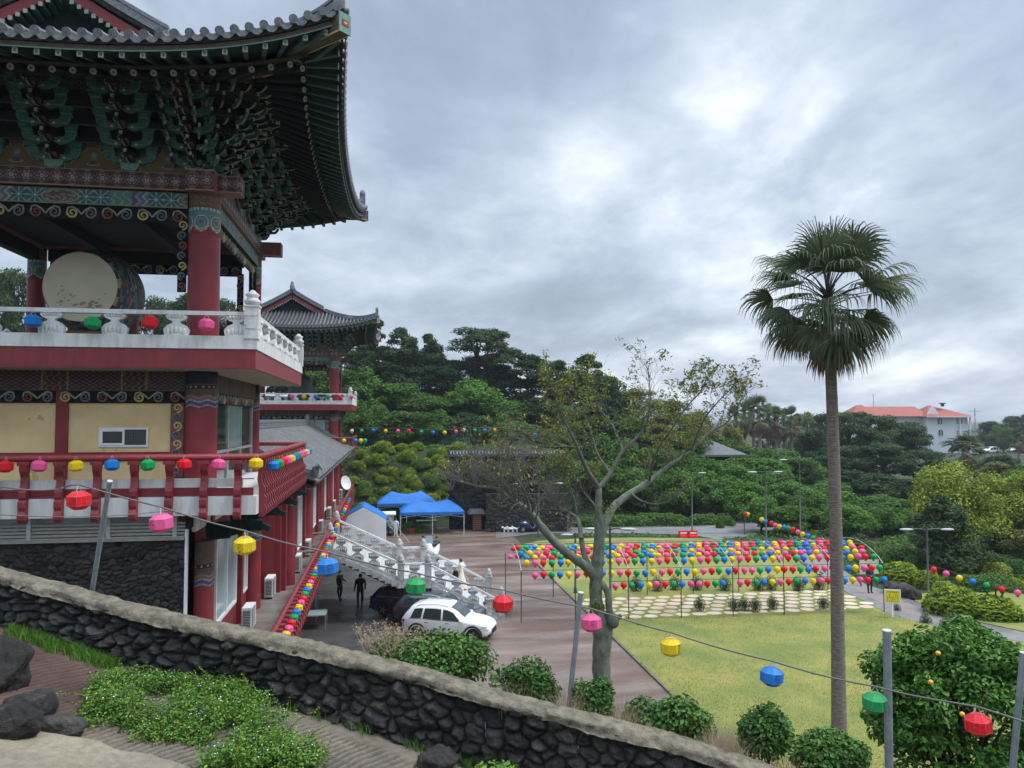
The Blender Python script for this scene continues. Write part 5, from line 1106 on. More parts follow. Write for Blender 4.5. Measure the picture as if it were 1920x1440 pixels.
# tables and stools below the blue tent
for i, (px, py, c, lb) in enumerate(((752, 1001, 'red', 'red plastic stool under the front blue tent'), (777, 996, 'red', 'second red plastic stool, deeper under the blue tents'), (741, 996, 'green', 'teal plastic stool beside the leg of the front blue tent'))):
    p = G(px+20, py); e_ = empty('plastic_stool', (p.x, p.y, 0), lb, 'stool'); m = MB(); m.lathe([(.17, .42), (.18, .45), (.0, .46)], (p.x, p.y, 0), 12); m.build('seat', M['l_'+c], e_)
    for k in range(4): w = .785+k*1.571; m = MB(); m.tube([(p.x+.13*math.cos(w), p.y+.13*math.sin(w), .43), (p.x+.19*math.cos(w), p.y+.19*math.sin(w), 0)], .025, 5); m.build('leg', M['l_'+c], e_)
p = G(800, 990); e_ = empty('folding_table', (p.x, p.y, 0), 'long grey folding table in the shade under the blue tents', 'table'); m = MB(); m.box(p.x-1, p.x+1, p.y-.35, p.y+.35, .70, .74); m.build('table_top', M['alu'], e_)
for sx in (-.85, .85): m = MB(); m.box(p.x+sx-.02, p.x+sx+.02, p.y-.3, p.y+.3, 0, .70); m.build('leg', M['steel'], e_)
# ================================================================ VEHICLES
M['car_white'] = mat('white_car_paint', (.78, .80, .80), .25, coat=.6); M['car_grey'] = mat('dark_grey_car_paint', (.035, .045, .055), .25, coat=.7); M['car_blue'] = mat('dark_blue_car_paint', (.012, .025, .085), .25, coat=.7)
M['trim'] = mat('black_trim', (.02, .02, .022), .5); M['rim'] = mat('alloy', (.45, .46, .47), .3, metal=.8); M['headlamp'] = mat('headlamp', (.6, .64, .66), .1, coat=.5); M['tail'] = mat('tail_lamp', (.45, .02, .015), .2, coat=.5); M['chrome'] = mat('bright_trim', (.6, .62, .63), .2, metal=.9)
def car(name, paint_, label, L=4.4, W=1.83, H=1.66, cat='car', rails=True):
    """x forwards, wheels on z = 0, centre at the origin"""
    e_ = empty(name, (0, 0, 0), label, cat); hw = W/2
    # stations: x, sill z, belt z, roof z, half width belt, half width roof
    S = [(-.500, .48, .86, .88, .70, .62), (-.488, .34, .98, 1.00, .86, .70), (-.455, .28, 1.02, 1.22, .95, .74), (-.385, .26, 1.03, 1.56, .985, .76), (-.28, .24, 1.02, 1.64, 1, .775), (-.10, .24, 1.0, 1.66, 1, .785), (.03, .24, .98, 1.61, 1, .775), (.12, .24, .97, 1.42, 1, .77),
         (.205, .24, .965, 1.13, 1, .80), (.25, .25, .96, 1.02, .995, .84), (.34, .26, .93, .97, .975, .80), (.42, .28, .85, .90, .93, .72), (.475, .33, .74, .78, .82, .62), (.498, .45, .62, .64, .70, .55)]
    m = MB(); V = []; n = 14
    for x, zs_, zb, zr, wb, wr in S:
        zr = zr*H/1.66; X = x*L; a = wb*hw; b = wr*hw
        half = [(0, zs_), (a*.85, zs_), (a*.97, zs_+.08), (a, zs_+.25*(zb-zs_)+.05), (a*.995, zb-.10), (a*.965, zb), (b+(a*.965-b)*.12, zr-.09*min(1, (zr-zb)*2)), (b*.80, zr-.012), (0, zr)]
        ring = half+[(-y, z) for y, z in half[1:-1]][::-1]; V.append([(X, y, z) for y, z in ring])
    n = len(V[0]); m.add([p for r in V for p in r], [(i*n+k, i*n+(k+1) % n, (i+1)*n+(k+1) % n, (i+1)*n+k) for i in range(len(V)-1) for k in range(n)]+[tuple(range(n)), tuple(range((len(V)-1)*n, len(V)*n))], True)
    body = m.build('body', paint_, e_)
    def side_pt(x, q, sg, out=.004):       # q 0 belt..1 roof on the glasshouse
        xs = [s[0]*L for s in S]; f = lambda k: float(np.interp(x, xs, [s[k] for s in S])); zb, zr = f(2), f(3)*H/1.66; a, b = f(4)*hw*.965, f(5)*hw; zt = zr-.09*min(1, (zr-zb)*2)
        return Vector((x, sg*(a+(b+(a-b)*.12-a)*q+out), zb+(zt-zb)*q))
    for sg in (-1, 1):
        for (xa, xb, xc, xd) in ((-.02, .19, .095, -.02), (-.245, -.04, -.04, -.225), (-.385, -.265, -.245, -.345)):
            m = MB(); m.grid(lambda s, t: side_pt((xa+(xb-xa)*s)*L*(1-t)+(xd+(xc-xd)*s)*L*t, .05+.83*t, sg, .022), 6, 3); m.build('side_window', M['glass'], e_)
        m = MB(); m.bar(side_pt(-.40*L, 0, sg, .01), side_pt(.2*L, 0, sg, .01), .012, .03); m.build('window_trim', M['chrome'], e_)
        for xx in (-.255, -.03, .20): m = MB(); m.box(xx*L-.004, xx*L+.004, sg*hw*.985-.012*(sg > 0), sg*hw*.985+.018, .35, .95) if False else m.bar((xx*L, sg*(hw*.998), .36), (xx*L, sg*(hw*.985), .94), .008, .008); m.build('door_seam', M['trim'], e_)
        for xx in (-.20, .03): m = MB(); m.box(xx*L-.09, xx*L+.09, sg*hw*.985-.02, sg*hw*.985+.03, .86, .89); m.build('door_handle', M['chrome'], e_)
        m = MB(); m.ell((.185*L, sg*(hw+.10), 1.02), (.08, .11, .075), 8, 6); m.build('wing_mirror', paint_, e_)
        m = MB(); m.box(-.36*L, .34*L, sg*hw-.02, sg*hw+.012, .24, .33); m.build('sill', M['trim'], e_)
        for xx in (-.305, .315):
            m = MB(); P = [Vector((xx*L+.43*math.cos(w), sg*(hw+.003), .36+.43*math.sin(w))) for w in np.linspace(-.25, math.pi+.25, 15)]; m.tube(P, .045, 6); m.build('wheel_arch', M['trim'], e_)
            m = MB(); m.tube([(xx*L, sg*(hw-.24), .35), (xx*L, sg*(hw-.235), .35), (xx*L, sg*(hw-.02), .35), (xx*L, sg*(hw+.005), .35)], [.30, .35, .35, .31], 28); wh = m.build('wheel', M['rubber'], e_)
            m = MB(); m.tube([(xx*L, sg*(hw-.01), .35), (xx*L, sg*(hw+.010), .35)], .235, 24)
            m.mi = 1
            for k in range(5):
                w = k*6.283/5; 
                for dw in (-.17, .17): m.bar((xx*L+.05*math.cos(w), sg*(hw+.018), .35+.05*math.sin(w)), (xx*L+.215*math.cos(w+dw), sg*(hw+.016), .35+.215*math.sin(w+dw)), .022, .03, up=(0, 1, 0))
            m.tube([(xx*L, sg*(hw+.01), .35), (xx*L, sg*(hw+.025), .35)], .06, 10); m.build('rim', [M['trim'], M['rim']], wh)
        m = MB(); m.grid(lambda s, t: Vector((L*(.452+.035*s), sg*hw*(.60+.33*t-.2*s), .70+.09*t+.04*(1-s))), 3, 4); P = [(L*.445, sg*hw*.93, .80), (L*.41, sg*hw*.975, .83), (L*.42, sg*hw*.975, .72), (L*.478, sg*hw*.82, .66), (L*.494, sg*hw*.60, .64), (L*.488, sg*hw*.60, .73)]; m = MB(); m.add([Vector(p)+Vector((.012, sg*.012, 0)) for p in P], [tuple(range(6))]); m.add([Vector(p)+Vector((-.03, -sg*.02, 0)) for p in P], [tuple(range(6))]); m.build('headlight', M['headlamp'], e_)
        m = MB(); P = [(-L*.478, sg*hw*.90, .96), (-L*.44, sg*hw*.985, .97), (-L*.452, sg*hw*.975, .80), (-L*.487, sg*hw*.88, .82), (-L*.497, sg*hw*.66, .90), (-L*.491, sg*hw*.66, .98)]; m.add([Vector(p)+Vector((-.015, sg*.012, 0)) for p in P], [tuple(range(6))]); m.build('tail_light', M['tail'], e_)
        if rails: m = MB(); m.tube([side_pt(-.33*L, 1, sg, -.06)+Vector((0, 0, .02)), side_pt(-.28*L, 1, sg, -.09)+Vector((0, 0, .09)), side_pt(-.1*L, 1, sg, -.09)+Vector((0, 0, .10)), side_pt(.02*L, 1, sg, -.09)+Vector((0, 0, .08)), side_pt(.05*L, 1, sg, -.06)+Vector((0, 0, .0))], .02, 6); m.build('roof_rail', M['chrome'], e_)
    zr = lambda x: float(np.interp(x, [s[0]*L for s in S], [s[3] for s in S]))*H/1.66; wr = lambda x: float(np.interp(x, [s[0]*L for s in S], [s[5] for s in S]))*hw
    m = MB(); m.grid(lambda s, t: Vector((L*(.055+.155*s), (2*t-1)*wr(L*(.055+.155*s))*.80, zr(L*(.055+.155*s))+.012+.02*s*(1-abs(2*t-1)))), 8, 8); m.build('windscreen', M['glass'], e_)
    m = MB(); m.grid(lambda s, t: Vector((L*(-.462+.075*s), (2*t-1)*wr(L*(-.40))*.82, zr(L*(-.462+.075*s))+.014)), 6, 6); m.build('rear_window', M['glass'], e_)
    m = MB(); m.box(L*.487, L*.502, -hw*.5, hw*.5, .46, .60); m.box(L*.47, L*.492, -hw*.75, hw*.75, .30, .40); m.build('grille', M['trim'], e_); m = MB(); m.box(-L*.505, -L*.49, -hw*.8, hw*.8, .32, .46); m.build('bumper', M['trim'], e_)
    m = MB(); m.box(-L*.512, -L*.503, -.26, .26, .62, .74); m.build('number_plate', M['white'], e_); return e_
def put(e_, a, b, z=0):
    """stand a car with its rear at ground point a and its nose towards b"""
    v = b-a; e_.location = ((a.x+b.x)/2, (a.y+b.y)/2, z); e_.rotation_euler = (0, 0, math.atan2(v.y, v.x))
c1 = car('parked_car', M['car_white'], 'white compact SUV parked in the open nearest the hedge'); put(c1, G(762, 1189), G(926, 1199))
c2 = car('parked_car', M['car_grey'], 'dark grey SUV with silver roof rails parked between the white one and the stairs', L=4.6, W=1.85, H=1.62); v = Vector(c1.location); put(c2, G(748, 1160), G(910, 1171)); c2.rotation_euler = c1.rotation_euler; c2.location = (c1.location.x-.3, c1.location.y+2.3, 0)
c3 = car('parked_car', M['car_blue'], 'dark blue car mostly hidden in the shade under the stone stairs', L=4.4, H=1.5, rails=False); c3.location = (c2.location.x-1.3, c2.location.y+2.5, 0); c3.rotation_euler = c1.rotation_euler
# golf cart
p = G(724, 1004); e_ = empty('golf_cart', (p.x, p.y, 0), 'white roofed golf cart between the white walled tent and the blue tents', 'golf cart'); x, y = p.x, p.y+.7
m = MB(); m.grid(lambda s, t: Vector((x-.85+1.7*s, y-1.1+2.2*t, 1.95+.08*math.sin(math.pi*s)*math.sin(math.pi*t))), 8, 8); m.grid(lambda s, t: Vector((x-.85+1.7*s, y-1.1+2.2*t, 1.86)), 2, 2); m.box(x-.86, x+.86, y-1.12, y-1.08, 1.85, 1.95); m.box(x+.82, x+.86, y-1.08, y+1.1, 1.85, 1.95); m.build('roof', M['white'], e_)
m = MB(); m.box(x-.6, x+.6, y-1.2, y+1.15, .30, .62); m.prism([(-1.25, .3), (-.75, .3), (-.70, .95), (-1.0, .90)], (x-.6, y, 0), (0, 1, 0), (0, 0, 1), (1.2, 0, 0)); m.build('body', M['car_grey'], e_)
m = MB(); m.box(x-.55, x+.55, y-.25, y+.25, .62, .80); m.box(x-.55, x+.55, y+.22, y+.34, .8, 1.25); m.build('seat', M['trim'], e_)
for sx in (-.58, .58):
    for sy in (-.95, .8): m = MB(); m.bar((x+sx, y+sy, .6), (x+sx*1.1, y+sy*1.05, 1.87), .04, .04); m.build('post', M['pole'], e_); m = MB(); m.tube([(x+sx*1.0, y+sy, .24), (x+sx*1.22, y+sy, .24)], .24, 16); m.build('wheel', M['rubber'], e_)
m = MB(); m.add([(x-.55, y-.98, .9), (x+.55, y-.98, .9), (x+.58, y-1.0, 1.8), (x-.58, y-1.0, 1.8)], [(0, 1, 2, 3)]); m.build('windscreen', M['glass_lit'], e_)
# scooters
def scooter(name, p, rz, body_m, label, scale=1.0, screen=False):
    e_ = empty(name, (0, 0, 0), label, 'scooter'); m = MB()
    for xx in (-.62, .66): w = MB(); w.tube([(xx, -.06, .27), (xx, .06, .27)], .27, 20); wh = w.build('wheel', M['rubber'], e_); w = MB(); w.tube([(xx, -.066, .27), (xx, .066, .27)], .15, 12); w.build('rim', M['rim'], wh)
    V = []; secs = [(-.95, .62, .78, .07), (-.75, .45, .86, .15), (-.45, .35, .84, .19), (-.15, .28, .80, .19), (.0, .22, .42, .19), (.25, .22, .36, .19), (.42, .25, .75, .20), (.52, .40, 1.0, .19), (.62, .55, 1.02, .13), (.70, .60, .85, .06)]
    for xx, za, zb, hw in secs: V += [(xx, -hw*.8, za), (xx, hw*.8, za), (xx, hw, (za+zb)/2), (xx, hw*.7, zb), (xx, -hw*.7, zb), (xx, -hw, (za+zb)/2)]
    m.add(V, [(i*6+k, i*6+(k+1) % 6, (i+1)*6+(k+1) % 6, (i+1)*6+k) for i in range(len(secs)-1) for k in range(6)]+[tuple(range(6)), tuple(range(len(V)-6, len(V)))], True); m.build('body', body_m, e_)
    m = MB(); m.add([(-.85, -.13, .86), (-.85, .13, .86), (-.1, .15, .80), (-.1, -.15, .80), (-.85, -.11, .93), (-.85, .11, .93), (-.1, .13, .87), (-.1, -.13, .87)], [(4, 5, 6, 7), (0, 1, 5, 4), (1, 2, 6, 5), (2, 3, 7, 6), (3, 0, 4, 7)]); m.build('seat', M['trim'], e_)
    m = MB(); m.tube([(.62, 0, .5), (.50, 0, 1.05)], .035, 8); m.tube([(.42, -.33, 1.08), (.50, -.12, 1.10), (.50, .12, 1.10), (.42, .33, 1.08)], .02, 6); m.build('handlebar', M['trim'], e_)
    for sg in (-1, 1): m = MB(); m.tube([(.45, sg*.25, 1.1), (.42, sg*.30, 1.27)], .008, 5); m.ell((.42, sg*.31, 1.29), (.02, .07, .045), 8, 5); m.build('mirror', M['trim'], e_)
    m = MB(); m.ell((.60, 0, .93), (.07, .09, .07), 8, 6); m.build('headlight', M['headlamp'], e_); m = MB(); m.prism([(.48, .27), (.9, .3), (.86, .42), (.66, .56), (.5, .5)], (0, -.07, 0), (1, 0, 0), (0, 0, 1), (0, .14, 0)); m.build('mudguard', body_m, e_)
    if screen: m = MB(); m.grid(lambda s, t: Vector((.56-.10*t, (2*s-1)*.2*(1-.3*t), 1.02+.32*t)), 5, 4); m.build('windshield', M['glass_lit'], e_)
    e_.location = p; e_.rotation_euler = (0, 0, rz); e_.scale = (scale,)*3; return e_
pl_ = empty('stone_plinth', (3.0, 47.2, 0), 'low granite plinth behind the stone stairs carrying the white scooter', 'plinth'); m = MB(); m.box(1.2, 4.6, 46.2, 48.4, 0, 1.55); m.build('block', M['grey_stone'], pl_); m = MB(); m.box(1.1, 4.7, 46.1, 48.5, 1.55, 1.7); m.build('cap', M['grey_stone'], pl_)
scooter('motor_scooter', (2.75, 47.1, 1.7), R(250), M['car_white'], 'white motor scooter with a black seat parked behind the stone stair landing', 1.35, True)
p = G(994, 998); scooter('motor_scooter', (p.x, p.y, 0), R(20), M['car_blue'], 'blue motor scooter parked before the dark stone wall', 1.25, True)
# red water barriers on the far edge of the lawn
for px, lb in ((1281, 'left one of the two red plastic barriers at the far lawn edge'), (1299, 'right one of the two red plastic barriers at the far lawn edge')):
    p = G(px, 1007); e_ = empty('traffic_barrier', (p.x, p.y, 0), lb, 'barrier'); m = MB(); m.prism([(-.3, 0), (.3, 0), (.28, .12), (.12, .2), (.10, .55), (-.10, .55), (-.12, .2), (-.28, .12)], (p.x-.40, p.y, .0), (0, 1, 0), (0, 0, 1), (.80, 0, 0)); m.build('body', M['l_red'], e_); m = MB(); m.box(p.x-.3, p.x+.3, p.y-.115, p.y-.11, .3, .44); m.build('reflector', M['white'], e_)
# ================================================================ PEOPLE
def person(p, rz, label, top, legs, skin='skin', pose='stand', dress=False, h=1.7, hair='hair', long_hair=False):
    e_ = empty('person', (0, 0, 0), label, 'person'); s = h/1.72
    J = {'pel': (0, 0, .95), 'sp': (0, 0, 1.15), 'ch': (0, .0, 1.34), 'nk': (0, .01, 1.49), 'hd': (0, .02, 1.56), 'top': (0, .02, 1.68)}
    arm = {'stand': ((.22, .0, 1.40), (.27, .02, 1.13), (.29, -.08, .88), (.29, -.10, .80)), 'talk': ((.22, .0, 1.40), (.30, .03, 1.14), (.36, -.20, 1.0), (.38, -.27, .98)), 'front': ((.21, 0, 1.40), (.24, -.02, 1.14), (.12, -.24, 1.06), (.07, -.29, 1.06))}[pose]
    V = [J['pel'], J['sp'], J['ch'], J['nk'], J['hd'], J['top']]; Rr = [(.155, .11), (.13, .10), (.16, .11), (.055, .055), (.085, .10), (.06, .07)]; Ed = [(0, 1), (1, 2), (2, 3), (3, 4), (4, 5)]
    for sg in (-1, 1):
        b = len(V); a2 = arm if sg > 0 or pose != 'talk' else ((.22, .0, 1.40), (.27, .02, 1.13), (.29, -.06, .88), (.29, -.08, .80))
        for q, r in zip(a2, (.06, .045, .032, .03)): V.append((sg*q[0], q[1], q[2])); Rr.append((r, r))
        Ed += [(2, b), (b, b+1), (b+1, b+2), (b+2, b+3)]; b = len(V)
        fw = .10*sg if pose != 'front' else .04*sg
        for q, r in (((sg*.10, 0, .88), .085), ((sg*.11, -fw*.4, .50), .062), ((sg*.115, fw*.6, .10), .042), ((sg*.125, fw*.6-.02, .045), .045), ((sg*.13, fw*.6-.16, .03), .035)): V.append(q); Rr.append((r, r))
        Ed += [(0, b), (b, b+1), (b+1, b+2), (b+2, b+3), (b+3, b+4)]
    me = bpy.data.meshes.new('body'); me.from_pydata([(x*s, y*s, z*s) for x, y, z in V], Ed, []); ob = link('body', me, e_)
    md = ob.modifiers.new('skin', 'SKIN'); md.use_smooth_shade = True
    fat_ = 1.22 if top is M['black'] else 1.08
    for i, r in enumerate(Rr): r = (r[0]*fat_, r[1]*fat_) if i not in (3, 4, 5) else r; me.skin_vertices[0].data[i].radius = (r[0]*s, r[1]*s); me.skin_vertices[0].data[i].use_root = (i == 0)
    sb = ob.modifiers.new('sub', 'SUBSURF'); sb.levels = 1; sb.render_levels = 1
    dg = bpy.context.evaluated_depsgraph_get(); me2 = bpy.data.meshes.new_from_object(ob.evaluated_get(dg)); ob.modifiers.clear(); ob.data = me2; me2.name = 'body'; me2.materials.clear()
    for k in (M['skin'], top, legs): me2.materials.append(k)
    for f in me2.polygons:
        c = f.center/s; f.use_smooth = True
        f.material_index = 0 if c.z > 1.47 or (abs(c.x) > .2 and (c.z < .86 or c.y < -.2)) or (pose == 'front' and c.y < -.25) else (1 if c.z > .93 or abs(c.x) > .19 else 2)
    m = MB(); m.ell((0, .035*s, 1.63*s), (.098*s, .105*s, .105*s), 12, 8)
    if long_hair: m.ell((0, .10*s, 1.58*s), (.06*s, .06*s, .06*s), 8, 6)
    m.build('hair', M[hair], e_)
    m = MB()                                            # face: nose, eyes, mouth, ears
    m.mi = 0; m.ell((0, -.075*s, 1.575*s), (.013*s, .02*s, .02*s), 6, 4)
    for sg in (-1, 1): m.mi = 1; m.ell((sg*.03*s, -.068*s, 1.60*s), (.012*s, .008*s, .007*s), 6, 4); m.mi = 0; m.ell((sg*.088*s, .02*s, 1.59*s), (.012*s, .02*s, .03*s), 6, 4)
    m.mi = 2; m.ell((0, -.068*s, 1.54*s), (.022*s, .008*s, .006*s), 6, 4); m.build('face', [M['skin'], M['hair'], M['l_red']], e_)
    if dress: m = MB(); m.lathe([(.42*s, .02), (.38*s, .25*s), (.26*s, .65*s), (.165*s, 1.0*s), (.15*s, 1.1*s)], (0, .02, 0), 22, sy=.95); m.build('skirt', top, e_)
    e_.location = p; e_.rotation_euler = (0, 0, rz); return e_
M['cream_cloth'] = mat('cream_cloth', (.68, .62, .48), .8); M['white_cloth'] = mat('white_cloth', (.62, .63, .62), .8); M['navy_cloth'] = mat('navy_cloth', (.02, .03, .07), .8); M['grey_cloth'] = mat('grey_cloth', (.14, .15, .17), .8)
xb = 4.15; person((xb, 44.0, zs(xb)), R(-80), 'person in a long cream dress with pinned up dark hair walking down the stone stairs', M['cream_cloth'], M['cream_cloth'], pose='front', dress=True, h=1.66, long_hair=True)
e_ = empty('black_bag', (xb-.30, 43.7, 1.1), 'black bag held in front of the person in the cream dress', 'bag'); m = MB(); m.prism([(-.14, 0), (.14, 0), (.17, .16), (.13, .42), (-.12, .42), (-.17, .2)], (xb-.30, 43.75, 1.52), (1, 0, 0), (0, 0, 1), (0, -.16, 0)); m.build('pouch', M['black'], e_, origin=e_.location); m = MB(); m.tube([(xb-.36, 43.67, 1.93), (xb-.30, 43.67, 2.1), (xb-.22, 43.67, 1.93)], .015, 5); m.build('strap', M['black'], e_)
p = G(742, 1008); person((p.x, p.y, 0), R(150), 'person in white work clothes standing beside the golf cart', M['white_cloth'], M['white_cloth'], h=1.72)
p = G(727, 1006); person((p.x, p.y+.2, 0), R(-20), 'person in a dark top leaning by the golf cart seat', M['grey_cloth'], M['black'], h=1.6)
p = G(637, 1125); person((p.x, p.y, 0), R(60), 'person in black with one arm out, left one of the two under the stairs', M['black'], M['black'], pose='talk', h=1.74)
p = G(675, 1138); person((p.x, p.y, 0), R(-160), 'broad person in a black suit seen from behind, right one under the stairs', M['black'], M['black'], h=1.84)
p = G(1631, 1112); person((p.x, p.y, 0), R(5), 'person in a navy top and black trousers on the path behind the lanterns', M['navy_cloth'], M['black'], pose='front', h=1.72)
# parasol-like dark plant stand under the stairs
# metal table frames by the terrace foot
p = G(600, 1176); e_ = empty('glass_table', (p.x, p.y, 0), 'glass topped metal table on the dark ground below the red terrace rail', 'table'); m = MB(); m.box(p.x-1.5, p.x+.3, p.y-.55, p.y+.55, .72, .75); m.build('table_top', M['glass_lit'], e_)
m = MB()
for a, b in (((-1.5, -.55), (.3, -.55)), ((.3, -.55), (.3, .55)), ((.3, .55), (-1.5, .55))): m.bar((p.x+a[0], p.y+a[1], .70), (p.x+b[0], p.y+b[1], .70), .04, .04)
m.build('frame', M['steel'], e_)
for a in ((-1.5, -.55), (.3, -.55), (.3, .55), (-1.5, .55)): m = MB(); m.bar((p.x+a[0], p.y+a[1], 0), (p.x+a[0], p.y+a[1], .70), .04, .04); m.build('leg', M['steel'], e_)
p = G(592, 1168); e_ = empty('metal_frame', (p.x, p.y, 0), 'open light blue metal rack standing on end beside the glass topped table', 'rack'); m = MB(); M['blue_metal'] = mat('light_blue_metal', (.20, .33, .40), .4)
for a, b in (((0, 0, 0), (0, 0, 1.5)), ((.0, 1.0, 0), (.0, 1.0, 1.5)), ((0, 0, 1.5), (.0, 1.0, 1.5)), ((0, 0, .2), (0, 1.0, .2)), ((0, 1, 1.5), (-1.3, 1, 1.5)), ((0, 0, .75), (0, 1, .75))): m.bar(Vector(a)+Vector((p.x, p.y, 0)), Vector(b)+Vector((p.x, p.y, 0)), .035, .035)
m.build('bars', M['blue_metal'], e_)
# ================================================================ LAMP POSTS, SIGNS
M['lamp_post'] = mat('dark_lamp_paint', (.045, .06, .06), .5, (.07, .08, .08), 5); M['lamp_head'] = mat('lamp_head', (.34, .38, .38), .4)
def lamp_post(p, h, heads, label, base=True, ang=0, arm=1.1):
    e_ = empty('street_lamp', tuple(p), label, 'street lamp'); x, y, z = p; m = MB(); m.tube([(x, y, z), (x, y, z+.35), (x, y, z+.36), (x, y, z+h)], [.11, .10, .065, .055], 10); m.build('post', M['lamp_post'], e_)
    for sg in heads:
        dx, dy = math.cos(ang)*sg, math.sin(ang)*sg; m = MB(); m.tube([(x, y, z+h-.12), (x+dx*arm*.5, y+dy*arm*.5, z+h-.06), (x+dx*arm, y+dy*arm, z+h-.08)], .035, 6); am = m.build('arm', M['lamp_post'], e_)
        m = MB(); m.ell((x+dx*(arm+.32), y+dy*(arm+.32), z+h-.10), (.42, .17, .075), 12, 6, rz=ang); m.build('lamp_head', M['lamp_head'], e_)
    return e_
lamp_post(G(1741, 1130), 4.25, (-1, 1), 'double headed street lamp beside the garden path at the right', ang=R(-9), arm=.85)
lamp_post(G(1079, 1112), 3.6, (-1,), 'dark street lamp on the lawn edge left of the grey tree trunk', arm=.2)
lamp_post(G(1145, 1190), 5.2, (1, -1), 'street lamp right beside the grey tree trunk, reaching above the lanterns', ang=R(-12), arm=.55)
lamp_post(G(1298, 1000), 5.6, (1,), 'thin street lamp behind the far lawn edge near the red barriers', arm=.7)
lamp_post(G(1437, 1030), 6.3, (-1, 1), 'street lamp among the orange trees near the rising road', arm=.8)
lamp_post(G(1501, 1010), 7.0, (-1,), 'street lamp half hidden in trees left of the tall palm', arm=1.2)
lamp_post(G(1010, 1006), 4.8, (-1, 1), 'double armed lamp before the dark stone wall behind the grey tree', arm=1.6)
M['board_y'] = mat('yellow_board', (.72, .62, .05), .6); M['ink'] = mat('dark_ink', (.05, .04, .02), .7); M['board_w'] = mat('pale_board', (.60, .60, .44), .6, (.5, .5, .36), 3)
p = G(1673, 1157); e_ = empty('notice_sign', tuple(p), 'yellow notice board with rows of dark writing on a white post beside the path', 'sign'); x, y = p.x, p.y; m = MB(); m.box(x-.05, x+.05, y-.04, y+.04, 0, 1.0); m.build('post', M['white'], e_)
m = MB(); m.obox((x, y-.06, 1.10), (.80, .05, .72), R(-25)); m.build('frame', M['white'], e_); u = Vector((math.cos(R(-25)), math.sin(R(-25)), 0)); nrm = Vector((u.y, -u.x, 0)); c = Vector((x, y-.06, 1.10))+nrm*.028
m = MB(); m.add([c-u*.36-Vector((0, 0, .32)), c+u*.36-Vector((0, 0, .32)), c+u*.36+Vector((0, 0, .32)), c-u*.36+Vector((0, 0, .32))], [(0, 1, 2, 3)]); m.build('board', M['board_y'], e_)
m = MB(); rs = random.Random(7); c2 = c+nrm*.006
for j, (z, n_, w) in enumerate(((.23, 8, .07), (.08, 6, .06), (-.04, 6, .06), (-.15, 7, .055), (-.25, 6, .055))):
    for i in range(n_):
        o = c2+u*(-.29+.58*(i+.5)/n_)+Vector((0, 0, z))
        if rs.random() < .12 and j: continue
        m.bar(o-u*w*.35+Vector((0, 0, w*.3)), o+u*w*.35+Vector((0, 0, w*.3)), .004, .014); m.bar(o+Vector((0, 0, w*.45)), o-Vector((0, 0, w*.5)), .013, .004, up=(1, 0, 0)); m.bar(o-u*w*.3-Vector((0, 0, w*.25)), o+u*w*.4-Vector((0, 0, w*.3)), .004, .013)
m.build('lettering', M['ink'], e_)
p = G(1640, 1106); e_ = empty('notice_sign', tuple(p), 'pale green information board standing behind the person at the frame end', 'sign'); x, y = p.x+.25, p.y+1.0; m = MB(); m.box(x-.55, x+.75, y, y+.05, .75, 1.65); m.build('board', M['board_w'], e_)
for s_ in (-.45, .65): m = MB(); m.box(x+s_-.03, x+s_+.03, y+.05, y+.1, 0, 1.6); m.build('leg', M['lamp_post'], e_)
m = MB(); m.box(x-.58, x+.78, y+.01, y+.04, 1.65, 1.69); m.box(x-.58, x+.78, y+.01, y+.04, .71, .75); m.build('rim', M['lamp_post'], e_)
# small white dog statues, stone statue, hut door, chimney pipes by the retaining wall
dg0 = empty('dog_statue', (0, 0, 0), 'x', 'statue'); m = MB(); m.tube([(-.25, 0, .32), (0, 0, .34), (.2, 0, .38)], [.11, .12, .13], 10); m.ell((.33, 0, .50), (.12, .09, .10), 8, 6); m.ell((.44, 0, .47), (.06, .045, .04), 6, 5); m.tube([(-.3, 0, .38), (-.4, 0, .52)], .03, 6)
for a in (-.2, .17):
    for b in (-.07, .07): m.tube([(a, b, .3), (a, b, 0)], .04, 6)
m.build('body', M['white'], dg0); m = MB()
for b in (-.06, .06): m.prism([(-.03, 0), (.03, 0), (0, .08)], (.32, b-.01, .57), (1, 0, 0), (0, 0, 1), (0, .02, 0))
m.build('ears', M['white'], dg0); dt = tree_of(dg0)
for i, px in enumerate((948, 957, 966)):
    p = G(px, 998)
    if i == 0: dg0.location = tuple(p); dg0.rotation_euler = (0, 0, R(200)); dg0.scale = (.95,)*3; tag(dg0, 'left one of the three small white dog statues before the dark wall', 'statue', 'white dog statues')
    else: dup_at(dt, tuple(p), R(200-25*i), ['middle', 'right'][i-1]+' one of the three small white dog statues before the dark wall', 'white dog statues', .95)
p = G(916, 993); e_ = empty('stone_statue', tuple(p), 'small round stone grandfather statue beside the dark red doorway', 'statue'); m = MB(); m.lathe([(.34, 0), (.38, .3), (.33, .8), (.24, .92), (.27, 1.1), (.24, 1.3), (0, 1.42)], tuple(p), 14); m.build('figure', M['concrete'], e_); m = MB(); m.lathe([(.32, 1.22), (.30, 1.3), (.2, 1.42), (0, 1.46)], tuple(p), 12); m.build('hat', M['coping'], e_)
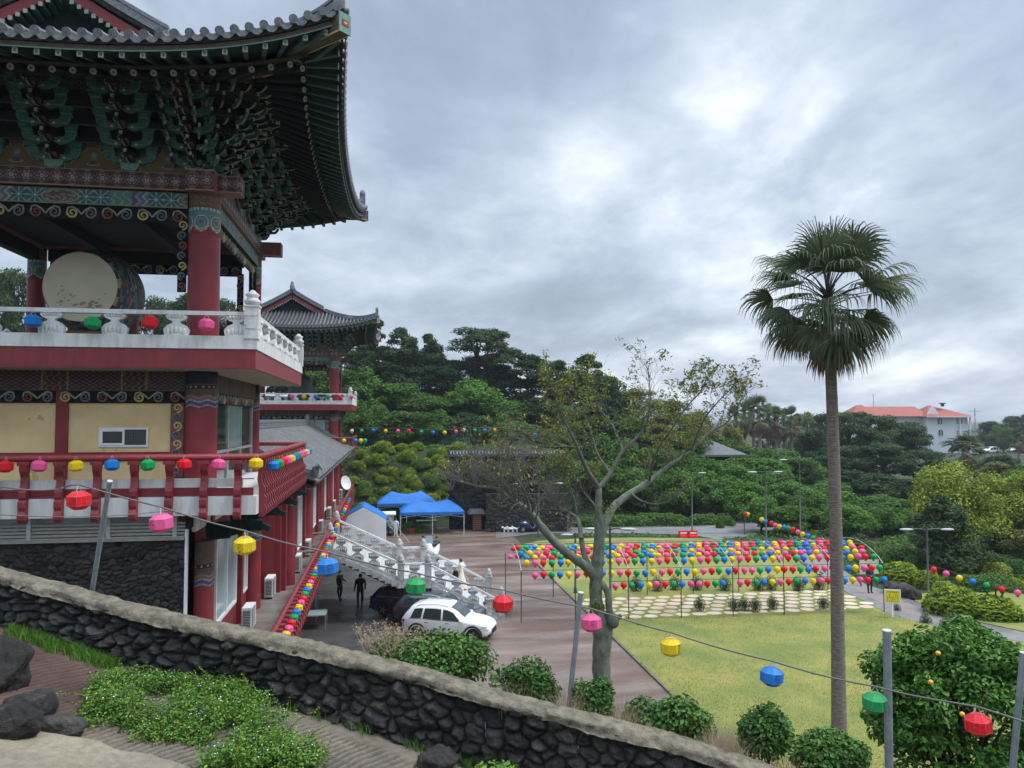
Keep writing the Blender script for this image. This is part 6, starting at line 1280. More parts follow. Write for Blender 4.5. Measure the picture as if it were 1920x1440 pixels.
# ================================================================ LANTERNS
def lantern_mesh(color, kind):
    m = MB()
    if kind == 'oct': m.lathe([(0, .118), (.075, .118), (.150, .062), (.150, -.062), (.075, -.118), (0, -.118)], (0, 0, 0), 8, smooth=False, a0=.39)
    else:
        m.lathe([(.0, .125), (.06, .12), (.115, .075), (.135, 0), (.115, -.07), (.05, -.115), (0, -.12)], (0, 0, 0), 10)
        m.lathe([(.055, -.11), (.045, -.17), (.0, -.165)], (0, 0, 0), 6)
    o = m.build('paper_lantern', M['l_'+color], None); return o
def hang_mesh():
    m = MB(); m.tube([(0, -.05, .12), (.0, -.01, .20)], .004, 4); m.tube([(0, .05, .12), (0, .01, .20)], .004, 4); return m.build('hanger', M['string'], None)
def letter_mesh(seed):
    """brush-like strokes down one face of the lantern"""
    rs = random.Random(seed); m = MB(); r = .1405
    for k in range(3):
        z0 = .052-.045*k
        for j in range(4):
            a = rs.uniform(-.17, .17); b = a+rs.choice((-1, 1))*rs.uniform(.03, .12)*(j % 2); z1 = z0-rs.uniform(.0, .03); z2 = z1-(0 if j % 2 else .018)
            m.bar((a*.18, -r, z1), (b*.18, -r, z2), .004, .006, up=(0, 1, 0))
        m.bar((-.02, -r, z0), (.02, -r, z0-.003), .004, .005)
    return m.build('lettering', M['ink'], None)
M['rib'] = mat('folded_paper_edge', (.30, .20, .16), .7)
PROTO = {}
def place_lantern(p, color, label, group, kind='oct', detail=0, rz=None, rs=random.Random(77), scale=1.0):
    """detail 0: body only; 1: with hanger; 2: with hanger and lettering"""
    key = (color, kind)
    if key not in PROTO:
        o = lantern_mesh(color, kind); me = o.data; bpy.data.objects.remove(o); PROTO[key] = me
        if 'h' not in PROTO:
            h = hang_mesh(); PROTO['h'] = h.data; bpy.data.objects.remove(h)
            for s in range(3): h = letter_mesh(s); PROTO['w%d' % s] = h.data; bpy.data.objects.remove(h)
    o = link('paper_lantern', PROTO[key]); o.location = p; o.rotation_euler = (rs.uniform(-.08, .08), rs.uniform(-.08, .08), rs.uniform(0, 6.28) if rz is None else rz); o.scale = (scale,)*3
    tag(o, label, 'lantern', group)
    if detail: link('hanger', PROTO['h'], o)
    if detail > 1:
        if 'rib' not in PROTO:
            m = MB()
            for k in range(8): a = .39+k*.7854; m.tube([(r*1.01*math.cos(a), r*1.01*math.sin(a), z) for r, z in ((.004, .12), (.075, .119), (.151, .062), (.151, -.062), (.075, -.119))], .0015, 4)
            for r, z in ((.151, .062), (.151, -.062), (.075, .119), (.075, -.119)): P_ = [(r*math.cos(.39+k*.7854), r*math.sin(.39+k*.7854), z) for k in range(9)]; m.tube(P_, .0015, 4)
            for k in range(8):
                a = .39+.39+k*.7854; m.tube([(.1385*math.cos(a), .1385*math.sin(a), .062), (.1385*math.cos(a), .1385*math.sin(a), -.062)], .0010, 4)
            h = m.build('paper_ribs', M['rib'], None); PROTO['rib'] = h.data; bpy.data.objects.remove(h)
        link('paper_ribs', PROTO['rib'], o); w = link('lettering', PROTO['w%d' % rs.randrange(3)], o); w.rotation_euler = (0, 0, rs.choice((0, .785, -.785)))
    return o
                                              # count of single lanterns
def sag(P, Q, s, n=14): return [Vector(P).lerp(Vector(Q), i/n)-Vector((0, 0, s*4*(i/n)*(1-i/n))) for i in range(n+1)]
# ---- the string along the foreground wall
FG = [(148, 938, 'red', 21), (303, 980, 'pink', 21), (459, 1023, 'yellow', 20), (615, 1063, 'blue', 20), (780, 1100, 'green', 18.5), (943, 1132, 'red', 18.5), (1109, 1168, 'pink', 19), (1258, 1213, 'yellow', 19.3), (1447, 1268, 'blue', 20.5), (1640, 1317, 'green', 21.3), (1834, 1358, 'red', 23)]
names = ['between the first leaning pole and the basalt building', 'below the red balcony deck corner', 'before the tall hall windows', 'before the foot of the stone stairs top', 'over the roof of the dark parked car', 'before the foot of the stone stairs', 'just right of the second pole', 'over the lawn right of the tree trunk', 'over the lawn left of the tall palm', 'touching the third pole', 'before the orange tree at the right']
cab = []
for i, (px, py, c, hw) in enumerate(FG):
    d = .15*FPX/hw; p = atD(px, py, d); cab.append(p+Vector((0, 0, .205)))
    o = place_lantern(tuple(p), c, '%s paper lantern on the foreground cable, %s' % (c, names[i]), 'lanterns on the foreground cable', 'oct', 2, rz=math.atan2(-p.x, p.y)*-1+R(22.5+(i*13) % 30-15)); o.scale = (1, 1, 1)
# poles, feet in the shelf behind the coping
def pole(x0, y0, x1, y1, d0, d1, label, r=.035):
    a = atD(x0, y0, d0); b = atD(x1, y1, d1); v = (b-a).normalized(); b2 = b+v*.5
    e_ = empty('steel_pole', tuple(b2), label, 'pole'); m = MB(); m.tube([b2, a], r, 12, caps=True); o = m.build('tube', M['steel'], e_); m = MB(); m.tube([a-v*.0, a-v*.012], r*1.1, 12); m.build('cap', M['alu'], e_); return a, b
a1, b1 = pole(206, 903, 172, 1112, 11.6, 12.2, 'slanting galvanised pole before the black basalt wall at the left', .038)
a2, b2 = pole(1089, 1112, 1066, 1335, 11.0, 11.25, 'galvanised pole leaning before the grey tree trunk', .038)
a3, b3 = pole(1663, 1183, 1668, 1500, 10.3, 10.5, 'thick grey pole standing before the orange tree', .052)
a4, b4 = pole(1919, 1225, 1893, 1500, 9.8, 10.0, 'leaning grey pole at the right edge of the view', .04)
line = [atD(-120, 905, 10.4), atD(0, 912, 10.4), atD(100, 918, 10.5)]+cab+[atD(1990, 1372, 9.0)]
def smooth_line(P, n=5):
    out = []
    for i in range(len(P)-1):
        p0, p1, p2, p3 = P[max(0, i-1)], P[i], P[i+1], P[min(len(P)-1, i+2)]
        for k in range(n):
            t = k/n; out.append(.5*((2*p1)+(p2-p0)*t+(2*p0-5*p1+4*p2-p3)*t*t+(3*p1-p0-3*p2+p3)*t*t*t)-Vector((0, 0, .02*math.sin(math.pi*t))))
    return out+[P[-1]]
L_ = smooth_line(line)
m = MB(); m.tube(L_, .011, 6); rs = random.Random(3)
for p in L_[3::9]: m.ell(p, (.03, .03, .018), 6, 4)
tag(m.build('lantern_cable', M['wire'], None, origin=L_[0]), 'grey cable carrying the foreground lanterns from pole to pole', 'cable')
m = MB(); m.tube(sag(atD(-60, 960, 11), atD(330, 955, 14), .10), .008, 5); tag(m.build('thin_wire', M['wire'], None, origin=(-6, 12, 9)), 'thin sagging wire before the white deck edge at the left', 'cable')
# ---- white balustrade of the near pavilion
def face(o): pass
WF = [(62, 602, 'blue'), (174, 606, 'green'), (281, 605, 'red'), (387, 609, 'pink')]
for i, (px, py, c) in enumerate(WF): place_lantern(tuple(atY(px, py, 19.82)), c, '%s lantern hanging on the white upper balustrade front, %s from the left' % (c, ordi(i)), 'lanterns on the white balustrade', 'oct', 1, scale=1.25)
for i, c in enumerate(('yellow', 'blue', 'green', 'red', 'pink', 'yellow', 'blue')):
    y = 21.3+i*1.38; place_lantern((CX+4.86, y, 12.84), c, '%s lantern on the side of the white upper balustrade, %s from the near corner' % (c, ordi(i)), 'lanterns on the white balustrade', 'oct', 1, scale=1.0)
RFp = [(10, 875, 'red'), (73, 874, 'pink'), (143, 874, 'yellow'), (210, 872, 'blue'), (277, 872, 'green'), (346, 871, 'red'), (410, 871, 'pink'), (480, 869, 'yellow')]
for i, (px, py, c) in enumerate(RFp): place_lantern(tuple(atY(px, py, 19.72)), c, '%s lantern on the front rail of the red balcony, %s from the left' % (c, ordi(i)), 'lanterns on the red balcony rail', 'oct', 1, scale=1.12)
for i, c in enumerate(('blue', 'green', 'red', 'pink', 'yellow', 'blue', 'green', 'pink', 'pink', 'yellow', 'blue')):
    place_lantern((CX+5.60, 20.75+i*.88, 9.28), c, '%s lantern on the side rail of the red balcony, %s from the near corner' % (c, ordi(i)), 'lanterns on the red balcony rail', 'oct', 1)
m = MB(); m.tube(sag((CX-5.3, 19.9, 13.08), (CX+5.3, 19.88, 13.06), .03), .008, 5); m.tube([(CX+4.86, 20.4, 13.05), (CX+4.86, 30.0, 13.04)], .008, 5); tag(m.build('thin_wire', M['wire'], None, origin=(CX, 19.9, 13)), 'thin wire along the white upper balustrade holding its lanterns', 'cable')
cyc = ['green', 'blue', 'yellow', 'pink', 'red']
for i in range(42):
    y = 20.9+i*.62+(i > 28)*(i-28)*.9; c = cyc[i % 5]
    place_lantern((-2.72, y, 4.55), c, '%s lantern outside the long terrace rail, %s from the near end' % (c, ordi(i)), 'lanterns along the terrace rail', 'oct', 0, scale=.95)
for i, c in enumerate(('pink', 'yellow', 'blue', 'green', 'red', 'pink')):
    place_lantern((-8.05+i*1.0, 67.8, 12.38), c, '%s lantern on the far pavilion balustrade, %s from the left' % (c, ordi(i)), 'lanterns on the far pavilion', 'ball', 0, scale=1.5)
for i, (px, c) in enumerate(((650, 'yellow'), (672, 'blue'), (682, 'yellow'), (690, 'green'))): q = atY(px-32, 816, 67.9); place_lantern((q.x+1.2, 67.8, 8.6), c, '%s lantern on the red rail below the far pavilion, %s from the left' % (c, ordi(i)), 'lanterns on the far pavilion', 'ball', 0, scale=1.5)
# ---- string above the green fence
HS = [(660, 808, 'white'), (678, 808, 'green'), (700, 807, 'blue'), (723, 808, 'yellow'), (746, 808, 'pink'), (767, 808, 'red'), (790, 810, 'green'), (812, 811, 'blue'), (834, 811, 'yellow'), (855, 809, 'pink'), (870, 806, 'white'), (890, 807, 'green'), (909, 807, 'blue'), (928, 806, 'yellow'), (1004, 815, 'blue'), (1019, 814, 'yellow')]
P = []
for i, (px, py, c) in enumerate(HS):
    p = atD(px, py, 84); P.append(p+Vector((0, 0, .3))); place_lantern(tuple(p), c, '%s round lantern on the string above the green fence, %s from the left' % (c, ordi(i)), 'lanterns above the green fence', 'ball', 0, scale=1.6)
m = MB(); m.tube(P, .02, 4); tag(m.build('lantern_cable', M['wire'], None, origin=P[0]), 'thin string holding the round lanterns above the green fence', 'cable')
# ---- string along the upper path and the one on the double lamp
US = [(1428, 974, 'yellow'), (1435, 978, 'blue'), (1446, 981, 'red'), (1453.7, 984.7, 'pink'), (1461.6, 987, 'yellow'), (1470, 988.7, 'blue'), (1478, 990, 'green'), (1486.6, 992.5, 'red'), (1496, 997.5, 'pink'), (1505, 1001.6, 'yellow'), (1514.7, 1004.7, 'blue'), (1524.7, 1008.7, 'green'), (1535, 1012.5, 'red'), (1543, 1014, 'pink'), (1398, 963, 'red'), (1402, 964, 'yellow')]
P = []
for i, (px, py, c) in enumerate(US):
    p = atD(px, py, 62-.6*i if i < 14 else 66); 
    if i < 14: P.append(p+Vector((0, 0, .22)))
    place_lantern(tuple(p), c, '%s round lantern %s' % (c, 'on the string beside the rising path, %s from its upper end' % ordi(i) if i < 14 else 'at the top of the thin post by the rising road'), 'lanterns beside the rising path', 'ball', 0, scale=1.35)
m = MB(); m.tube(P, .012, 4); tag(m.build('lantern_cable', M['wire'], None, origin=P[0]), 'string of round lanterns running down beside the rising path', 'cable')
p = G(1396, 1003); e_ = empty('thin_post', tuple(p), 'thin dark post with two lanterns beside the rising road', 'post'); m = MB(); m.tube([p, p+Vector((0, 0, 2.65))], .045, 8); m.build('shaft', M['lamp_post'], e_)
p = G(1480, 1040); e_ = empty('thin_post', tuple(p), 'thin dark post holding the lantern string among the trees', 'post'); m = MB(); m.tube([p, p+Vector((0, 0, 2.4))], .045, 8); m.build('shaft', M['lamp_post'], e_)
DS = [(1750.6, 1068, 'red'), (1774, 1075.6, 'pink'), (1799, 1084, 'yellow'), (1824, 1090.6, 'blue'), (1850, 1097.5, 'green'), (1878, 1105, 'red'), (1908, 1111.6, 'pink')]; P = [atD(1742, 1060, 43.3)]
for i, (px, py, c) in enumerate(DS): p = atD(px, py, 43-.4*i); P.append(p+Vector((0, 0, .2))); place_lantern(tuple(p), c, '%s round lantern on the string from the double lamp, %s from the lamp' % (c, ordi(i)), 'lanterns on the string from the double lamp', 'ball', 0, scale=1.3)
P.append(atD(1960, 1122, 39.5)); m = MB(); m.tube(P, .01, 4); tag(m.build('lantern_cable', M['wire'], None, origin=P[0]), 'lantern string running right from the double headed street lamp', 'cable')
# ================================================================ THE LANTERN FRAME
fr = empty('lantern_pergola', (16.8, 41.8, 0), 'long arched steel frame on the lawn hung with rows of coloured lanterns', 'frame')
FXs = [6.9+2.83*i for i in range(8)]
def fy(x): return 39.6-1.1*(x-6.9)/19.8
ARC = lambda q: (q*5.4, 2.62+.95*math.sin(math.pi*min(1, max(0, q)))**.8)      # depth from the front, height
for i, x in enumerate(FXs):
    y = fy(x); m = MB(); m.tube([(x, y, 0), (x, y, 2.62)], .028, 8); m.build('post', M['lamp_post'], fr)
    m = MB(); m.tube([(x-.0, y+5.4, 0), (x, y+5.4, 2.62)], .028, 8); m.build('post', M['lamp_post'], fr)
    m = MB(); m.tube([(x, y+ARC(q)[0], ARC(q)[1]) for q in np.linspace(0, 1, 15)], .016, 6); m.build('hoop', M['alu'], fr)
x0, x1 = FXs[0], FXs[-1]
for q, zz in ((0, 2.62), (1, 2.62), (.14, None), (.3, None), (.46, None), (.62, None), (.8, None)):
    dy, z = ARC(q); m = MB(); m.tube([(x0, fy(x0)+dy, z+.02), (x1, fy(x1)+dy, z+.02)], .014, 5); m.build('purlin', M['lamp_post'], fr)
m = MB(); m.tube([(11.6, fy(11.6)+.02, 1.98), (x1, fy(x1)+.02, 1.98)], .014, 5); m.build('purlin', M['lamp_post'], fr)
seq = ['pink', 'red', 'green', 'blue', 'yellow']
rows = [('lowest front row', .0, 1.80, 11.8, 0), ('front eave row', .0, 2.42, 7.6, 0), ('row just above the eave', .14, None, 7.3, 4), ('second row up the arch', .22, None, 7.4, 3), ('third row up the arch', .31, None, 7.2, 3), ('fourth row up the arch', .40, None, 7.35, 2), ('fifth row up the arch', .52, None, 7.2, 1), ('ridge row of the arch', .64, None, 7.4, 2), ('back slope row', .8, None, 7.2, 1), ('rear eave row', 1.0, None, 7.2, 0)]
tot = 0; stuffV = {c: MB() for c in seq}; rs = random.Random(12); nn = sum(1 for o in bpy.data.objects if o.name.startswith('paper_lantern'))
for r_i, (rn, q, z, xs, off) in enumerate(rows):
    dy, za = ARC(q); z = z if z is not None else za-.22; k = 0; x = xs
    while x < 26.65:
        c = seq[(k+off) % 5] if rs.random() > .06 else rs.choice(seq)
        if not (r_i == 0 and rs.random() < .05):
            xx, yy, zz = x+rs.uniform(-.03, .03), fy(x)+dy+rs.uniform(-.04, .04)-(.12 if r_i == 0 else 0), z+rs.uniform(-.03, .02)
            if tot < 300-nn:
                place_lantern((xx, yy, zz), c, '%s lantern, %s from the left in the %s, lawn frame' % (c, ordi(k), rn), 'lanterns on the lawn frame', 'ball', 0, scale=1.3)
                tot += 1
            else: stuffV[c].lathe([(.0, .125), (.06, .12), (.115, .075), (.135, 0), (.115, -.07), (.05, -.115), (0, -.12)], (xx, yy, zz), 10, sx=1.3, sy=1.3)
        k += 1; x += .45
allm = MB()
for i, c in enumerate(seq):
    b = len(allm.v); allm.v += stuffV[c].v; allm.f += [tuple(b+j for j in f) for f in stuffV[c].f]; allm.m += [i]*len(stuffV[c].f); allm.sm += stuffV[c].sm
tag(allm.build('paper_lanterns', [M['l_'+c] for c in seq], None, origin=(16.8, 44, 3)), 'crowded coloured round lanterns along the top and back of the lawn frame', 'lanterns', kind='stuff')
print('lanterns single', nn+tot)
# ================================================================ VEGETATION
def limbs_mesh(rng, segs, m, name, parent):
    mb = MB()
    for P, r0, r1 in segs: n = len(P); mb.tube(P, [r0+(r1-r0)*i/(n-1) for i in range(n)], 6)
    return mb.build(name, m, parent, fixn=False)
def crown_pts(rng, blobs, per, thick=.4):
    C = []; Nn = []
    for (c, r) in blobs:
        P, q = shell(rng, per, r, thick, -.55); C.append(P+np.array(c)); Nn.append(q[:len(P)])
    return np.concatenate(C), np.concatenate(Nn)
def make_tree(name, seed, kind, Hh=8.0, Wd=6.0, leaf='leaf_tree', n=7000, ls=.26, trunk=.22):
    """unit tree at the origin, real size"""
    rng = np.random.RandomState(seed); e_ = empty(name, (0, 0, 0)); blobs = []; segs = []
    R_ = Wd/2
    if kind == 'round':
        cz = Hh*.52; rz_ = Hh*.50; k = 40
        for i in range(k):
            d = rng.normal(size=3); d /= np.linalg.norm(d); d[2] = d[2]*.9+.1; s = rng.uniform(.5, .84); r = rng.uniform(.22, .40)*R_
            blobs.append(((d[0]*R_*s, d[1]*R_*s, cz+d[2]*rz_*s), (r, r, r*.85)))
        base = (0, 0, Hh*.22)
    elif kind == 'dark':
        k = 36
        for i in range(k):
            t = rng.uniform(0, 1); w = math.sin(math.pi*min(1, .12+t*.86))**.6; a = rng.uniform(0, 6.28); s = rng.uniform(.25, .85)*w; r = rng.uniform(.22, .40)*R_*(.6+.5*w)
            blobs.append(((math.cos(a)*R_*s, math.sin(a)*R_*s, Hh*(.10+.82*t)), (r, r, r*.8)))
        base = (0, 0, Hh*.2)
    elif kind == 'pine':
        k = 26
        for i in range(k):
            t = rng.uniform(0, 1)**.7; a = rng.uniform(0, 6.28); s = rng.uniform(.25, 1.0)*(1-.55*t*t); r = rng.uniform(.20, .34)*R_
            blobs.append(((math.cos(a)*R_*s, math.sin(a)*R_*s, Hh*(.40+.52*t)), (r, r, r*.42)))
        base = (rng.uniform(-.4, .4), 0, Hh*.42)
    elif kind == 'conifer':
        k = 40
        for i in range(k):
            t = rng.uniform(0, 1); a = rng.uniform(0, 6.28); s = (1-t)**.8*.85*rng.uniform(.3, 1)+.05; r = rng.uniform(.22, .34)*R_*(1.1-.55*t)
            blobs.append(((math.cos(a)*R_*s, math.sin(a)*R_*s, Hh*(.14+.82*t)), (r, r, r*.55)))
        base = (0, 0, Hh*.3)
    per = n//len(blobs); C, Nn = crown_pts(rng, blobs, per, .5)
    C = C+rng.normal(size=C.shape)*.05*R_*.5
    foliage_obj('crown', rng, C, ls, leaf, e_, up=.2, aspect=.62, normals=Nn, fold=False)
    base = Vector(base); top = Vector((base.x*1.2, 0, Hh*.85)); segs.append(([Vector((0, 0, -.4)), Vector((base.x*.4, .05, base.z*.5)), base, (base+top)/2+Vector((.1*R_*rng.uniform(-1, 1), .1, 0)), top], trunk, trunk*.2))
    for (c, r) in blobs[::2]:
        c = Vector(c); z0 = base.z+(c.z-base.z)*.35 if kind != 'conifer' else c.z-.2; s0 = Vector((base.x, 0, max(base.z*.7, z0))); mid = s0.lerp(c, .55)+Vector((0, 0, -.06*Hh*.3)); segs.append(([s0, mid, c], trunk*.38, trunk*.10))
    limbs_mesh(rng, segs, M['bark_d'], 'trunk', e_); return e_
PT = {}
def proto(key, *a, **k): e_ = make_tree(*a, **k); PT[key] = (tree_of(e_), k.get('Hh', 8.0), k.get('Wd', 6.0))
proto('round1', 'broadleaf_tree', 1, 'round', leaf='leaf_tree', Hh=6, Wd=6.6, n=12000, ls=.30)
proto('round2', 'broadleaf_tree', 2, 'round', leaf='leaf_mid', Hh=6, Wd=6.6, n=12000, ls=.30)
proto('round3', 'broadleaf_tree', 3, 'round', leaf='leaf_tree', Hh=7, Wd=6.0, n=12000, ls=.30)
proto('dark1', 'evergreen_tree', 4, 'dark', leaf='leaf_dark', Hh=9, Wd=6.5, n=12000, ls=.32)
proto('dark2', 'evergreen_tree', 5, 'dark', leaf='leaf_dark', Hh=9, Wd=7.5, n=12000, ls=.32)
proto('olive1', 'evergreen_tree', 6, 'dark', leaf='leaf_olive', Hh=8, Wd=7, n=10000, ls=.27)
proto('pine1', 'pine_tree', 7, 'pine', leaf='leaf_pine', Hh=10, Wd=9, n=13000, ls=.25, trunk=.28)
proto('pine2', 'pine_tree', 8, 'pine', leaf='leaf_pine', Hh=9, Wd=9, n=13000, ls=.25, trunk=.28)
proto('con1', 'conifer_tree', 9, 'conifer', leaf='leaf_dark', Hh=11, Wd=5.5, n=8000, ls=.24)
proto('con2', 'conifer_tree', 10, 'conifer', leaf='leaf_pine', Hh=8, Wd=7.5, n=13000, ls=.25)
proto('lime1', 'camphor_tree', 11, 'round', leaf='leaf_lime', Hh=9, Wd=9, n=20000, ls=.25, trunk=.3)
def onhill(px, py):
    """where the sight line through a photo point meets the ground"""
    v = ray(px, py); o = Vector((0, 0, E)); t = 20.0
    while t < 700:
        q = o+v*t
        if q.z <= float(hgt(q.x, q.y)): return q
        t += .25 if t < 130 else 2
    return q
used = set()
def tree_at(px, ytop, w, d, key, label, group=None, rs=random.Random(9)):
    p = atD(px, 785, d); z = float(hgt(p.x, p.y)); top = atD(px, ytop, d).z; t, H0_, W0 = PT[key]
    sz = max(.15, (top-z)/H0_); sw = w*d/FPX/W0; loc = (p.x, p.y, z-.1); sca = (sw, sw, sz)
    if key not in used:
        used.add(key); o = t[0]; o.location = loc; o.rotation_euler = (0, 0, rs.uniform(0, 6.28)); o.scale = sca; o['label'] = label
        if group: o['group'] = group
    else: o = dup_at(t, loc, rs.uniform(0, 6.28), label, group, sca)
    o['category'] = 'tree'; return o
def row(rn, d, items, desc, grp):
    n = {}
    for it in items:
        px, yt, w, key = it[:4]; dd = it[4] if len(it) > 4 else d; word = desc[key]; i = n.get(word, 0); n[word] = i+1
        tree_at(px, yt, w, dd, key, '%s %s, %s from the left' % (word, rn, ordi(i)), grp)
DS_ = {'round1': 'round deep green tree', 'round2': 'round bright green tree', 'round3': 'full mid green tree', 'dark1': 'tall dark evergreen', 'dark2': 'broad dark evergreen', 'olive1': 'olive toned bushy tree', 'pine1': 'flat topped pine', 'pine2': 'spreading pine', 'con1': 'slim pointed conifer', 'con2': 'loose bushy conifer', 'lime1': 'yellow green camphor tree'}
row('on the hill skyline', 112, [(630, 700, 90, 'dark1'), (668, 655, 90, 'dark2'), (708, 590, 75, 'con1'), (752, 612, 150, 'con2'), (806, 624, 120, 'con2'), (893, 608, 175, 'pine1'), (850, 672, 110, 'dark2'), (680, 640, 100, 'dark2', 118), (733, 650, 110, 'dark1', 118), (785, 655, 120, 'dark2', 118), (830, 668, 90, 'con2', 115), (915, 665, 100, 'dark1', 118), (1070, 695, 100, 'dark2', 118), (1125, 700, 90, 'olive1', 118), (940, 680, 90, 'dark2'), (990, 662, 125, 'dark2'), (1045, 672, 85, 'dark1'), (1103, 660, 90, 'dark1'), (1145, 702, 90, 'dark2'), (1195, 722, 110, 'olive1'), (1250, 742, 110, 'olive1'), (1310, 765, 100, 'olive1'), (1365, 790, 80, 'olive1'), (30, 490, 130, 'pine2', 95), (285, 548, 120, 'pine2', 105), (345, 545, 110, 'dark1', 105), (420, 550, 90, 'pine2', 105), (-40, 560, 120, 'dark1', 90), (520, 640, 100, 'dark2', 105), (580, 660, 100, 'dark1', 105)], DS_, 'trees on the hill skyline')
row('on the upper hill slope', 100, [(600, 690, 110, 'round1'), (668, 688, 110, 'round1'), (728, 712, 120, 'round3'), (790, 738, 110, 'round1'), (845, 748, 100, 'round3'), (895, 712, 120, 'round2'), (950, 752, 110, 'round1'), (1008, 742, 110, 'dark2'), (1065, 758, 110, 'round1'), (1120, 752, 110, 'dark2'), (1175, 778, 100, 'round3'), (1230, 790, 110, 'olive1'), (1285, 805, 90, 'round1'), (560, 780, 90, 'round1', 96), (90, 760, 200, 'dark2', 88), (300, 760, 200, 'dark2', 88)], DS_, 'trees on the upper hill slope')
row('low on the hill', 92, [(690, 752, 90, 'round1'), (760, 765, 90, 'round3'), (815, 768, 80, 'round1'), (870, 770, 80, 'dark2'), (925, 775, 80, 'round1'), (975, 785, 90, 'round3'), (1035, 800, 90, 'round1'), (1090, 812, 100, 'dark2'), (1150, 815, 110, 'round1'), (1215, 832, 100, 'round3'), (1270, 838, 90, 'round1')], DS_, 'trees low on the hill')
row('right of the stone wall', 82, [(1075, 862, 95, 'round1'), (1120, 858, 95, 'round3'), (1165, 878, 100, 'round1'), (1212, 872, 100, 'round3', 85), (1258, 880, 100, 'round1'), (1302, 878, 95, 'round3', 85), (1340, 895, 85, 'round1'), (1375, 870, 90, 'round2', 92), (1060, 905, 70, 'dark2', 78)], DS_, 'trees right of the dark stone wall')
row('in the orange grove', 76, [(1390, 902, 100, 'round2', 80), (1440, 880, 100, 'round3', 92), (1425, 930, 80, 'round2', 72), (1480, 902, 100, 'round2', 86), (1475, 940, 80, 'round3', 70), (1520, 925, 90, 'round1', 74), (1560, 905, 100, 'round2', 84), (1590, 945, 100, 'round2', 68), (1650, 945, 90, 'round1', 70), (1320, 858, 80, 'round2', 88), (1375, 852, 90, 'round3', 96), (1345, 812, 100, 'round1', 112), (1400, 828, 90, 'round3', 110), (1455, 838, 90, 'round1', 108), (1500, 850, 90, 'round3', 105), (1430, 858, 90, 'round2', 100)], DS_, 'trees of the orange grove')
row('by the big dark pines', 120, [(1512, 768, 90, 'olive1', 190), (1550, 772, 80, 'dark1', 180), (1530, 800, 90, 'dark2', 150), (1590, 765, 140, 'pine1'), (1655, 772, 150, 'pine2', 125), (1712, 790, 120, 'pine1', 122), (1600, 830, 130, 'pine2', 108), (1660, 825, 140, 'pine1', 106), (1725, 838, 130, 'pine2', 104), (1585, 878, 120, 'dark2', 95), (1640, 885, 120, 'dark1', 94), (1700, 895, 110, 'dark2', 92), (1660, 925, 100, 'round3', 80), (1690, 960, 80, 'dark2', 72)], DS_, 'trees around the big dark pines')
row('right of the garden path', 62, [(1790, 866, 188, 'lime1', 57), (1915, 880, 160, 'lime1', 60), (1930, 985, 110, 'olive1', 56), (1762, 925, 190, 'con2', 53), (1880, 990, 120, 'dark2', 60), (1835, 905, 100, 'round3', 90), (1760, 905, 90, 'dark2', 96), (1880, 850, 100, 'dark2', 120), (1925, 868, 90, 'round1', 110), (1840, 862, 90, 'round1', 125), (1870, 862, 80, 'olive1', 118)], DS_, 'trees right of the garden path')
row('on the far horizon', 260, [(1858, 788, 60, 'dark2'), (1895, 778, 70, 'dark1', 300), (1925, 775, 70, 'dark2', 300), (1880, 798, 50, 'round1', 235), (1910, 805, 40, 'dark2', 230), (1490, 778, 60, 'dark2', 240), (1440, 782, 70, 'dark1', 260)], DS_, 'trees on the far horizon')
for k in PT:
    if k not in used: print('unused', k)
# ---- palms
def fan(rng, V, F, base, d, pet, rad, nseg=30, droop=.5, spread=2.6, wd=.03):
    """a fan leaf: stalk along d, pleated blades whose ends hang"""
    base = np.array(base, float); d = np.array(d, float)/np.linalg.norm(d); hub = base+d*pet; up = np.array([0, 0, 1.]); s = np.cross(d, up); ns = np.linalg.norm(s); s = s/ns if ns > .1 else np.array([1., 0, 0]); n = np.cross(s, d); ro = rng.uniform(-.8, .8); s, n = s*math.cos(ro)+n*math.sin(ro), n*math.cos(ro)-s*math.sin(ro)
    for k in range(nseg):
        a = (k/(nseg-1)-.5)*spread+rng.uniform(-.03, .03); dirv = d*math.cos(a)+s*math.sin(a); L = rad*(.80+.25*math.cos(a))*rng.uniform(.88, 1.08); p = hub.copy(); prev = None; w = wd*rng.uniform(.8, 1.2); side = np.cross(dirv, n); side /= np.linalg.norm(side)+1e-9
        q = 5; b = len(V); g = 0
        for j in range(q+1):
            t = j/q; ww = w*(.35+1.6*t if t < .45 else 1.07*(1-(t-.45)/.55)+.06); V += [p-side*ww, p+side*ww]
            g = min(.97, droop*(max(0, t-.25)/.75)**.9); dv = dirv*(1-g)+np.array([0, 0, -1.])*g*1.1; dv /= np.linalg.norm(dv); p = p+dv*L/q
        for j in range(q): F.append((b+2*j, b+2*j+1, b+2*j+3, b+2*j+2))
    return hub
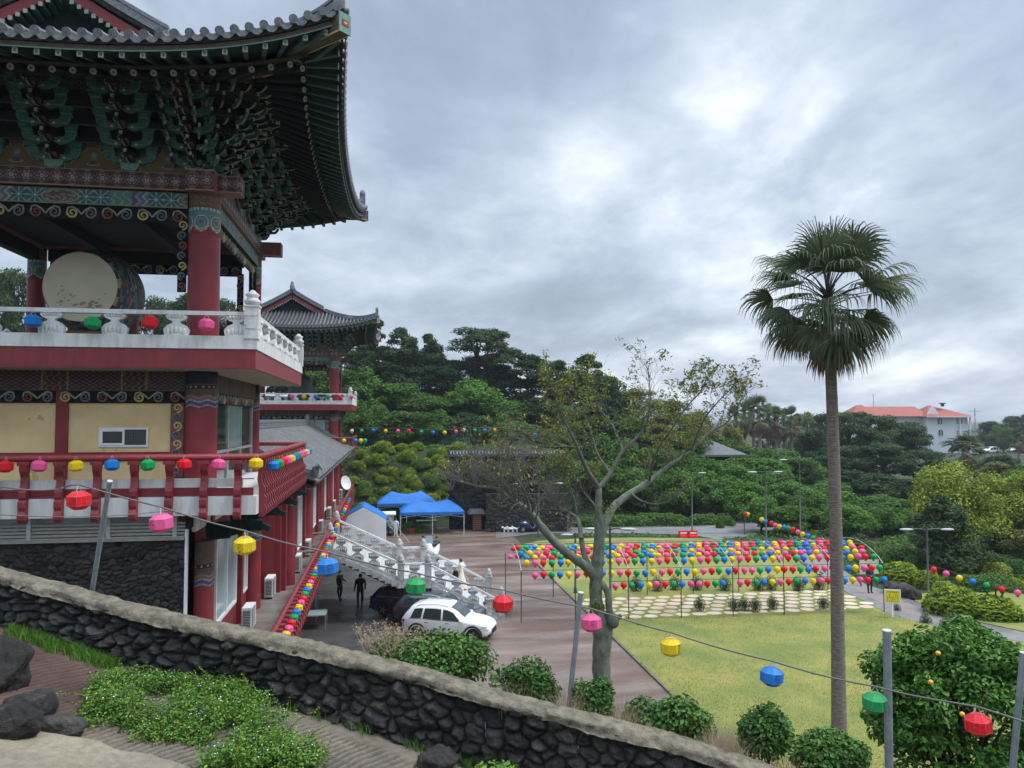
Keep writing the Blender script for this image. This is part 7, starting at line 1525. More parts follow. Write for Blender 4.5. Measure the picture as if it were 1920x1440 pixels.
def fan_palm(name, loc, H, R0, label, n=34, seed=1, tr=(.34, .25), dead=14, rad=1.25, pet=1.35, nseg=28, wd=.03, group=None):
    rng = np.random.RandomState(seed); e_ = empty(name, loc, label, 'palm tree', group); x, y, z = loc; mb = MB()
    # the stem bends a little and carries worn rings
    P = []; Rr = []; k = 90
    for i in range(k+1):
        t = i/k; P.append(Vector((x+.012*H*math.sin(t*2.2)-.012*H*t*1.5, y, z-.3+(H+.3)*t))); Rr.append((tr[0]*(1-t)**1.0+tr[1]*t+.05*math.exp(-t*14))*(1+.012*math.sin(i*1.9)+.01*rng.uniform(-1, 1)))
    mb.tube(P, Rr, 18); tk = mb.build('trunk', M['palm_bark'], e_, fixn=False); top = np.array(P[-1])
    V, F = [], []; ST = MB()
    for i in range(n):
        t = (i+.5)/n; el = R((80-104*t**.8 if H > 9.5 else 82-105*t)+rng.uniform(-13, 13)); az = i*2.39996+rng.uniform(-.2, .2); d = np.array([math.cos(az)*math.cos(el), math.sin(az)*math.cos(el), math.sin(el)])
        b = top+np.array([0, 0, .2-(.62 if H > 9.5 else 1.1)*t])*rad; pl_ = pet*rng.uniform(.75, 1.05)*(.72+.5*math.sin(math.pi*min(1, t*1.15)) if H > 9.5 else 1); hub = fan(rng, V, F, b, d+np.array([0, 0, -.10-.1*t]), pl_, rad*rng.uniform(.85, 1.1), nseg, .62+.45*min(1, t*1.6), 3.0-.7*t, wd)
        mid = (b+hub)/2+np.array([0, 0, .06*pet]); ST.tube([Vector(b), Vector(mid), Vector(hub)], [.03, .02, .012], 5)
    np_mesh('fronds', np.array(V), np.array(F), M['leaf_palm'], e_)
    ST.build('leaf_stalks', M['bark_d'], e_, fixn=False)
    V, F = [], []
    for i in range(dead):
        t = (i+.5)/dead; el = R(-38-48*t); az = i*2.39996; d = np.array([math.cos(az)*math.cos(el), math.sin(az)*math.cos(el), math.sin(el)])
        fan(rng, V, F, top+np.array([0, 0, -.75-.55*t])*rad*(.42 if H > 9.5 else 1), d, pet*(.40 if H > 9.5 else .55), rad*rng.uniform(.7, 1.02), max(10, nseg-6), .95, 1.5, wd)
    np_mesh('dead_fronds', np.array(V), np.array(F), M['leaf_dead'], e_)
    mb = MB(); rs = random.Random(seed)
    for i in range(60): a = rs.uniform(0, 6.28); h_ = rs.uniform(-1.5, .2)*rad; mb.bar((top[0]+math.cos(a)*.16*tr[1]/.25, top[1]+math.sin(a)*.16*tr[1]/.25, top[2]+h_-.1), (top[0]+math.cos(a)*.38*tr[1]/.25, top[1]+math.sin(a)*.38*tr[1]/.25, top[2]+h_+.16), .07, .03)
    mb.build('leaf_bases', M['bark_d'], e_); return e_
pb = G(1562, 1388); pb = atD(1562, 785, 25.2); zt = atD(1549, 560, 25.2).z
palm = fan_palm('fan_palm', (pb.x, pb.y, 0), zt, 0, 'tall slender fan palm rising alone from the lawn at the right', n=50, seed=12, tr=(.225, .165), dead=15, rad=1.55, pet=1.5, nseg=28, wd=.036)
PS = fan_palm('fan_palm', (0, 0, 0), 8.5, 0, 'x', n=20, seed=6, tr=(.24, .2), dead=14, rad=1.3, pet=1.2, nseg=14, wd=.07); pst = tree_of(PS); rs = random.Random(2)
for i, (px, yt, d, hh) in enumerate(((1396, 760, 150, 1), (1412, 752, 146, 1), (1424, 748, 140, 1), (1440, 764, 150, 1), (1455, 768, 142, 1), (1470, 772, 150, 1), (1484, 768, 146, 1), (1378, 766, 156, 1), (1810, 822, 96, 1), (1908, 806, 140, 1))):
    p = atD(px, 785, d); top = atD(px, yt, d).z; s = top/9.9; lb = '%s in the distant palm group left of the tall palm, %s from left' % ('shaggy palm', ordi([1396, 1412, 1424, 1440, 1455, 1470, 1484, 1378].index(px)+(0 if px == 1378 else 1) if px != 1378 else 0)) if i < 8 else ('shaggy palm with a thick brown skirt above the yellow green camphor tree', 'slim palm before the far parking lot at the right edge')[i-8]
    if i == 0: PS.location = (p.x, p.y, 0); PS.scale = (s,)*3; PS.rotation_euler = (0, 0, 1); tag(PS, lb, None, 'distant fan palms')
    else: dup_at(pst, (p.x, p.y, 0), rs.uniform(0, 6), lb, 'distant fan palms' if i < 8 else None, (s*1.5 if i == 8 else s,)*2+(s,))
def feather(name, loc, R0, n, label, leaf='leaf_dark', seed=1, hz=.2, trunk=.5, arch=.9, cat='plant', group=None, cs=18):
    rng = np.random.RandomState(seed); e_ = empty(name, loc, label, cat, group); V, F = [], []; x, y, z = loc
    for i in range(n):
        az = i*2.4; el = R(rng.uniform(8, 78)); d = np.array([math.cos(az), math.sin(az)]); p = np.array([x, y, z+trunk]); vx, vz = math.cos(el), math.sin(el); L = R0*rng.uniform(.8, 1.1)
        for j in range(cs):
            t = j/cs; vz2 = vz-arch*t*1.3; nv = math.hypot(vx, vz2); q = p+np.array([d[0]*vx, d[1]*vx, vz2])/nv*L/cs; side = np.array([-d[1], d[0], 0]); w = R0*.20*math.sin(math.pi*min(1, t*.9+.1))**.7
            b = len(V); V += [p, q, q+side*w-np.array([0, 0, .25*w]), p+side*w*.9+np.array([d[0], d[1], -.3])*w*.3, q-side*w-np.array([0, 0, .25*w]), p-side*w*.9+np.array([d[0], d[1], -.3])*w*.3]; k = (q-p)*.45
            V[b+1] = p+k; V[b+2] = V[b+2]-k*.6; V[b+4] = V[b+4]-k*.6; F += [(b, b+1, b+2, b+3), (b, b+1, b+4, b+5)]; p = q
    np_mesh('fronds', np.array(V), np.array(F), M[leaf], e_)
    mb = MB(); mb.tube([(x, y, z-.2), (x, y, z+trunk)], [.3*R0*.35+.05, .28*R0*.3+.05], 10); mb.build('trunk', M['palm_bark'], e_); return e_
p = atD(1806, 785, 150); feather('date_palm', (p.x, p.y, 0), 4.6, 34, 'dark date palm in front of the white building with the red roof', trunk=5.2, seed=3, cat='palm tree')
for i, (px, py, r) in enumerate(((673, 782, 1.7), (690, 772, 1.5), (657, 790, 1.4), (898, 797, 1.3))): q = onhill(px, py+22); feather('cycad', tuple(q), r*1.35, 20, '%s cycad on the garden slope behind the green fence' % ['large dark', 'upper', 'leftmost low', 'small right hand'][i], seed=i, trunk=.3)
q = onhill(827, 815); feather('agave', tuple(q), 2.2, 22, 'pale grey spiky agave above the green fence', 'leaf_grey', 9, trunk=.6, arch=.55)
for i, px in enumerate((701, 780, 806, 833, 735)): q = onhill(px, 838); feather('agave', tuple(q), 1.1, 14, '%s small grey green agave below the green fence, counted from the left' % ordi([0, 2, 3, 4, 1][i]), 'leaf_grey', i, trunk=.15, arch=.2, cs=8)
q = atY(298, 640, 27); feather('potted_cycad', (q.x, 27, 12.3), 1.0, 18, 'green potted cycad on the balcony beside the big drum', 'leaf_mid', 4, trunk=.35)
# ---- clipped mounds
def mound_proto(name, seed, leaf, n, ls, kz=.75):
    rng = np.random.RandomState(seed); e_ = empty(name, (0, 0, 0)); P, q = shell(rng, n, (1, 1, 1), .18 if leaf != 'leaf_lawnbush' else .9, -.15 if leaf != 'leaf_lawnbush' else -.9); bump_ = 1+.09*fnoise(q[:, 0]*2, q[:, 1]*2+q[:, 2], seed, 3, 2)[:len(P)]; P = P*bump_[:, None]
    foliage_obj('foliage', rng, P, ls, leaf, e_, normals=q[:len(P)], fold=False, up=.3)
    mb = MB()
    if leaf != 'leaf_lawnbush': mb.ell((0, 0, 0), (.84, .84, .84), 14, 8)
    else:
        for i_ in range(9): mb.tube([(0, 0, -.9), (.5*math.cos(i_*.7), .5*math.sin(i_*.7), .3)], .02, 4)
    mb.tube([(0, 0, -.6), (0, 0, 0)], .06, 6); mb.build('stems', M['leaf_dark'], e_); return e_
mz = {}
for k, sd, lf, n, ls in (('az', 1, 'leaf_azalea', 1500, .16), ('az2', 2, 'leaf_lime', 1500, .16), ('gr', 3, 'leaf_tree', 1500, .16), ('dk', 4, 'leaf_lawnbush', 1300, .17)): e_ = mound_proto('clipped_shrub', sd, lf, n, ls); mz[k] = [tree_of(e_), False]
def mound(p, rx, rz_, key, label, group=None, ry=None, rz=0.0, cat='shrub'):
    t, us = mz[key]; loc = (p.x, p.y, p.z+rz_*.15); s = (rx, ry or rx, rz_)
    if not us: o = t[0]; o.location = loc; o.scale = s; o.rotation_euler = (0, 0, rz); o['label'] = label; mz[key][1] = True; (o.__setitem__('group', group) if group else None)
    else: o = dup_at(t, loc, rz, label, group, s)
    o['category'] = cat; return o
rs = random.Random(21); k = 0; cand = []
for j in range(9):
    for i in range(14):
        px = 650+i*17+rs.uniform(-9, 9)+(j % 2)*8; py = 846+j*17+rs.uniform(-10, 10)
        if px > 850-(j > 6)*40 or px < 648: continue
        if px < 672 and py < 900 and py < 845+(672-px)*1.5: continue
        cand.append((py, px))
cand.sort()
for py, px in cand:
    q = onhill(px, py+6); r = rs.uniform(.38, .78)*(1.25 if rs.random() < .25 else 1); key = 'az' if rs.random() < .62 else ('az2' if rs.random() < .4 else 'gr'); col = {'az': 'yellow green', 'az2': 'lime coloured', 'gr': 'dark green'}[key]
    mound(q, r*rs.uniform(.9, 1.35), r*rs.uniform(.85, 1.25), key, '%s mound on the bank behind the tents, %s %s half' % (col, ordi(k if k < 50 else k-50), 'counted down its upper' if k < 50 else 'counted down its lower'), 'clipped mounds on the bank', ry=r*rs.uniform(.8, 1.1), rz=rs.uniform(-.4, .4)); k += 1
for i, (px, py, r, key) in enumerate(((748, 795, .9, 'gr'), (780, 797, .8, 'gr'), (706, 800, .7, 'gr'), (728, 790, .8, 'gr'), (856, 795, .7, 'gr'), (718, 838, 1.2, 'az'), (860, 838, 1.1, 'az'), (842, 800, .8, 'dk'), (935, 800, 1.2, 'dk'), (912, 806, 1.0, 'gr'), (960, 812, 2.6, 'dk'), (1180, 835, 1.2, 'gr'), (692, 812, .9, 'dk'), (765, 812, .9, 'dk'), (868, 815, .8, 'dk'))):
    q = onhill(px, py+8); mound(q, r, r*.85, key, '%s bush near the green fence on the hill, %s of the scatter' % ({'gr': 'green', 'az': 'yellow green', 'dk': 'dull dark'}[key], ordi(i)), 'bushes near the green fence')
for i, (px, py, w, h) in enumerate(((1150, 984, 80, 22), (1192, 984, 60, 20), (1246, 982, 62, 24), (1262, 983, 60, 22), (1322, 982, 64, 22), (1362, 984, 26, 20), (1105, 986, 60, 20), (1215, 980, 50, 22))):
    q = G(px, py); s = q.y/FPX; mound(q, w*s*.55, h*s*.8, 'gr', 'dark green domed hedge clump beyond the road, %s from the left' % ordi([1, 2, 4, 5, 6, 7, 0, 3][i]), 'domed hedge clumps beyond the road', ry=1.3, cat='hedge')
MR = [(1688, 1092, 62, 36, 'az', 'long yellow green mound just right of the lantern frame end'), (1740, 1102, 40, 30, 'az', 'yellow green mound between the long mound and the double lamp'), (1640, 1062, 44, 30, 'gr', 'dark green mound behind the lantern frame end'), (1690, 1058, 50, 30, 'gr', 'broad dark green mound above the long yellow green mound'), (1720, 1070, 40, 26, 'gr', 'dark green mound left of the double lamp post'),
      (1790, 1150, 80, 46, 'az', 'left half of the big clipped hedge below the lamp string'), (1860, 1156, 80, 34, 'az', 'right half of the big clipped hedge below the lamp string'), (1838, 1072, 34, 22, 'az', 'rounded lime mound beyond the hedge, left of three'), (1870, 1082, 40, 24, 'az2', 'rounded lime mound beyond the hedge, middle of three'), (1905, 1078, 34, 26, 'gr', 'dark mound at the right edge beyond the hedge'), (1785, 1070, 18, 14, 'az', 'tiny lime ball beside the conifer trunk'),
      (1880, 1060, 40, 18, 'gr', 'flat dark mound beyond the lime mounds'), (1830, 1105, 50, 24, 'gr', 'shaded mound just above the big clipped hedge'), (1770, 1112, 34, 20, 'az2', 'low lime mound at the foot of the conifer'), (1610, 1030, 50, 26, 'dk', 'brownish bush behind the lantern frame, right of the palm'), (1905, 1110, 30, 22, 'az', 'lime mound at the right edge above the hedge end'),
      (1736, 1168, 17, 22, 'dk', 'small dark upright bush on the path edge near the notice board'), (1778, 1178, 24, 24, 'dk', 'grey green rounded bush beside the garden path bend'), (1872, 1150, 12, 12, 'gr', 'small dark ball shrub on the right hand lawn'), (1914, 1166, 10, 14, 'gr', 'small dark ball shrub at the right edge of the lawn'), (1682, 1145, 12, 16, 'dk', 'little dark bush just behind the yellow notice board'),
      (1360, 1025, 16, 18, 'dk', 'grey bush beside the road end, left one'), (1385, 1024, 18, 12, 'dk', 'low grey bush beside the road end, right one'), (1350, 990, 14, 16, 'gr', 'small round bush where the road begins to climb')]
for px, py, w, h, key, lb in MR: q = G(px, py); s = (q-Vector((0, 0, E))).length/FPX; mound(q, w*s*.55, h*s*.85, key, lb, ry=min(w*s*.5, 1.6), rz=R(-9))
LS = [(1193, 1108), (1233, 1108), (1266, 1106), (1307, 1106), (1359, 1107), (1422, 1107), (1446, 1106), (1497, 1108), (1535, 1106), (1312, 1146), (1377, 1146), (1396, 1146), (1417, 1147), (1449, 1144), (1544, 1143)]
for i, (px, py) in enumerate(LS):
    q = G(px, py); s = .42 if i < 9 else .34; mound(Vector((q.x, q.y, .32)), s, s*1.25, 'dk', 'small dark shrub %s, %s from the left' % ('behind the stone paving below the lanterns' if i < 9 else 'at the near edge of the stone paving', ordi(i if i < 9 else i-9)), 'small shrubs on the lawn')
# topiary tree at the right and ground cover lawn there
q = G(1868, 1150); e_ = empty('topiary_tree', tuple(q), 'small umbrella shaped clipped tree with split stems beside the big hedge', 'tree'); mb = MB()
for a in (-.5, 0, .45): mb.tube([(q.x, q.y, 0), (q.x+a*.4, q.y, .7), (q.x+a*1.5, q.y, 1.35)], [.06, .05, .03], 6)
mb.build('trunk', M['bark_d'], e_); rng = np.random.RandomState(4); P, nq = shell(rng, 2200, (1.15, 1.0, .6), .3, -.3); foliage_obj('crown', rng, P+np.array([q.x, q.y, 1.55]), .13, 'leaf_tree', e_, normals=nq[:len(P)], fold=False)
sheet('garden_lawn', [tuple(G(x, y)[:2]) for x, y in [(1700, 1118), (1760, 1150), (1920, 1184), (2050, 1195), (2050, 1120), (1900, 1105), (1780, 1105)]], .006, M['grass'])
for i, (px, py, r, lb) in enumerate(((1672, 1112, (.6, .5, .45), 'dark rock under the long yellow green mound, left'), (1692, 1118, (.8, .5, .5), 'bigger dark rock under the long yellow green mound, middle'), (1710, 1122, (.55, .5, .55), 'dark rock under the yellow green mounds, right'))): q = G(px, py); boulder('garden_rock', (q.x, q.y, .3), r, 200+i, label=lb, tone=.05, sub=4)
# ================================================================ near bushes behind the wall
def bush(px, py, w, h, d, label, leaf='leaf_near', seed=1, n=5000, ls=.062, lobes=9, name='shrub', dz=0.0, flat=.6, dens=1.0):
    """px, py: middle of the crown in the photo; w, h its size in photo pixels; d metres away"""
    py += h*.14; h *= 1.3; w *= 1.04; rng = np.random.RandomState(seed); c = atD(px, py, d); rx, rz_ = w*d/FPX/2, h*d/FPX/2; ry = rx*flat if rx > .5 else rx*.9; e_ = empty(name, (c.x, c.y, c.z-rz_-.15), label, 'shrub'); u = np.array([math.cos(-YAW*1.0), math.sin(-YAW*1.0), 0.]); v = np.array([-u[1], u[0], 0.])
    C, N2 = [], []
    for i in range(lobes):
        a = rng.uniform(0, 6.28) if i else 0; s = rng.uniform(.35, .62) if i else 0; k = rng.uniform(.42, .6) if i else .78
        cc = np.array(c)+u*math.cos(a)*rx*s+v*math.sin(a)*ry*s+np.array([0, 0, rng.uniform(-.3, .35)*rz_]); P, q = shell(rng, int(n*(1.0 if i else 2.2)/(lobes+1.2)), (1, 1, 1), .4, -.8); C.append(cc+(P[:, :1]*u*rx+P[:, 1:2]*v*ry)*k+P[:, 2:]*np.array([0, 0, rz_*k])); N2.append(q[:len(P), :1]*u+q[:len(P), 1:2]*v+q[:len(P), 2:]*np.array([0, 0, 1.]))
    C = np.concatenate(C)+rng.normal(size=(sum(map(len, C)), 3))*.012; N2 = np.concatenate(N2)
    V, F = leaves(rng, C, ls, up=.45, aspect=.62, normals=N2*.8); np_mesh('foliage', V, F, M[leaf], e_)
    mb = MB(); b = Vector((c.x, c.y, c.z-rz_-.05)); rs = random.Random(seed)
    for i in range(14): a = rs.uniform(0, 6.28); t = Vector((c.x+math.cos(a)*rx*.6, c.y+math.sin(a)*ry*.6, c.z+rs.uniform(-.3, .5)*rz_)); mb.tube([b+Vector((rs.uniform(-.4, .4)*rx, rs.uniform(-.2, .2)*ry, 0)), b.lerp(t, .5)+Vector((0, 0, .05)), t], [.014, .01, .005], 5)
    mb.build('stems', M['bark_d'], e_); return e_
bush(800, 1240, 270, 124, 11.85, 'wide clipped dark green hedge bush right behind the wall, in front of the white car', seed=31, n=11000, lobes=14, flat=.42, leaf='leaf_near')
bush(990, 1282, 122, 92, 11.45, 'rounded green bush behind the wall, left of the leaning pole', 'leaf_shrub', 32, 4500)
bush(1108, 1304, 86, 80, 11.2, 'small round bush at the foot of the grey tree trunk', 'leaf_shrub', 33, 2600, ls=.055)
bush(1255, 1346, 172, 122, 11.1, 'large leafy bush behind the wall below the yellow lantern', seed=34, n=6500, ls=.07)
bush(1427, 1362, 100, 104, 10.85, 'roundish dark bush behind the wall left of the palm trunk', 'leaf_shrub', 35, 3600)
bush(1548, 1412, 162, 94, 10.75, 'leafy bush at the bottom edge in front of the palm foot', seed=36, n=6000, ls=.068)
# orange tree
rng = np.random.RandomState(40); d = 12.2; c = atD(1800, 1345, d); e_ = empty('orange_tree', (c.x, c.y, c.z-2.6), 'big glossy orange tree with a few oranges at the lower right', 'tree'); C, N2 = [], []; rs = random.Random(40)
for i in range(84):
    a = rs.uniform(0, 6.28); el = rs.uniform(-.75, 1.45); s = rs.uniform(.68, .96) if i > 6 else .4; R3 = (1.34, 1.25, 1.40); cc = np.array(c)+np.array([math.cos(a)*math.cos(el)*R3[0], math.sin(a)*math.cos(el)*R3[1], math.sin(el)*R3[2]])*s; k = rs.uniform(.24, .40)
    P, q = shell(rng, 330, (k, k, k*.8), .55, -.8); C.append(P+cc); N2.append(q[:len(P)])
V, F = leaves(rng, np.concatenate(C), .085, up=.45, aspect=.5, normals=np.concatenate(N2)*.8); np_mesh('crown', V, F, M['leaf_citrus'], e_)
mb = MB(); b = Vector((c.x, c.y, c.z-3.2)); mb.tube([b, b+Vector((0, 0, 1.8))], [.14, .10], 10)
for i in range(22): a = rs.uniform(0, 6.28); el = rs.uniform(-.2, 1.3); t = Vector(c)+Vector((math.cos(a)*math.cos(el)*.8, math.sin(a)*math.cos(el)*.8, math.sin(el)*.9)); s0 = b+Vector((0, 0, rs.uniform(1.3, 1.9))); mb.tube([s0, s0.lerp(t, .5)+Vector((0, 0, .1)), t], [.05, .03, .01], 6)
mb.build('trunk', M['bark_d'], e_); M['orange'] = mat('orange_peel', (.80, .34, .04), .5, (.70, .40, .06), 12)
for px, py in ((1759, 1225), (1745, 1279), (1804, 1339)):
    q = atD(px, py, 11.0); mb = MB(); mb.ell(q, (.036, .036, .034), 10, 8); mb.build('orange', M['orange'], e_)
# ---- creeping plant over the ledge
e_ = empty('creeping_shrub', tuple(onledge(420, 1380)), 'low creeping shrub with small bright leaves spilling over the concrete ledge', 'shrub'); rng = np.random.RandomState(50); rs = random.Random(50)
poly = [(150, 1335), (185, 1290), (260, 1262), (340, 1262), (420, 1285), (470, 1320), (510, 1360), (560, 1400), (605, 1445), (600, 1470), (380, 1470), (390, 1420), (330, 1400), (260, 1395), (230, 1372), (160, 1370)]
def inside(x, y):
    c_ = False; n = len(poly)
    for i in range(n):
        (x1, y1), (x2, y2) = poly[i], poly[(i+1) % n]
        if (y1 > y) != (y2 > y) and x < (x2-x1)*(y-y1)/(y2-y1)+x1: c_ = not c_
    return c_
C = []; tries = 0
while len(C) < 620:
    x, y = rs.uniform(140, 615), rs.uniform(1255, 1470)
    if not inside(x, y+10): continue
    if float(fnoise(np.array([x*.02]), np.array([y*.035]), 12, 3, 1.4)[0]) < -.35: continue
    p = onledge(x, y+8); mid = min(1, min(abs(x-150), abs(y-1262), abs(y-1400) if x < 380 else 99)/60); C.append(np.array([p.x, p.y, p.z+.02+.30*mid*rs.uniform(.1, 1)]))
C = np.array(C); reps = 42; P = np.repeat(C, reps, 0)+rng.normal(size=(len(C)*reps, 3))*np.array([.07, .07, .05]); V, F = leaves(rng, P, .040, up=.9, aspect=.55); np_mesh('foliage', V, F, M['leaf_creep'], e_)
P = P[rng.rand(len(P)) < .08]+np.array([0, 0, .035]); V, F = leaves(rng, P, .036, up=1.2, aspect=.6); np_mesh('new_leaves', V, F, M['leaf_lime'], e_)
P = C[rng.rand(len(C)) < .7]; P = np.repeat(P, 2, 0)+rng.normal(size=(len(P)*2, 3))*np.array([.07, .07, .02])+np.array([0, 0, .07]); V, F = leaves(rng, P, .016, up=2, aspect=1, fold=False); np_mesh('blossom', V, F, M['white'], e_)
LVS = []
shoots = [((330, 1275), (232, 1252)), ((300, 1290), (120, 1300)), ((400, 1300), (372, 1250)), ((470, 1330), (455, 1262)), ((520, 1400), (600, 1328)), ((300, 1380), (170, 1418)), ((330, 1390), (260, 1455)), ((200, 1330), (80, 1302)), ((230, 1370), (130, 1362)), ((370, 1400), (285, 1418)), ((560, 1420), (612, 1360)), ((280, 1270), (190, 1262)), ((430, 1290), (437, 1245)), ((215, 1345), (95, 1345))]
for (x0, y0), (x1, y1) in shoots:
    a = onledge(x0, y0); b = atD(x1, y1, (a-Vector((0, 0, E))).dot(f_)); up_ = .10; mb = MB(); Pp = [a+Vector((0, 0, .05)), a.lerp(b, .5)+Vector((0, 0, up_)), b]; mb.tube(Pp, [.006, .005, .003], 5)
    mb.build('shoot', M['leaf_olive'], e_)
    for k in range(26): t = .25+.75*k/26; q = Pp[0].lerp(Pp[1], t*2) if t < .5 else Pp[1].lerp(Pp[2], t*2-1); LVS.append(np.array(q)+rng.normal(size=3)*.012)
V, F = leaves(rng, np.array(LVS), .032, up=.7, aspect=.6); np_mesh('shoot_leaves', V, F, M['leaf_lime'], e_)
wd = bush(930, 1448, 120, 36, 8.2, 'few bright weed leaves poking up at the bottom edge beside the dark rock', 'leaf_creep', 51, 260, ls=.06, lobes=5)
# grass at the foot of the wall, weeds along the ramp
def tuft_field(name, pts, h, w, m, label, seed, per=14, spread=.05, lean=.35, cat='grass'):
    rng = np.random.RandomState(seed); P = np.repeat(np.array(pts), per, 0); n = len(P); P[:, :2] += rng.normal(size=(n, 2))*spread; a = rng.uniform(0, 6.28, n); L = rng.normal(size=(n, 2))*lean; hh = h*rng.uniform(.45, 1.1, n); dx = np.stack([np.cos(a), np.sin(a), a*0], 1)*w
    T1 = P+np.stack([L[:, 0]*hh*.35, L[:, 1]*hh*.35, hh*.6], 1); T2 = P+np.stack([L[:, 0]*hh, L[:, 1]*hh, hh], 1); V = np.stack([P-dx, P+dx, T1+dx*.8, T1-dx*.8, T2+dx*.15, T2-dx*.15], 1).reshape(-1, 3); b = np.arange(n)[:, None]*6; F = np.concatenate([b+np.array([0, 1, 2, 3]), b+np.array([3, 2, 4, 5])], 0)
    return tag(np_mesh(name, V, F, M[m]), label, cat, kind='stuff')
rs = random.Random(5); pts = []
def wallfoot(s, t): p = W_(np.array([s]))[0]; n_ = W_(np.array([s]), 'N')[0]; H = float(W_(np.array([s]), 'H')[0]); return (p[0]+n_[0]*t, p[1]+n_[1]*t, p[2]-H)
s_of = lambda px: float(np.interp(px, [proj(q)[0] for q in P0], S0))
for i in range(150): s = rs.uniform(s_of(40), s_of(235)); pts.append(wallfoot(s, .14+abs(rs.gauss(0, .09))))
for i in range(26): s = rs.uniform(s_of(300), s_of(1000)); pts.append(wallfoot(s, .12+abs(rs.gauss(0, .03))))
tuft_field('grass_tufts', pts, .17, .006, 'leaf_creep', 'green grass tufts at the foot of the black stone wall', 3)
pts = []
for px0, px1, n in ((1040, 1085, 14), (1150, 1195, 16), (1330, 1385, 40), (1470, 1495, 8), (940, 955, 4)):
    for i in range(n):
        q = shelf(rs.uniform(px0, px1), rs.uniform(-.15, .5)); pts.append((q.x, q.y, q.z-.05))
tuft_field('dry_grass', pts, .66, .003, 'dry', 'tall dry straw coloured grass between the bushes behind the wall', 4, per=46, spread=.12, lean=.25)
# dry bare shrub before the cars
def twigs(mb, rs, p, d, L, r, depth, tips, spread=.6, nk=3, gnarl=.25):
    p = Vector(p); d = Vector(d).normalized(); P = [p]; q = p; k = 3
    for i in range(k): d = (d+Vector((rs.gauss(0, 1), rs.gauss(0, 1), rs.gauss(0, 1)))*gnarl*.5+Vector((0, 0, .06))).normalized(); q = q+d*L/k; P.append(q)
    mb.tube(P, [r*(1-.12*i) for i in range(k+1)], 6 if r > .02 else 4, caps=False)
    if depth == 0: tips.append((q, d)); return
    for i in range(nk):
        a = (d+Vector((rs.gauss(0, 1), rs.gauss(0, 1), rs.gauss(0, .8)))*spread).normalized(); s = P[rs.choice((2, 3))] if i else q; twigs(mb, rs, s, a, L*rs.uniform(.62, .85), r*.62, depth-1, tips, spread, nk, gnarl)
q = shelf(700, .5); e_ = empty('dry_shrub', tuple(q), 'bare straw coloured shrub behind the wall, left of the clipped hedge bush', 'shrub'); mb = MB(); rs = random.Random(8); tips = []
for i in range(13): a = rs.uniform(0, 6.28); twigs(mb, rs, q+Vector((rs.uniform(-.2, .2), rs.uniform(-.15, .15), -.05)), (math.cos(a)*.5, math.sin(a)*.4, 1), .34, .008, 3, tips, .5)
mb.build('branches', M['dry'], e_, fixn=False); rng = np.random.RandomState(3); C = np.repeat(np.array([tuple(t[0]) for t in tips]), 3, 0)+rng.normal(size=(len(tips)*3, 3))*.02; V, F = leaves(rng, C, .03, up=.5, aspect=.4, fold=False); np_mesh('dry_leaves', V, F, M['dry'], e_)
# ================================================================ the big grey tree
tr = empty('bare_tree', tuple(G(1128, 1330)), 'large mossy grey tree with spreading half bare limbs standing at the car park edge', 'tree'); D = 28.0; rs = random.Random(17)
def limb(P, dd=None):
    out = []
    for i, (x, y, *z) in enumerate(P): out.append(atD(x, y, D+(z[0] if z else 0)))
    return out
def smooth_(P, R_, n=5):
    Q, RR = [], []
    for i in range(len(P)-1):
        p0, p1, p2, p3 = P[max(0, i-1)], P[i], P[i+1], P[min(len(P)-1, i+2)]
        for k in range(n): t = k/n; Q.append(.5*((2*p1)+(p2-p0)*t+(2*p0-5*p1+4*p2-p3)*t*t+(3*p1-p0-3*p2+p3)*t*t*t)); RR.append(R_[i]*(1-t)+R_[i+1]*t)
    return Q+[P[-1]], RR+[R_[-1]]
px_r = lambda w: w*D/FPX/2*.80
main = [((1130, 1345), 46), ((1129, 1290), 42), ((1127, 1235), 42), ((1130, 1190), 46), ((1122, 1160), 40), ((1117, 1120), 30), ((1118, 1080), 31), ((1122, 1040), 27), ((1124, 1000), 25), ((1122, 955), 19), ((1123, 915), 14)]
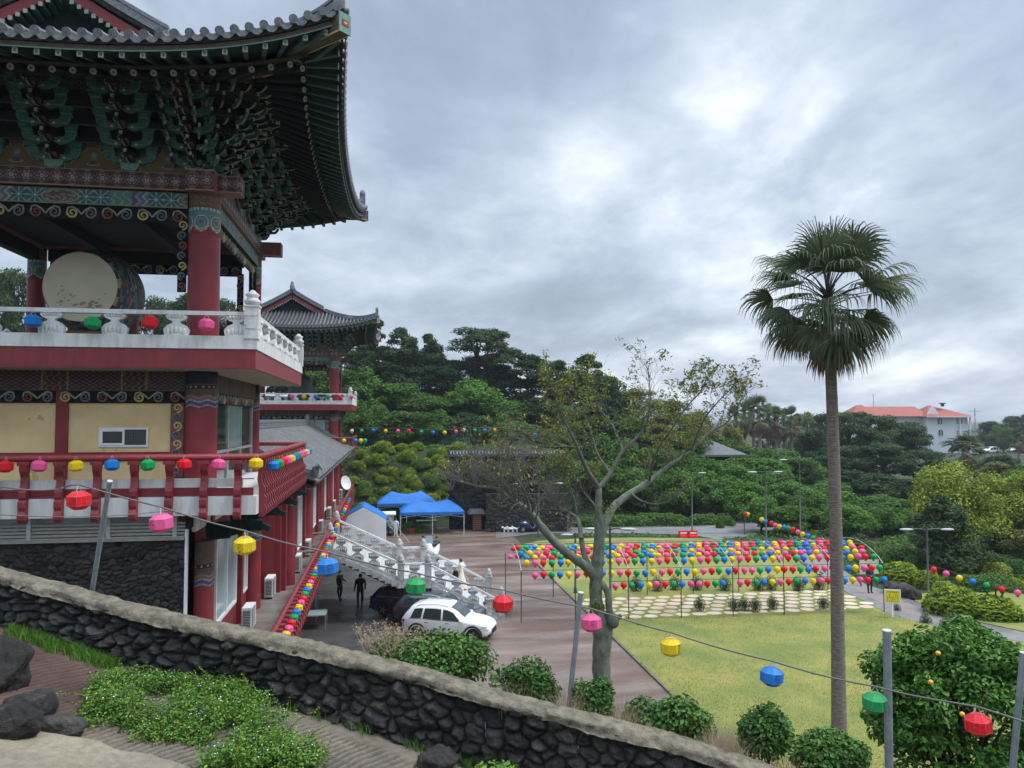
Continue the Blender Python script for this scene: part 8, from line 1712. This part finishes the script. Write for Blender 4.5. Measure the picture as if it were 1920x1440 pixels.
LB = [main,
 [((1118, 1085), 24), ((1098, 1062, -.3), 22), ((1070, 1042, -.6), 21), ((1041, 1017, -.9), 19), ((1014, 986, -1.1), 17), ((993, 959, -1.3), 14), ((972, 944, -1.4), 12), ((952, 931, -1.5), 10), ((928, 916, -1.5), 8), ((893, 911, -1.6), 6), ((859, 902, -1.8), 4)],
 [((1122, 1020), 20), ((1134, 983, .4), 20), ((1151, 950, .8), 19), ((1182, 925, 1.2), 17), ((1217, 903, 1.6), 14), ((1254, 873, 1.9), 10), ((1296, 846, 2.1), 8), ((1330, 811, 2.4), 6), ((1364, 791, 2.6), 4), ((1392, 746, 2.6), 2.5)],
 [((1123, 915), 13), ((1100, 880, -.5), 10), ((1086, 846, -.9), 8), ((1070, 812, -1.2), 6), ((1052, 775, -1.4), 4), ((1040, 740, -1.5), 2.5)],
 [((1123, 915), 13), ((1144, 887, .3), 11), ((1168, 846, .5), 9), ((1199, 815, .7), 7), ((1216, 780, .8), 5), ((1219, 735, .8), 3), ((1214, 690, .8), 2)],
 [((1090, 1010), 12), ((1084, 975, .6), 10), ((1066, 960, .8), 7), ((1051, 955, 1), 6), ((1040, 935, 1.1), 3)], [((1104, 1062), 14), ((1094, 1035, .3), 13), ((1090, 1010, .5), 12)],
 [((1127, 1093), 16), ((1139, 1110, -.2), 15), ((1142, 1140, -.2), 16), ((1143, 1172, -.1), 20), ((1136, 1195), 16)],
 [((1086, 846, -.9), 7), ((1076, 838), 5), ((1040, 838, .5), 5), ((1010, 836, .8), 3.5), ((960, 818, 1.2), 2)],
 [((1168, 846, .5), 7), ((1150, 800, 1.4), 5), ((1120, 760, 2), 3.5), ((1110, 720, 2.2), 2)],
 [((1217, 903, 1.6), 8), ((1230, 850, .6), 6), ((1262, 800, 0), 4), ((1290, 760, -.4), 3), ((1320, 730, -.5), 2)],
 [((1182, 925, 1.2), 7), ((1205, 940, .3), 5), ((1235, 945, 0), 3), ((1270, 930, -.2), 2)],
 [((1296, 846, 2.1), 6), ((1318, 790, 1.2), 4), ((1345, 755, .8), 3), ((1372, 728, .5), 2)],
 [((993, 959, -1.3), 7), ((985, 925, -2), 5), ((968, 895, -2.4), 4), ((955, 860, -2.6), 2)], [((952, 931, -1.5), 6), ((925, 895, -.8), 4), ((905, 868, -.5), 3), ((880, 850, -.4), 2)],
 [((1144, 887, .3), 7), ((1120, 850, 1.0), 5), ((1108, 810, 1.3), 4), ((1090, 765, 1.6), 2.5)], [((1084, 975, .6), 6), ((1075, 930, 1.4), 4), ((1060, 900, 1.7), 3), ((1035, 880, 1.9), 2)], [((1122, 955), 7), ((1105, 935, 1), 5), ((1090, 915, 1.4), 3), ((1084, 890, 1.6), 2)]]
mb = MB(); tips = []; TW = MB()
for li, Lb in enumerate(LB):
    mb.mi = 0 if li in (0, 1, 2, 5, 6, 7) else 1
    P, RR = smooth_(limb([a for a, _ in Lb]), [px_r(w) for _, w in Lb]); RR = [r*(1+.05*math.sin(i*1.7+li)+.03*math.sin(i*4.1)) for i, r in enumerate(RR)]; mb.tube(P, RR, 12 if li < 3 else 8)
    if li in (0, 6, 7): continue
    n = len(P); st_ = int(n*(.42 if li in (1, 2) else .30))
    for i in range(st_, n, 1):
        for _ in range((2 if li in (1, 13, 14, 5, 8) else 1)+(i > n*.55)):
            t = (P[min(i+1, n-1)]-P[max(i-1, 0)]).normalized(); a = (t*.55+Vector((rs.gauss(0, .55), rs.gauss(0, .8), rs.uniform(.1, 1.0)))).normalized(); L = rs.uniform(.32, .62)*(1 if li != 11 else .7); twigs(TW, rs, P[i], a, L, max(.008, RR[i]*.26), 3 if i > n*.5 else 2, tips, .48, 2, .28)
# knot and stub
kn = atD(1150, 1165, D-.3); mb.ell(kn, (.22, .2, .26), 10, 8); mb.tube([kn, kn+Vector((.28, -.05, .22))], [.14, .07], 8); k2 = atD(1168, 960, D+.9)
mb.mi = 0; M['limb'] = mat('dark_limb_bark', (.085, .09, .07), .9, (.14, .155, .12), 5, bump=.5); mb.build('trunk', [M['bark'], M['limb']], tr, fixn=False); M['twig'] = mat('twig_bark', (.085, .08, .065), .9, (.15, .15, .125), 3); TW.build('branches', M['twig'], tr, fixn=False)
rng = np.random.RandomState(9); C = []
for q, d_ in tips:
    x, y, _ = proj(q); pr = .40 if (x > 1010 and y < 880) else (.06 if y < 900 else .02)
    if 1195 < x < 1240 and y < 740: pr = .03
    if rs.random() < pr:
        m_ = rs.randint(5, 11)
        for _ in range(m_): C.append(np.array(q)+rng.normal(size=3)*.085)
M['leaf_old'] = mat('old_leaf', (.19, .22, .045), .6, island=.5, transl=.2); V, F = leaves(rng, np.array(C), .13, up=.25, aspect=.36, fold=True); np_mesh('leaves', V, F, M['leaf_old'], tr)
C = np.array([tuple(atD(1121+rs.gauss(0, 6), 1138+rs.gauss(0, 6), D-.6)) for _ in range(90)]+[tuple(atD(1140+rs.gauss(0, 9), 955+rs.gauss(0, 9), D-.1)) for _ in range(70)]); V, F = leaves(rng, C, .12, up=.3, aspect=.3); np_mesh('sprouting_leaves', V, F, M['leaf_lime'], tr)
# ================================================================ retaining wall, fence, houses
rw = empty('retaining_wall', tuple(G(950, 995)), 'high dark lava stone retaining wall behind the blue tents, with a tiled coping', 'stone wall'); a = G(842, 992); b = G(1062, 991); LL = (b-a).length; ux = (b-a).normalized(); nn_ = Vector((ux.y, -ux.x, 0)); zt_ = 6.9
A = np.array(a); U_ = np.array(ux); NN = np.array(nn_)
stone_face('stone_face', LL, zt_, lambda u, v: (A+u[:, None]*U_+np.stack([u*0, u*0, v], 1), np.tile(NN, (len(u), 1))), cell=(.62, .42), res=.06, depth=.16, seed=61, parent=rw, tone=(.02, .05))
mb = MB(); mb.prism([(0, -.3), (LL, -.3), (LL, zt_), (0, zt_)], a-nn_*.15, ux, (0, 0, 1), -nn_*1.2); mb.build('core', M['tile_dark'], rw)
mb = MB()
for i in range(int(LL/.3)): p = a+ux*(.15+i*.3)+Vector((0, 0, zt_+.25)); mb.tube([p+nn_*.45+Vector((0, 0, -.05)), p+Vector((0, 0, .2))], .09, 6); mb.tube([p, p-nn_*.5+Vector((0, 0, -.1))], .09, 6)
mb.prism([(0, .1), (LL, .1), (LL, .28), (0, .28)], a+nn_*.35+Vector((0, 0, zt_-.1)), ux, (0, 0, 1), -nn_*.9); mb.prism([(0, 0), (LL, 0), (LL, .2), (0, .2)], a+nn_*.08+Vector((0, 0, zt_+.38)), ux, (0, 0, 1), -nn_*.2); mb.build('tiled_coping', M['tile_end'], rw)
lw = empty('low_wall', tuple(G(985, 996)), 'lower dark stone wall standing in front of the high retaining wall beside the red door', 'stone wall'); a2_ = G(912, 996); b2_ = G(1062, 995); L2 = (b2_-a2_).length; A2 = np.array(a2_+nn_*.6)
stone_face('stone_face', L2, 3.5, lambda u, v: (A2+u[:, None]*U_+np.stack([u*0, u*0, v], 1), np.tile(NN, (len(u), 1))), cell=(.42, .32), res=.05, depth=.12, seed=62, parent=lw, tone=(.03, .075))
mb = MB(); mb.prism([(0, 0), (L2, 0), (L2, 3.5), (0, 3.5)], Vector(A2)-nn_*.12, ux, (0, 0, 1), -nn_*.8); mb.build('core', M['tile_dark'], lw)
for i, (px, h) in enumerate(((925, .9), (938, 1.7))):
    p = atD(px, 785, 74.5); z = 3.4; e_ = empty('vent_pipe', (p.x, p.y, z), ['short hooked white pipe rising above the lower dark wall', 'taller straight white pipe rising above the lower dark wall'][i], 'pipe'); mb = MB(); mb.tube([(p.x, p.y, z), (p.x, p.y, z+h)]+([(p.x-.15, p.y, z+h+.12), (p.x-.35, p.y, z+h+.05)] if i == 0 else []), .10, 8); mb.build('pipe', M['white'], e_)
p = atD(895, 785, 72.5); e_ = empty('shed_door', (p.x, p.y, 0), 'dark red slatted door with a small roof in the stone wall right of the tents', 'door'); mb = MB(); mb.box(p.x-.5, p.x+.5, p.y, p.y+1.4, 0, 1.6)
mb.build('frame', M['black_wood'], e_); mb = MB()
for i in range(7): mb.box(p.x-.40, p.x+.40, p.y-.05, p.y-.005, .1+i*.20, .25+i*.20)
mb.build('slats', M['scroll_r'], e_); mb = MB(); mb.prism([(-.85, 0), (.85, 0), (.6, .35), (-.6, .35)], (p.x, p.y-.35, 1.6), (1, 0, 0), (0, 0, 1), (0, 1.6, 0)); mb.build('roof', M['tile_end'], e_)
# ivy on the right part of the high wall
rng = np.random.RandomState(6); n = 9000; uu = LL*(1-rng.uniform(0, 1, n)**1.6*.26); vv = rng.uniform(1.2, 7.0, n); k_ = vv > 1.2+3.2*np.clip((LL*.93-uu)/(LL*.2), 0, 1)+fnoise(uu, vv, 3, 3, 1.3)*.5; uu, vv = uu[k_], vv[k_]; C = A+uu[:, None]*U_+np.stack([uu*0, uu*0, vv], 1)+NN*(.18+.25*rng.uniform(0, 1, (len(uu), 1))); V, F = leaves(rng, C, .22, up=.1, aspect=.8, fold=False, normals=np.tile(NN, (len(C), 1))); e_ = empty('ivy', tuple(b), 'thick green ivy hanging over the right end of the high dark wall', 'ivy'); np_mesh('foliage', V, F, M['ivy'], e_)
# bare bushes over the wall
PB = None
for i, (px, py, s, key) in enumerate(((862, 862, 1.0, 0), (890, 868, 1.1, 0), (918, 872, 1.15, 0), (945, 868, 1.1, 0), (972, 872, 1.2, 0), (1000, 870, 1.1, 0), (845, 880, 1.0, 0), (1028, 900, 1.0, 0), (940, 830, 1.0, 0), (980, 835, 1.1, 0), (1020, 960, 1.2, 0), (1040, 985, 1.1, 0), (1060, 970, 1.0, 0))):
    q = atD(px, py+32, 73.2); lb = 'bare grey twiggy bush before the high dark wall, %s of the scattered ones' % ordi(i)
    if PB is None:
        PB = empty('bare_bush', tuple(q), lb, 'bush', 'bare twiggy bushes'); mb = MB(); r2_ = random.Random(3); tp = []
        for k in range(9): a_ = r2_.uniform(0, 6.28); twigs(mb, r2_, q+Vector((r2_.uniform(-.3, .3), r2_.uniform(-.2, .2), -.3)), (math.cos(a_)*.55, math.sin(a_)*.4, 1), 1.0, .035, 3, tp, .45, 3, .3)
        M['twig_grey'] = mat('grey_twig', (.17, .155, .135), .9); mb.build('branches', M['twig_grey'], PB, fixn=False)
        C = np.repeat(np.array([tuple(t[0]) for t in tp[::3]]), 2, 0); C = C+np.random.RandomState(1).normal(size=C.shape)*.1; V, F = leaves(np.random.RandomState(1), C, .2, fold=False); np_mesh('leaves', V, F, M['leaf_olive'], PB); pbt = tree_of(PB)
    else: dup_at(pbt, tuple(q), r2_.uniform(0, 6.28), lb, 'bare twiggy bushes', s)
# green mesh fence on the hill
M['fence_green'] = mat('green_fence', (.02, .26, .14), .5); P = [onhill(x, 836) for x in (668, 695, 718, 741, 766, 790, 810, 832, 856, 880)]; fe = empty('green_fence', tuple(P[0]), 'bright green mesh fence along the hill terrace above the clipped mounds', 'fence')
for p in P: mb = MB(); mb.bar(p+Vector((0, 0, -.2)), p+Vector((0, 0, 1.0)), .09, .09); mb.build('post', M['fence_green'], fe)
for p, q in zip(P[:-1], P[1:]):
    mb = MB()
    for k in range(9): z = .08+.105*k; mb.bar(p+Vector((0, 0, z)), q+Vector((0, 0, z)), .022, .022 if k % 4 else .045)
    for k in range(1, 14): c = p.lerp(q, k/14); mb.bar(c+Vector((0, 0, .05)), c+Vector((0, 0, .95)), .018, .018)
    mb.build('mesh_panel', M['fence_green'], fe)
for i, (px, h, lb) in enumerate(((691, 3.4, 'thin grey pole behind the green fence, left one'), (754, 3.2, 'thin pale pole behind the green fence, right one'))):
    p = onhill(px, 834); e_ = empty('thin_pole', tuple(p), lb, 'pole'); mb = MB(); mb.tube([p-Vector((0, 0, .1)), p+Vector((0, 0, h))], .05, 6); mb.build('shaft', M['steel'], e_)
lamp_post(onhill(933, 815), 4.0, (-1,), 'green street lamp among the bushes high on the hill', arm=1.8)
# small dark hanok
p = atD(1325, 785, 99); z = float(hgt(p.x, p.y)); hn = empty('small_house', (p.x, p.y, z), 'small dark house with a low grey hipped roof among trees behind the bare tree', 'house'); zb_, ze_ = z, atD(1325, 852, 99).z
mb = MB(); mb.box(p.x-4.6, p.x+3.6, p.y, p.y+6, zb_-1, ze_); mb.build('wall', M['bark_d'], hn); mb = MB(); ax, bx = p.x-5.8, p.x+4.9; mb.add([(ax, p.y-1.3, ze_), (bx, p.y-1.3, ze_), (bx, p.y+7.3, ze_), (ax, p.y+7.3, ze_), (ax+3, p.y+3, ze_+1.7), (bx-3, p.y+3, ze_+1.7), (ax, p.y-1.3, ze_-.25), (bx, p.y-1.3, ze_-.25), (bx, p.y+7.3, ze_-.25), (ax, p.y+7.3, ze_-.25)], [(0, 1, 5, 4), (1, 2, 5), (2, 3, 4, 5), (3, 0, 4), (0, 6, 7, 1), (1, 7, 8, 2), (6, 9, 8, 7)]); mb.build('roof', M['tile'], hn)
mb = MB(); xw = p.x+1.3
for a_, b_, c_, d_ in ((xw, xw+1.4, 0, .12), (xw, xw+1.4, 1.3, 1.42), (xw, xw+.12, .12, 1.3), (xw+1.28, xw+1.4, .12, 1.3), (xw+.64, xw+.76, .12, 1.3)): mb.box(a_, b_, p.y-.12, p.y-.01, ze_-2.2+c_, ze_-2.2+d_)
w_ = mb.build('window', M['white'], hn); mb = MB(); mb.box(xw+.1, xw+1.3, p.y-.04, p.y-.005, ze_-2.1, ze_-.85); mb.build('pane', M['glass'], w_)
# white building with the red roof, far away
D2 = 235; o = atD(1705, 785, D2); rz0 = -YAW; wb = empty('white_building', (o.x, o.y, 0), 'white three storey building with a bright red tiled roof on the right horizon', 'building'); ex = Vector((math.cos(rz0), math.sin(rz0), 0)); ey = Vector((-ex.y, ex.x, 0)); s = D2/FPX
def bp(px, dy, py): return o+ex*((px-1705)*s)+ey*dy+Vector((0, 0, E-o.z+(785-py)*s))
M['roof_red'] = mat('red_roof_tile', (.30, .085, .062), .7, (.25, .07, .05), .4, bump=.4, bscale=3); M['wall_white'] = mat('white_render', (.62, .66, .70), .8, (.54, .58, .62), .2)
def bbox(mb, x0, x1, d0, d1, y0, y1): V = [bp(x, d, y) for y in (y0, y1) for x, d in ((x0, d0), (x1, d0), (x1, d1), (x0, d1))]; mb.add(V, [(0, 3, 2, 1), (4, 5, 6, 7), (0, 1, 5, 4), (1, 2, 6, 5), (2, 3, 7, 6), (3, 0, 4, 7)])
mb = MB(); bbox(mb, 1738, 1814, 0, 12, 850, 781); bbox(mb, 1600, 1738, 3, 14, 850, 780); bbox(mb, 1604, 1640, 1, 3, 850, 776); mb.build('wall', M['wall_white'], wb); mb = MB()
def hip(mb, x0, x1, d0, d1, ye, yr, i0, i1): V = [bp(x0, d0, ye), bp(x1, d0, ye), bp(x1, d1, ye), bp(x0, d1, ye), bp(x0+i0, (d0+d1)/2, yr), bp(x1-i1, (d0+d1)/2, yr)]; mb.add(V, [(0, 1, 5, 4), (1, 2, 5), (2, 3, 4, 5), (3, 0, 4), (0, 3, 2, 1)])
hip(mb, 1733, 1822, -1.5, 13.5, 781, 759.5, 28, 58); hip(mb, 1618, 1748, 1, 16, 780.5, 761.5, 8, 6); hip(mb, 1598, 1640, -1, 9, 776, 759, 20, 12); mb.build('roof', M['roof_red'], wb)
mb = MB()
for x0, x1 in ((1598, 1640), (1680, 1700), (1733, 1754)):
    xm_ = (x0+x1)/2; V = [bp(x0, -2, 776.5), bp(x1, -2, 776.5), bp(xm_, -2, 761.5), bp(x0, -1.6, 776.5), bp(x1, -1.6, 776.5), bp(xm_, -1.6, 761.5)]
    if x0 == 1733: mb.add(V, [(0, 1, 2), (3, 5, 4), (0, 3, 4, 1), (1, 4, 5, 2), (2, 5, 3, 0)])
bbox(mb, 1733, 1822, -1.7, -1.5, 782.5, 780.8); bbox(mb, 1797, 1799, -.6, -.2, 850, 782); bbox(mb, 1816, 1818, -.6, -.2, 850, 782); mb.build('trim', M['white'], wb)
for px, py in ((1762, 789), (1763, 811), (1795, 789), (1803, 789), (1812, 789), (1795, 811)):
    wd = 8 if px < 1780 else 3; mb = MB(); bbox(mb, px-wd/2, px+wd/2, -.10, -.02, py+6, py-3); c_ = bp(px, -.06, py-3); mb.add([c_+ex*(wd/2*s*math.cos(t))+Vector((0, 0, wd/2*s*.6*math.sin(t))) for t in np.linspace(0, math.pi, 9)], [tuple(range(9))]); w_ = mb.build('window', M['glass'], wb)
    mb = MB(); bbox(mb, px-.5, px+.5, -.2, -.11, py+6, py-4); bbox(mb, px-wd/2-.6, px+wd/2+.6, -.2, -.11, py+7, py+6); mb.build('sill', M['white'], w_)
mb = MB(); c_ = bp(1778, 3, 762); mb.tube([c_, c_+Vector((0, 0, .8))], .5, 8); mb.tube([c_+Vector((0, 0, .8)), c_+Vector((0, 0, 1.1))], 1.0, 10); mb.build('chimney', M['lamp_post'], wb); mb = MB(); c_ = bp(1650, 4, 764); mb.tube([c_, c_+Vector((0, 0, 4.2))], .08, 5); mb.build('aerial', M['steel'], wb)
p = atD(1828, 785, 260); e_ = empty('utility_pole', (p.x, p.y, 0), 'distant utility pole with a cross arm right of the white building', 'pole'); mb = MB(); mb.tube([(p.x, p.y, 0), (p.x, p.y, 14)], .15, 6); mb.bar((p.x-2, p.y, 13), (p.x+2, p.y, 13), .15, .15); mb.build('shaft', M['steel'], e_)
# far parking lot and its cars
sheet('far_parking_lot', [tuple(G(x, y)[:2]) for x, y in [(1745, 846), (2000, 856), (2000, 836), (1800, 836)]], .03, M['conc_path'])
cf = car('parked_car', M['car_white'], 'white van in the far parking lot, left of the parked ones', L=4.8, H=1.9, rails=False); cft = tree_of(cf); q = G(1857, 850); cf.location = tuple(q); cf.rotation_euler = (0, 0, R(180)); cf.scale = (1.1,)*3
for px, py, lb in ((1903, 848, 'white car in the far parking lot, right of the white van'), (1925, 850, 'white car in the far parking lot cut by the right edge'), (1868, 838, 'white car at the back of the far parking lot under the trees'), (1885, 837, 'second white car at the back of the far parking lot')): dup_at(cft, tuple(G(px, py)), R(180+rs.uniform(-15, 15)), lb)

# ---- undergrowth over the hill and under the trees
rng = np.random.RandomState(77); n = 150000; X_ = rng.uniform(-12, 78, n); Y_ = 44+rng.uniform(0, 1, n)**1.3*100; Z_ = hgt(X_, Y_)
def in_poly(x, y, P):
    c_ = np.zeros(len(x), bool); m_ = len(P)
    for i in range(m_):
        (x1, y1), (x2, y2) = P[i][:2], P[(i+1) % m_][:2]; c_ ^= ((y1 > y) != (y2 > y)) & (x < (x2-x1)*(y-y1)/(y2-y1+1e-9)+x1)
    return c_
road_p = [tuple(G(*p)[:2]) for p in [(930, 1013), (1090, 1003), (1300, 1006), (1345, 1016), (1400, 1009), (1450, 995), (1530, 972), (1500, 951), (1440, 961), (1390, 972), (1340, 981), (1290, 985), (1000, 987), (930, 988)]]
path_p = [tuple(G(*p)[:2]) for p in path_lo+path_hi[::-1]]
k_ = ~((Y_ < 77) & (X_ < 16)) & ~in_poly(X_, Y_, lawn) & ~in_poly(X_, Y_, road_p) & ~in_poly(X_, Y_, path_p) & ~((X_ > 27) & (Y_ < 44.5))
gl = [tuple(G(x, y)[:2]) for x, y in [(1700, 1118), (1760, 1150), (1920, 1184), (2050, 1195), (2050, 1120), (1900, 1105), (1780, 1105)]]
k_ &= ~in_poly(X_, Y_, gl); X_, Y_, Z_ = X_[k_], Y_[k_], Z_[k_]; k_ = fnoise(X_, Y_, 5, 3, .5) > -.45; X_, Y_, Z_ = X_[k_], Y_[k_], Z_[k_]
V, F = leaves(rng, np.stack([X_, Y_, Z_+rng.uniform(.02, .38, len(X_))*(.6+.5*np.abs(fnoise(X_, Y_, 8, 3, .8)))], 1), .26, up=.8, aspect=.7, fold=False)
tag(np_mesh('ground_cover', V, F, M['leaf_tree']), 'low leafy undergrowth on the hillside and below the trees', 'ground cover', kind='stuff')
# ---- humid sea air
hz_ = MB(); hz_.box(-1502, 2002, -202, 3502, -2.2, 30); M['haze'] = bpy.data.materials.new('haze'); M['haze'].use_nodes = True; nt = M['haze'].node_tree; nt.nodes.remove(nt.nodes['Principled BSDF']); pv = nt.nodes.new('ShaderNodeVolumePrincipled'); pv.inputs['Color'].default_value = (.80, .88, .96, 1); pv.inputs['Density'].default_value = .00022; nt.links.new(pv.outputs[0], nt.nodes['Material Output'].inputs['Volume'])
tag(hz_.build('haze', M['haze'], None), 'thin humid haze over the whole park', 'haze', kind='stuff')
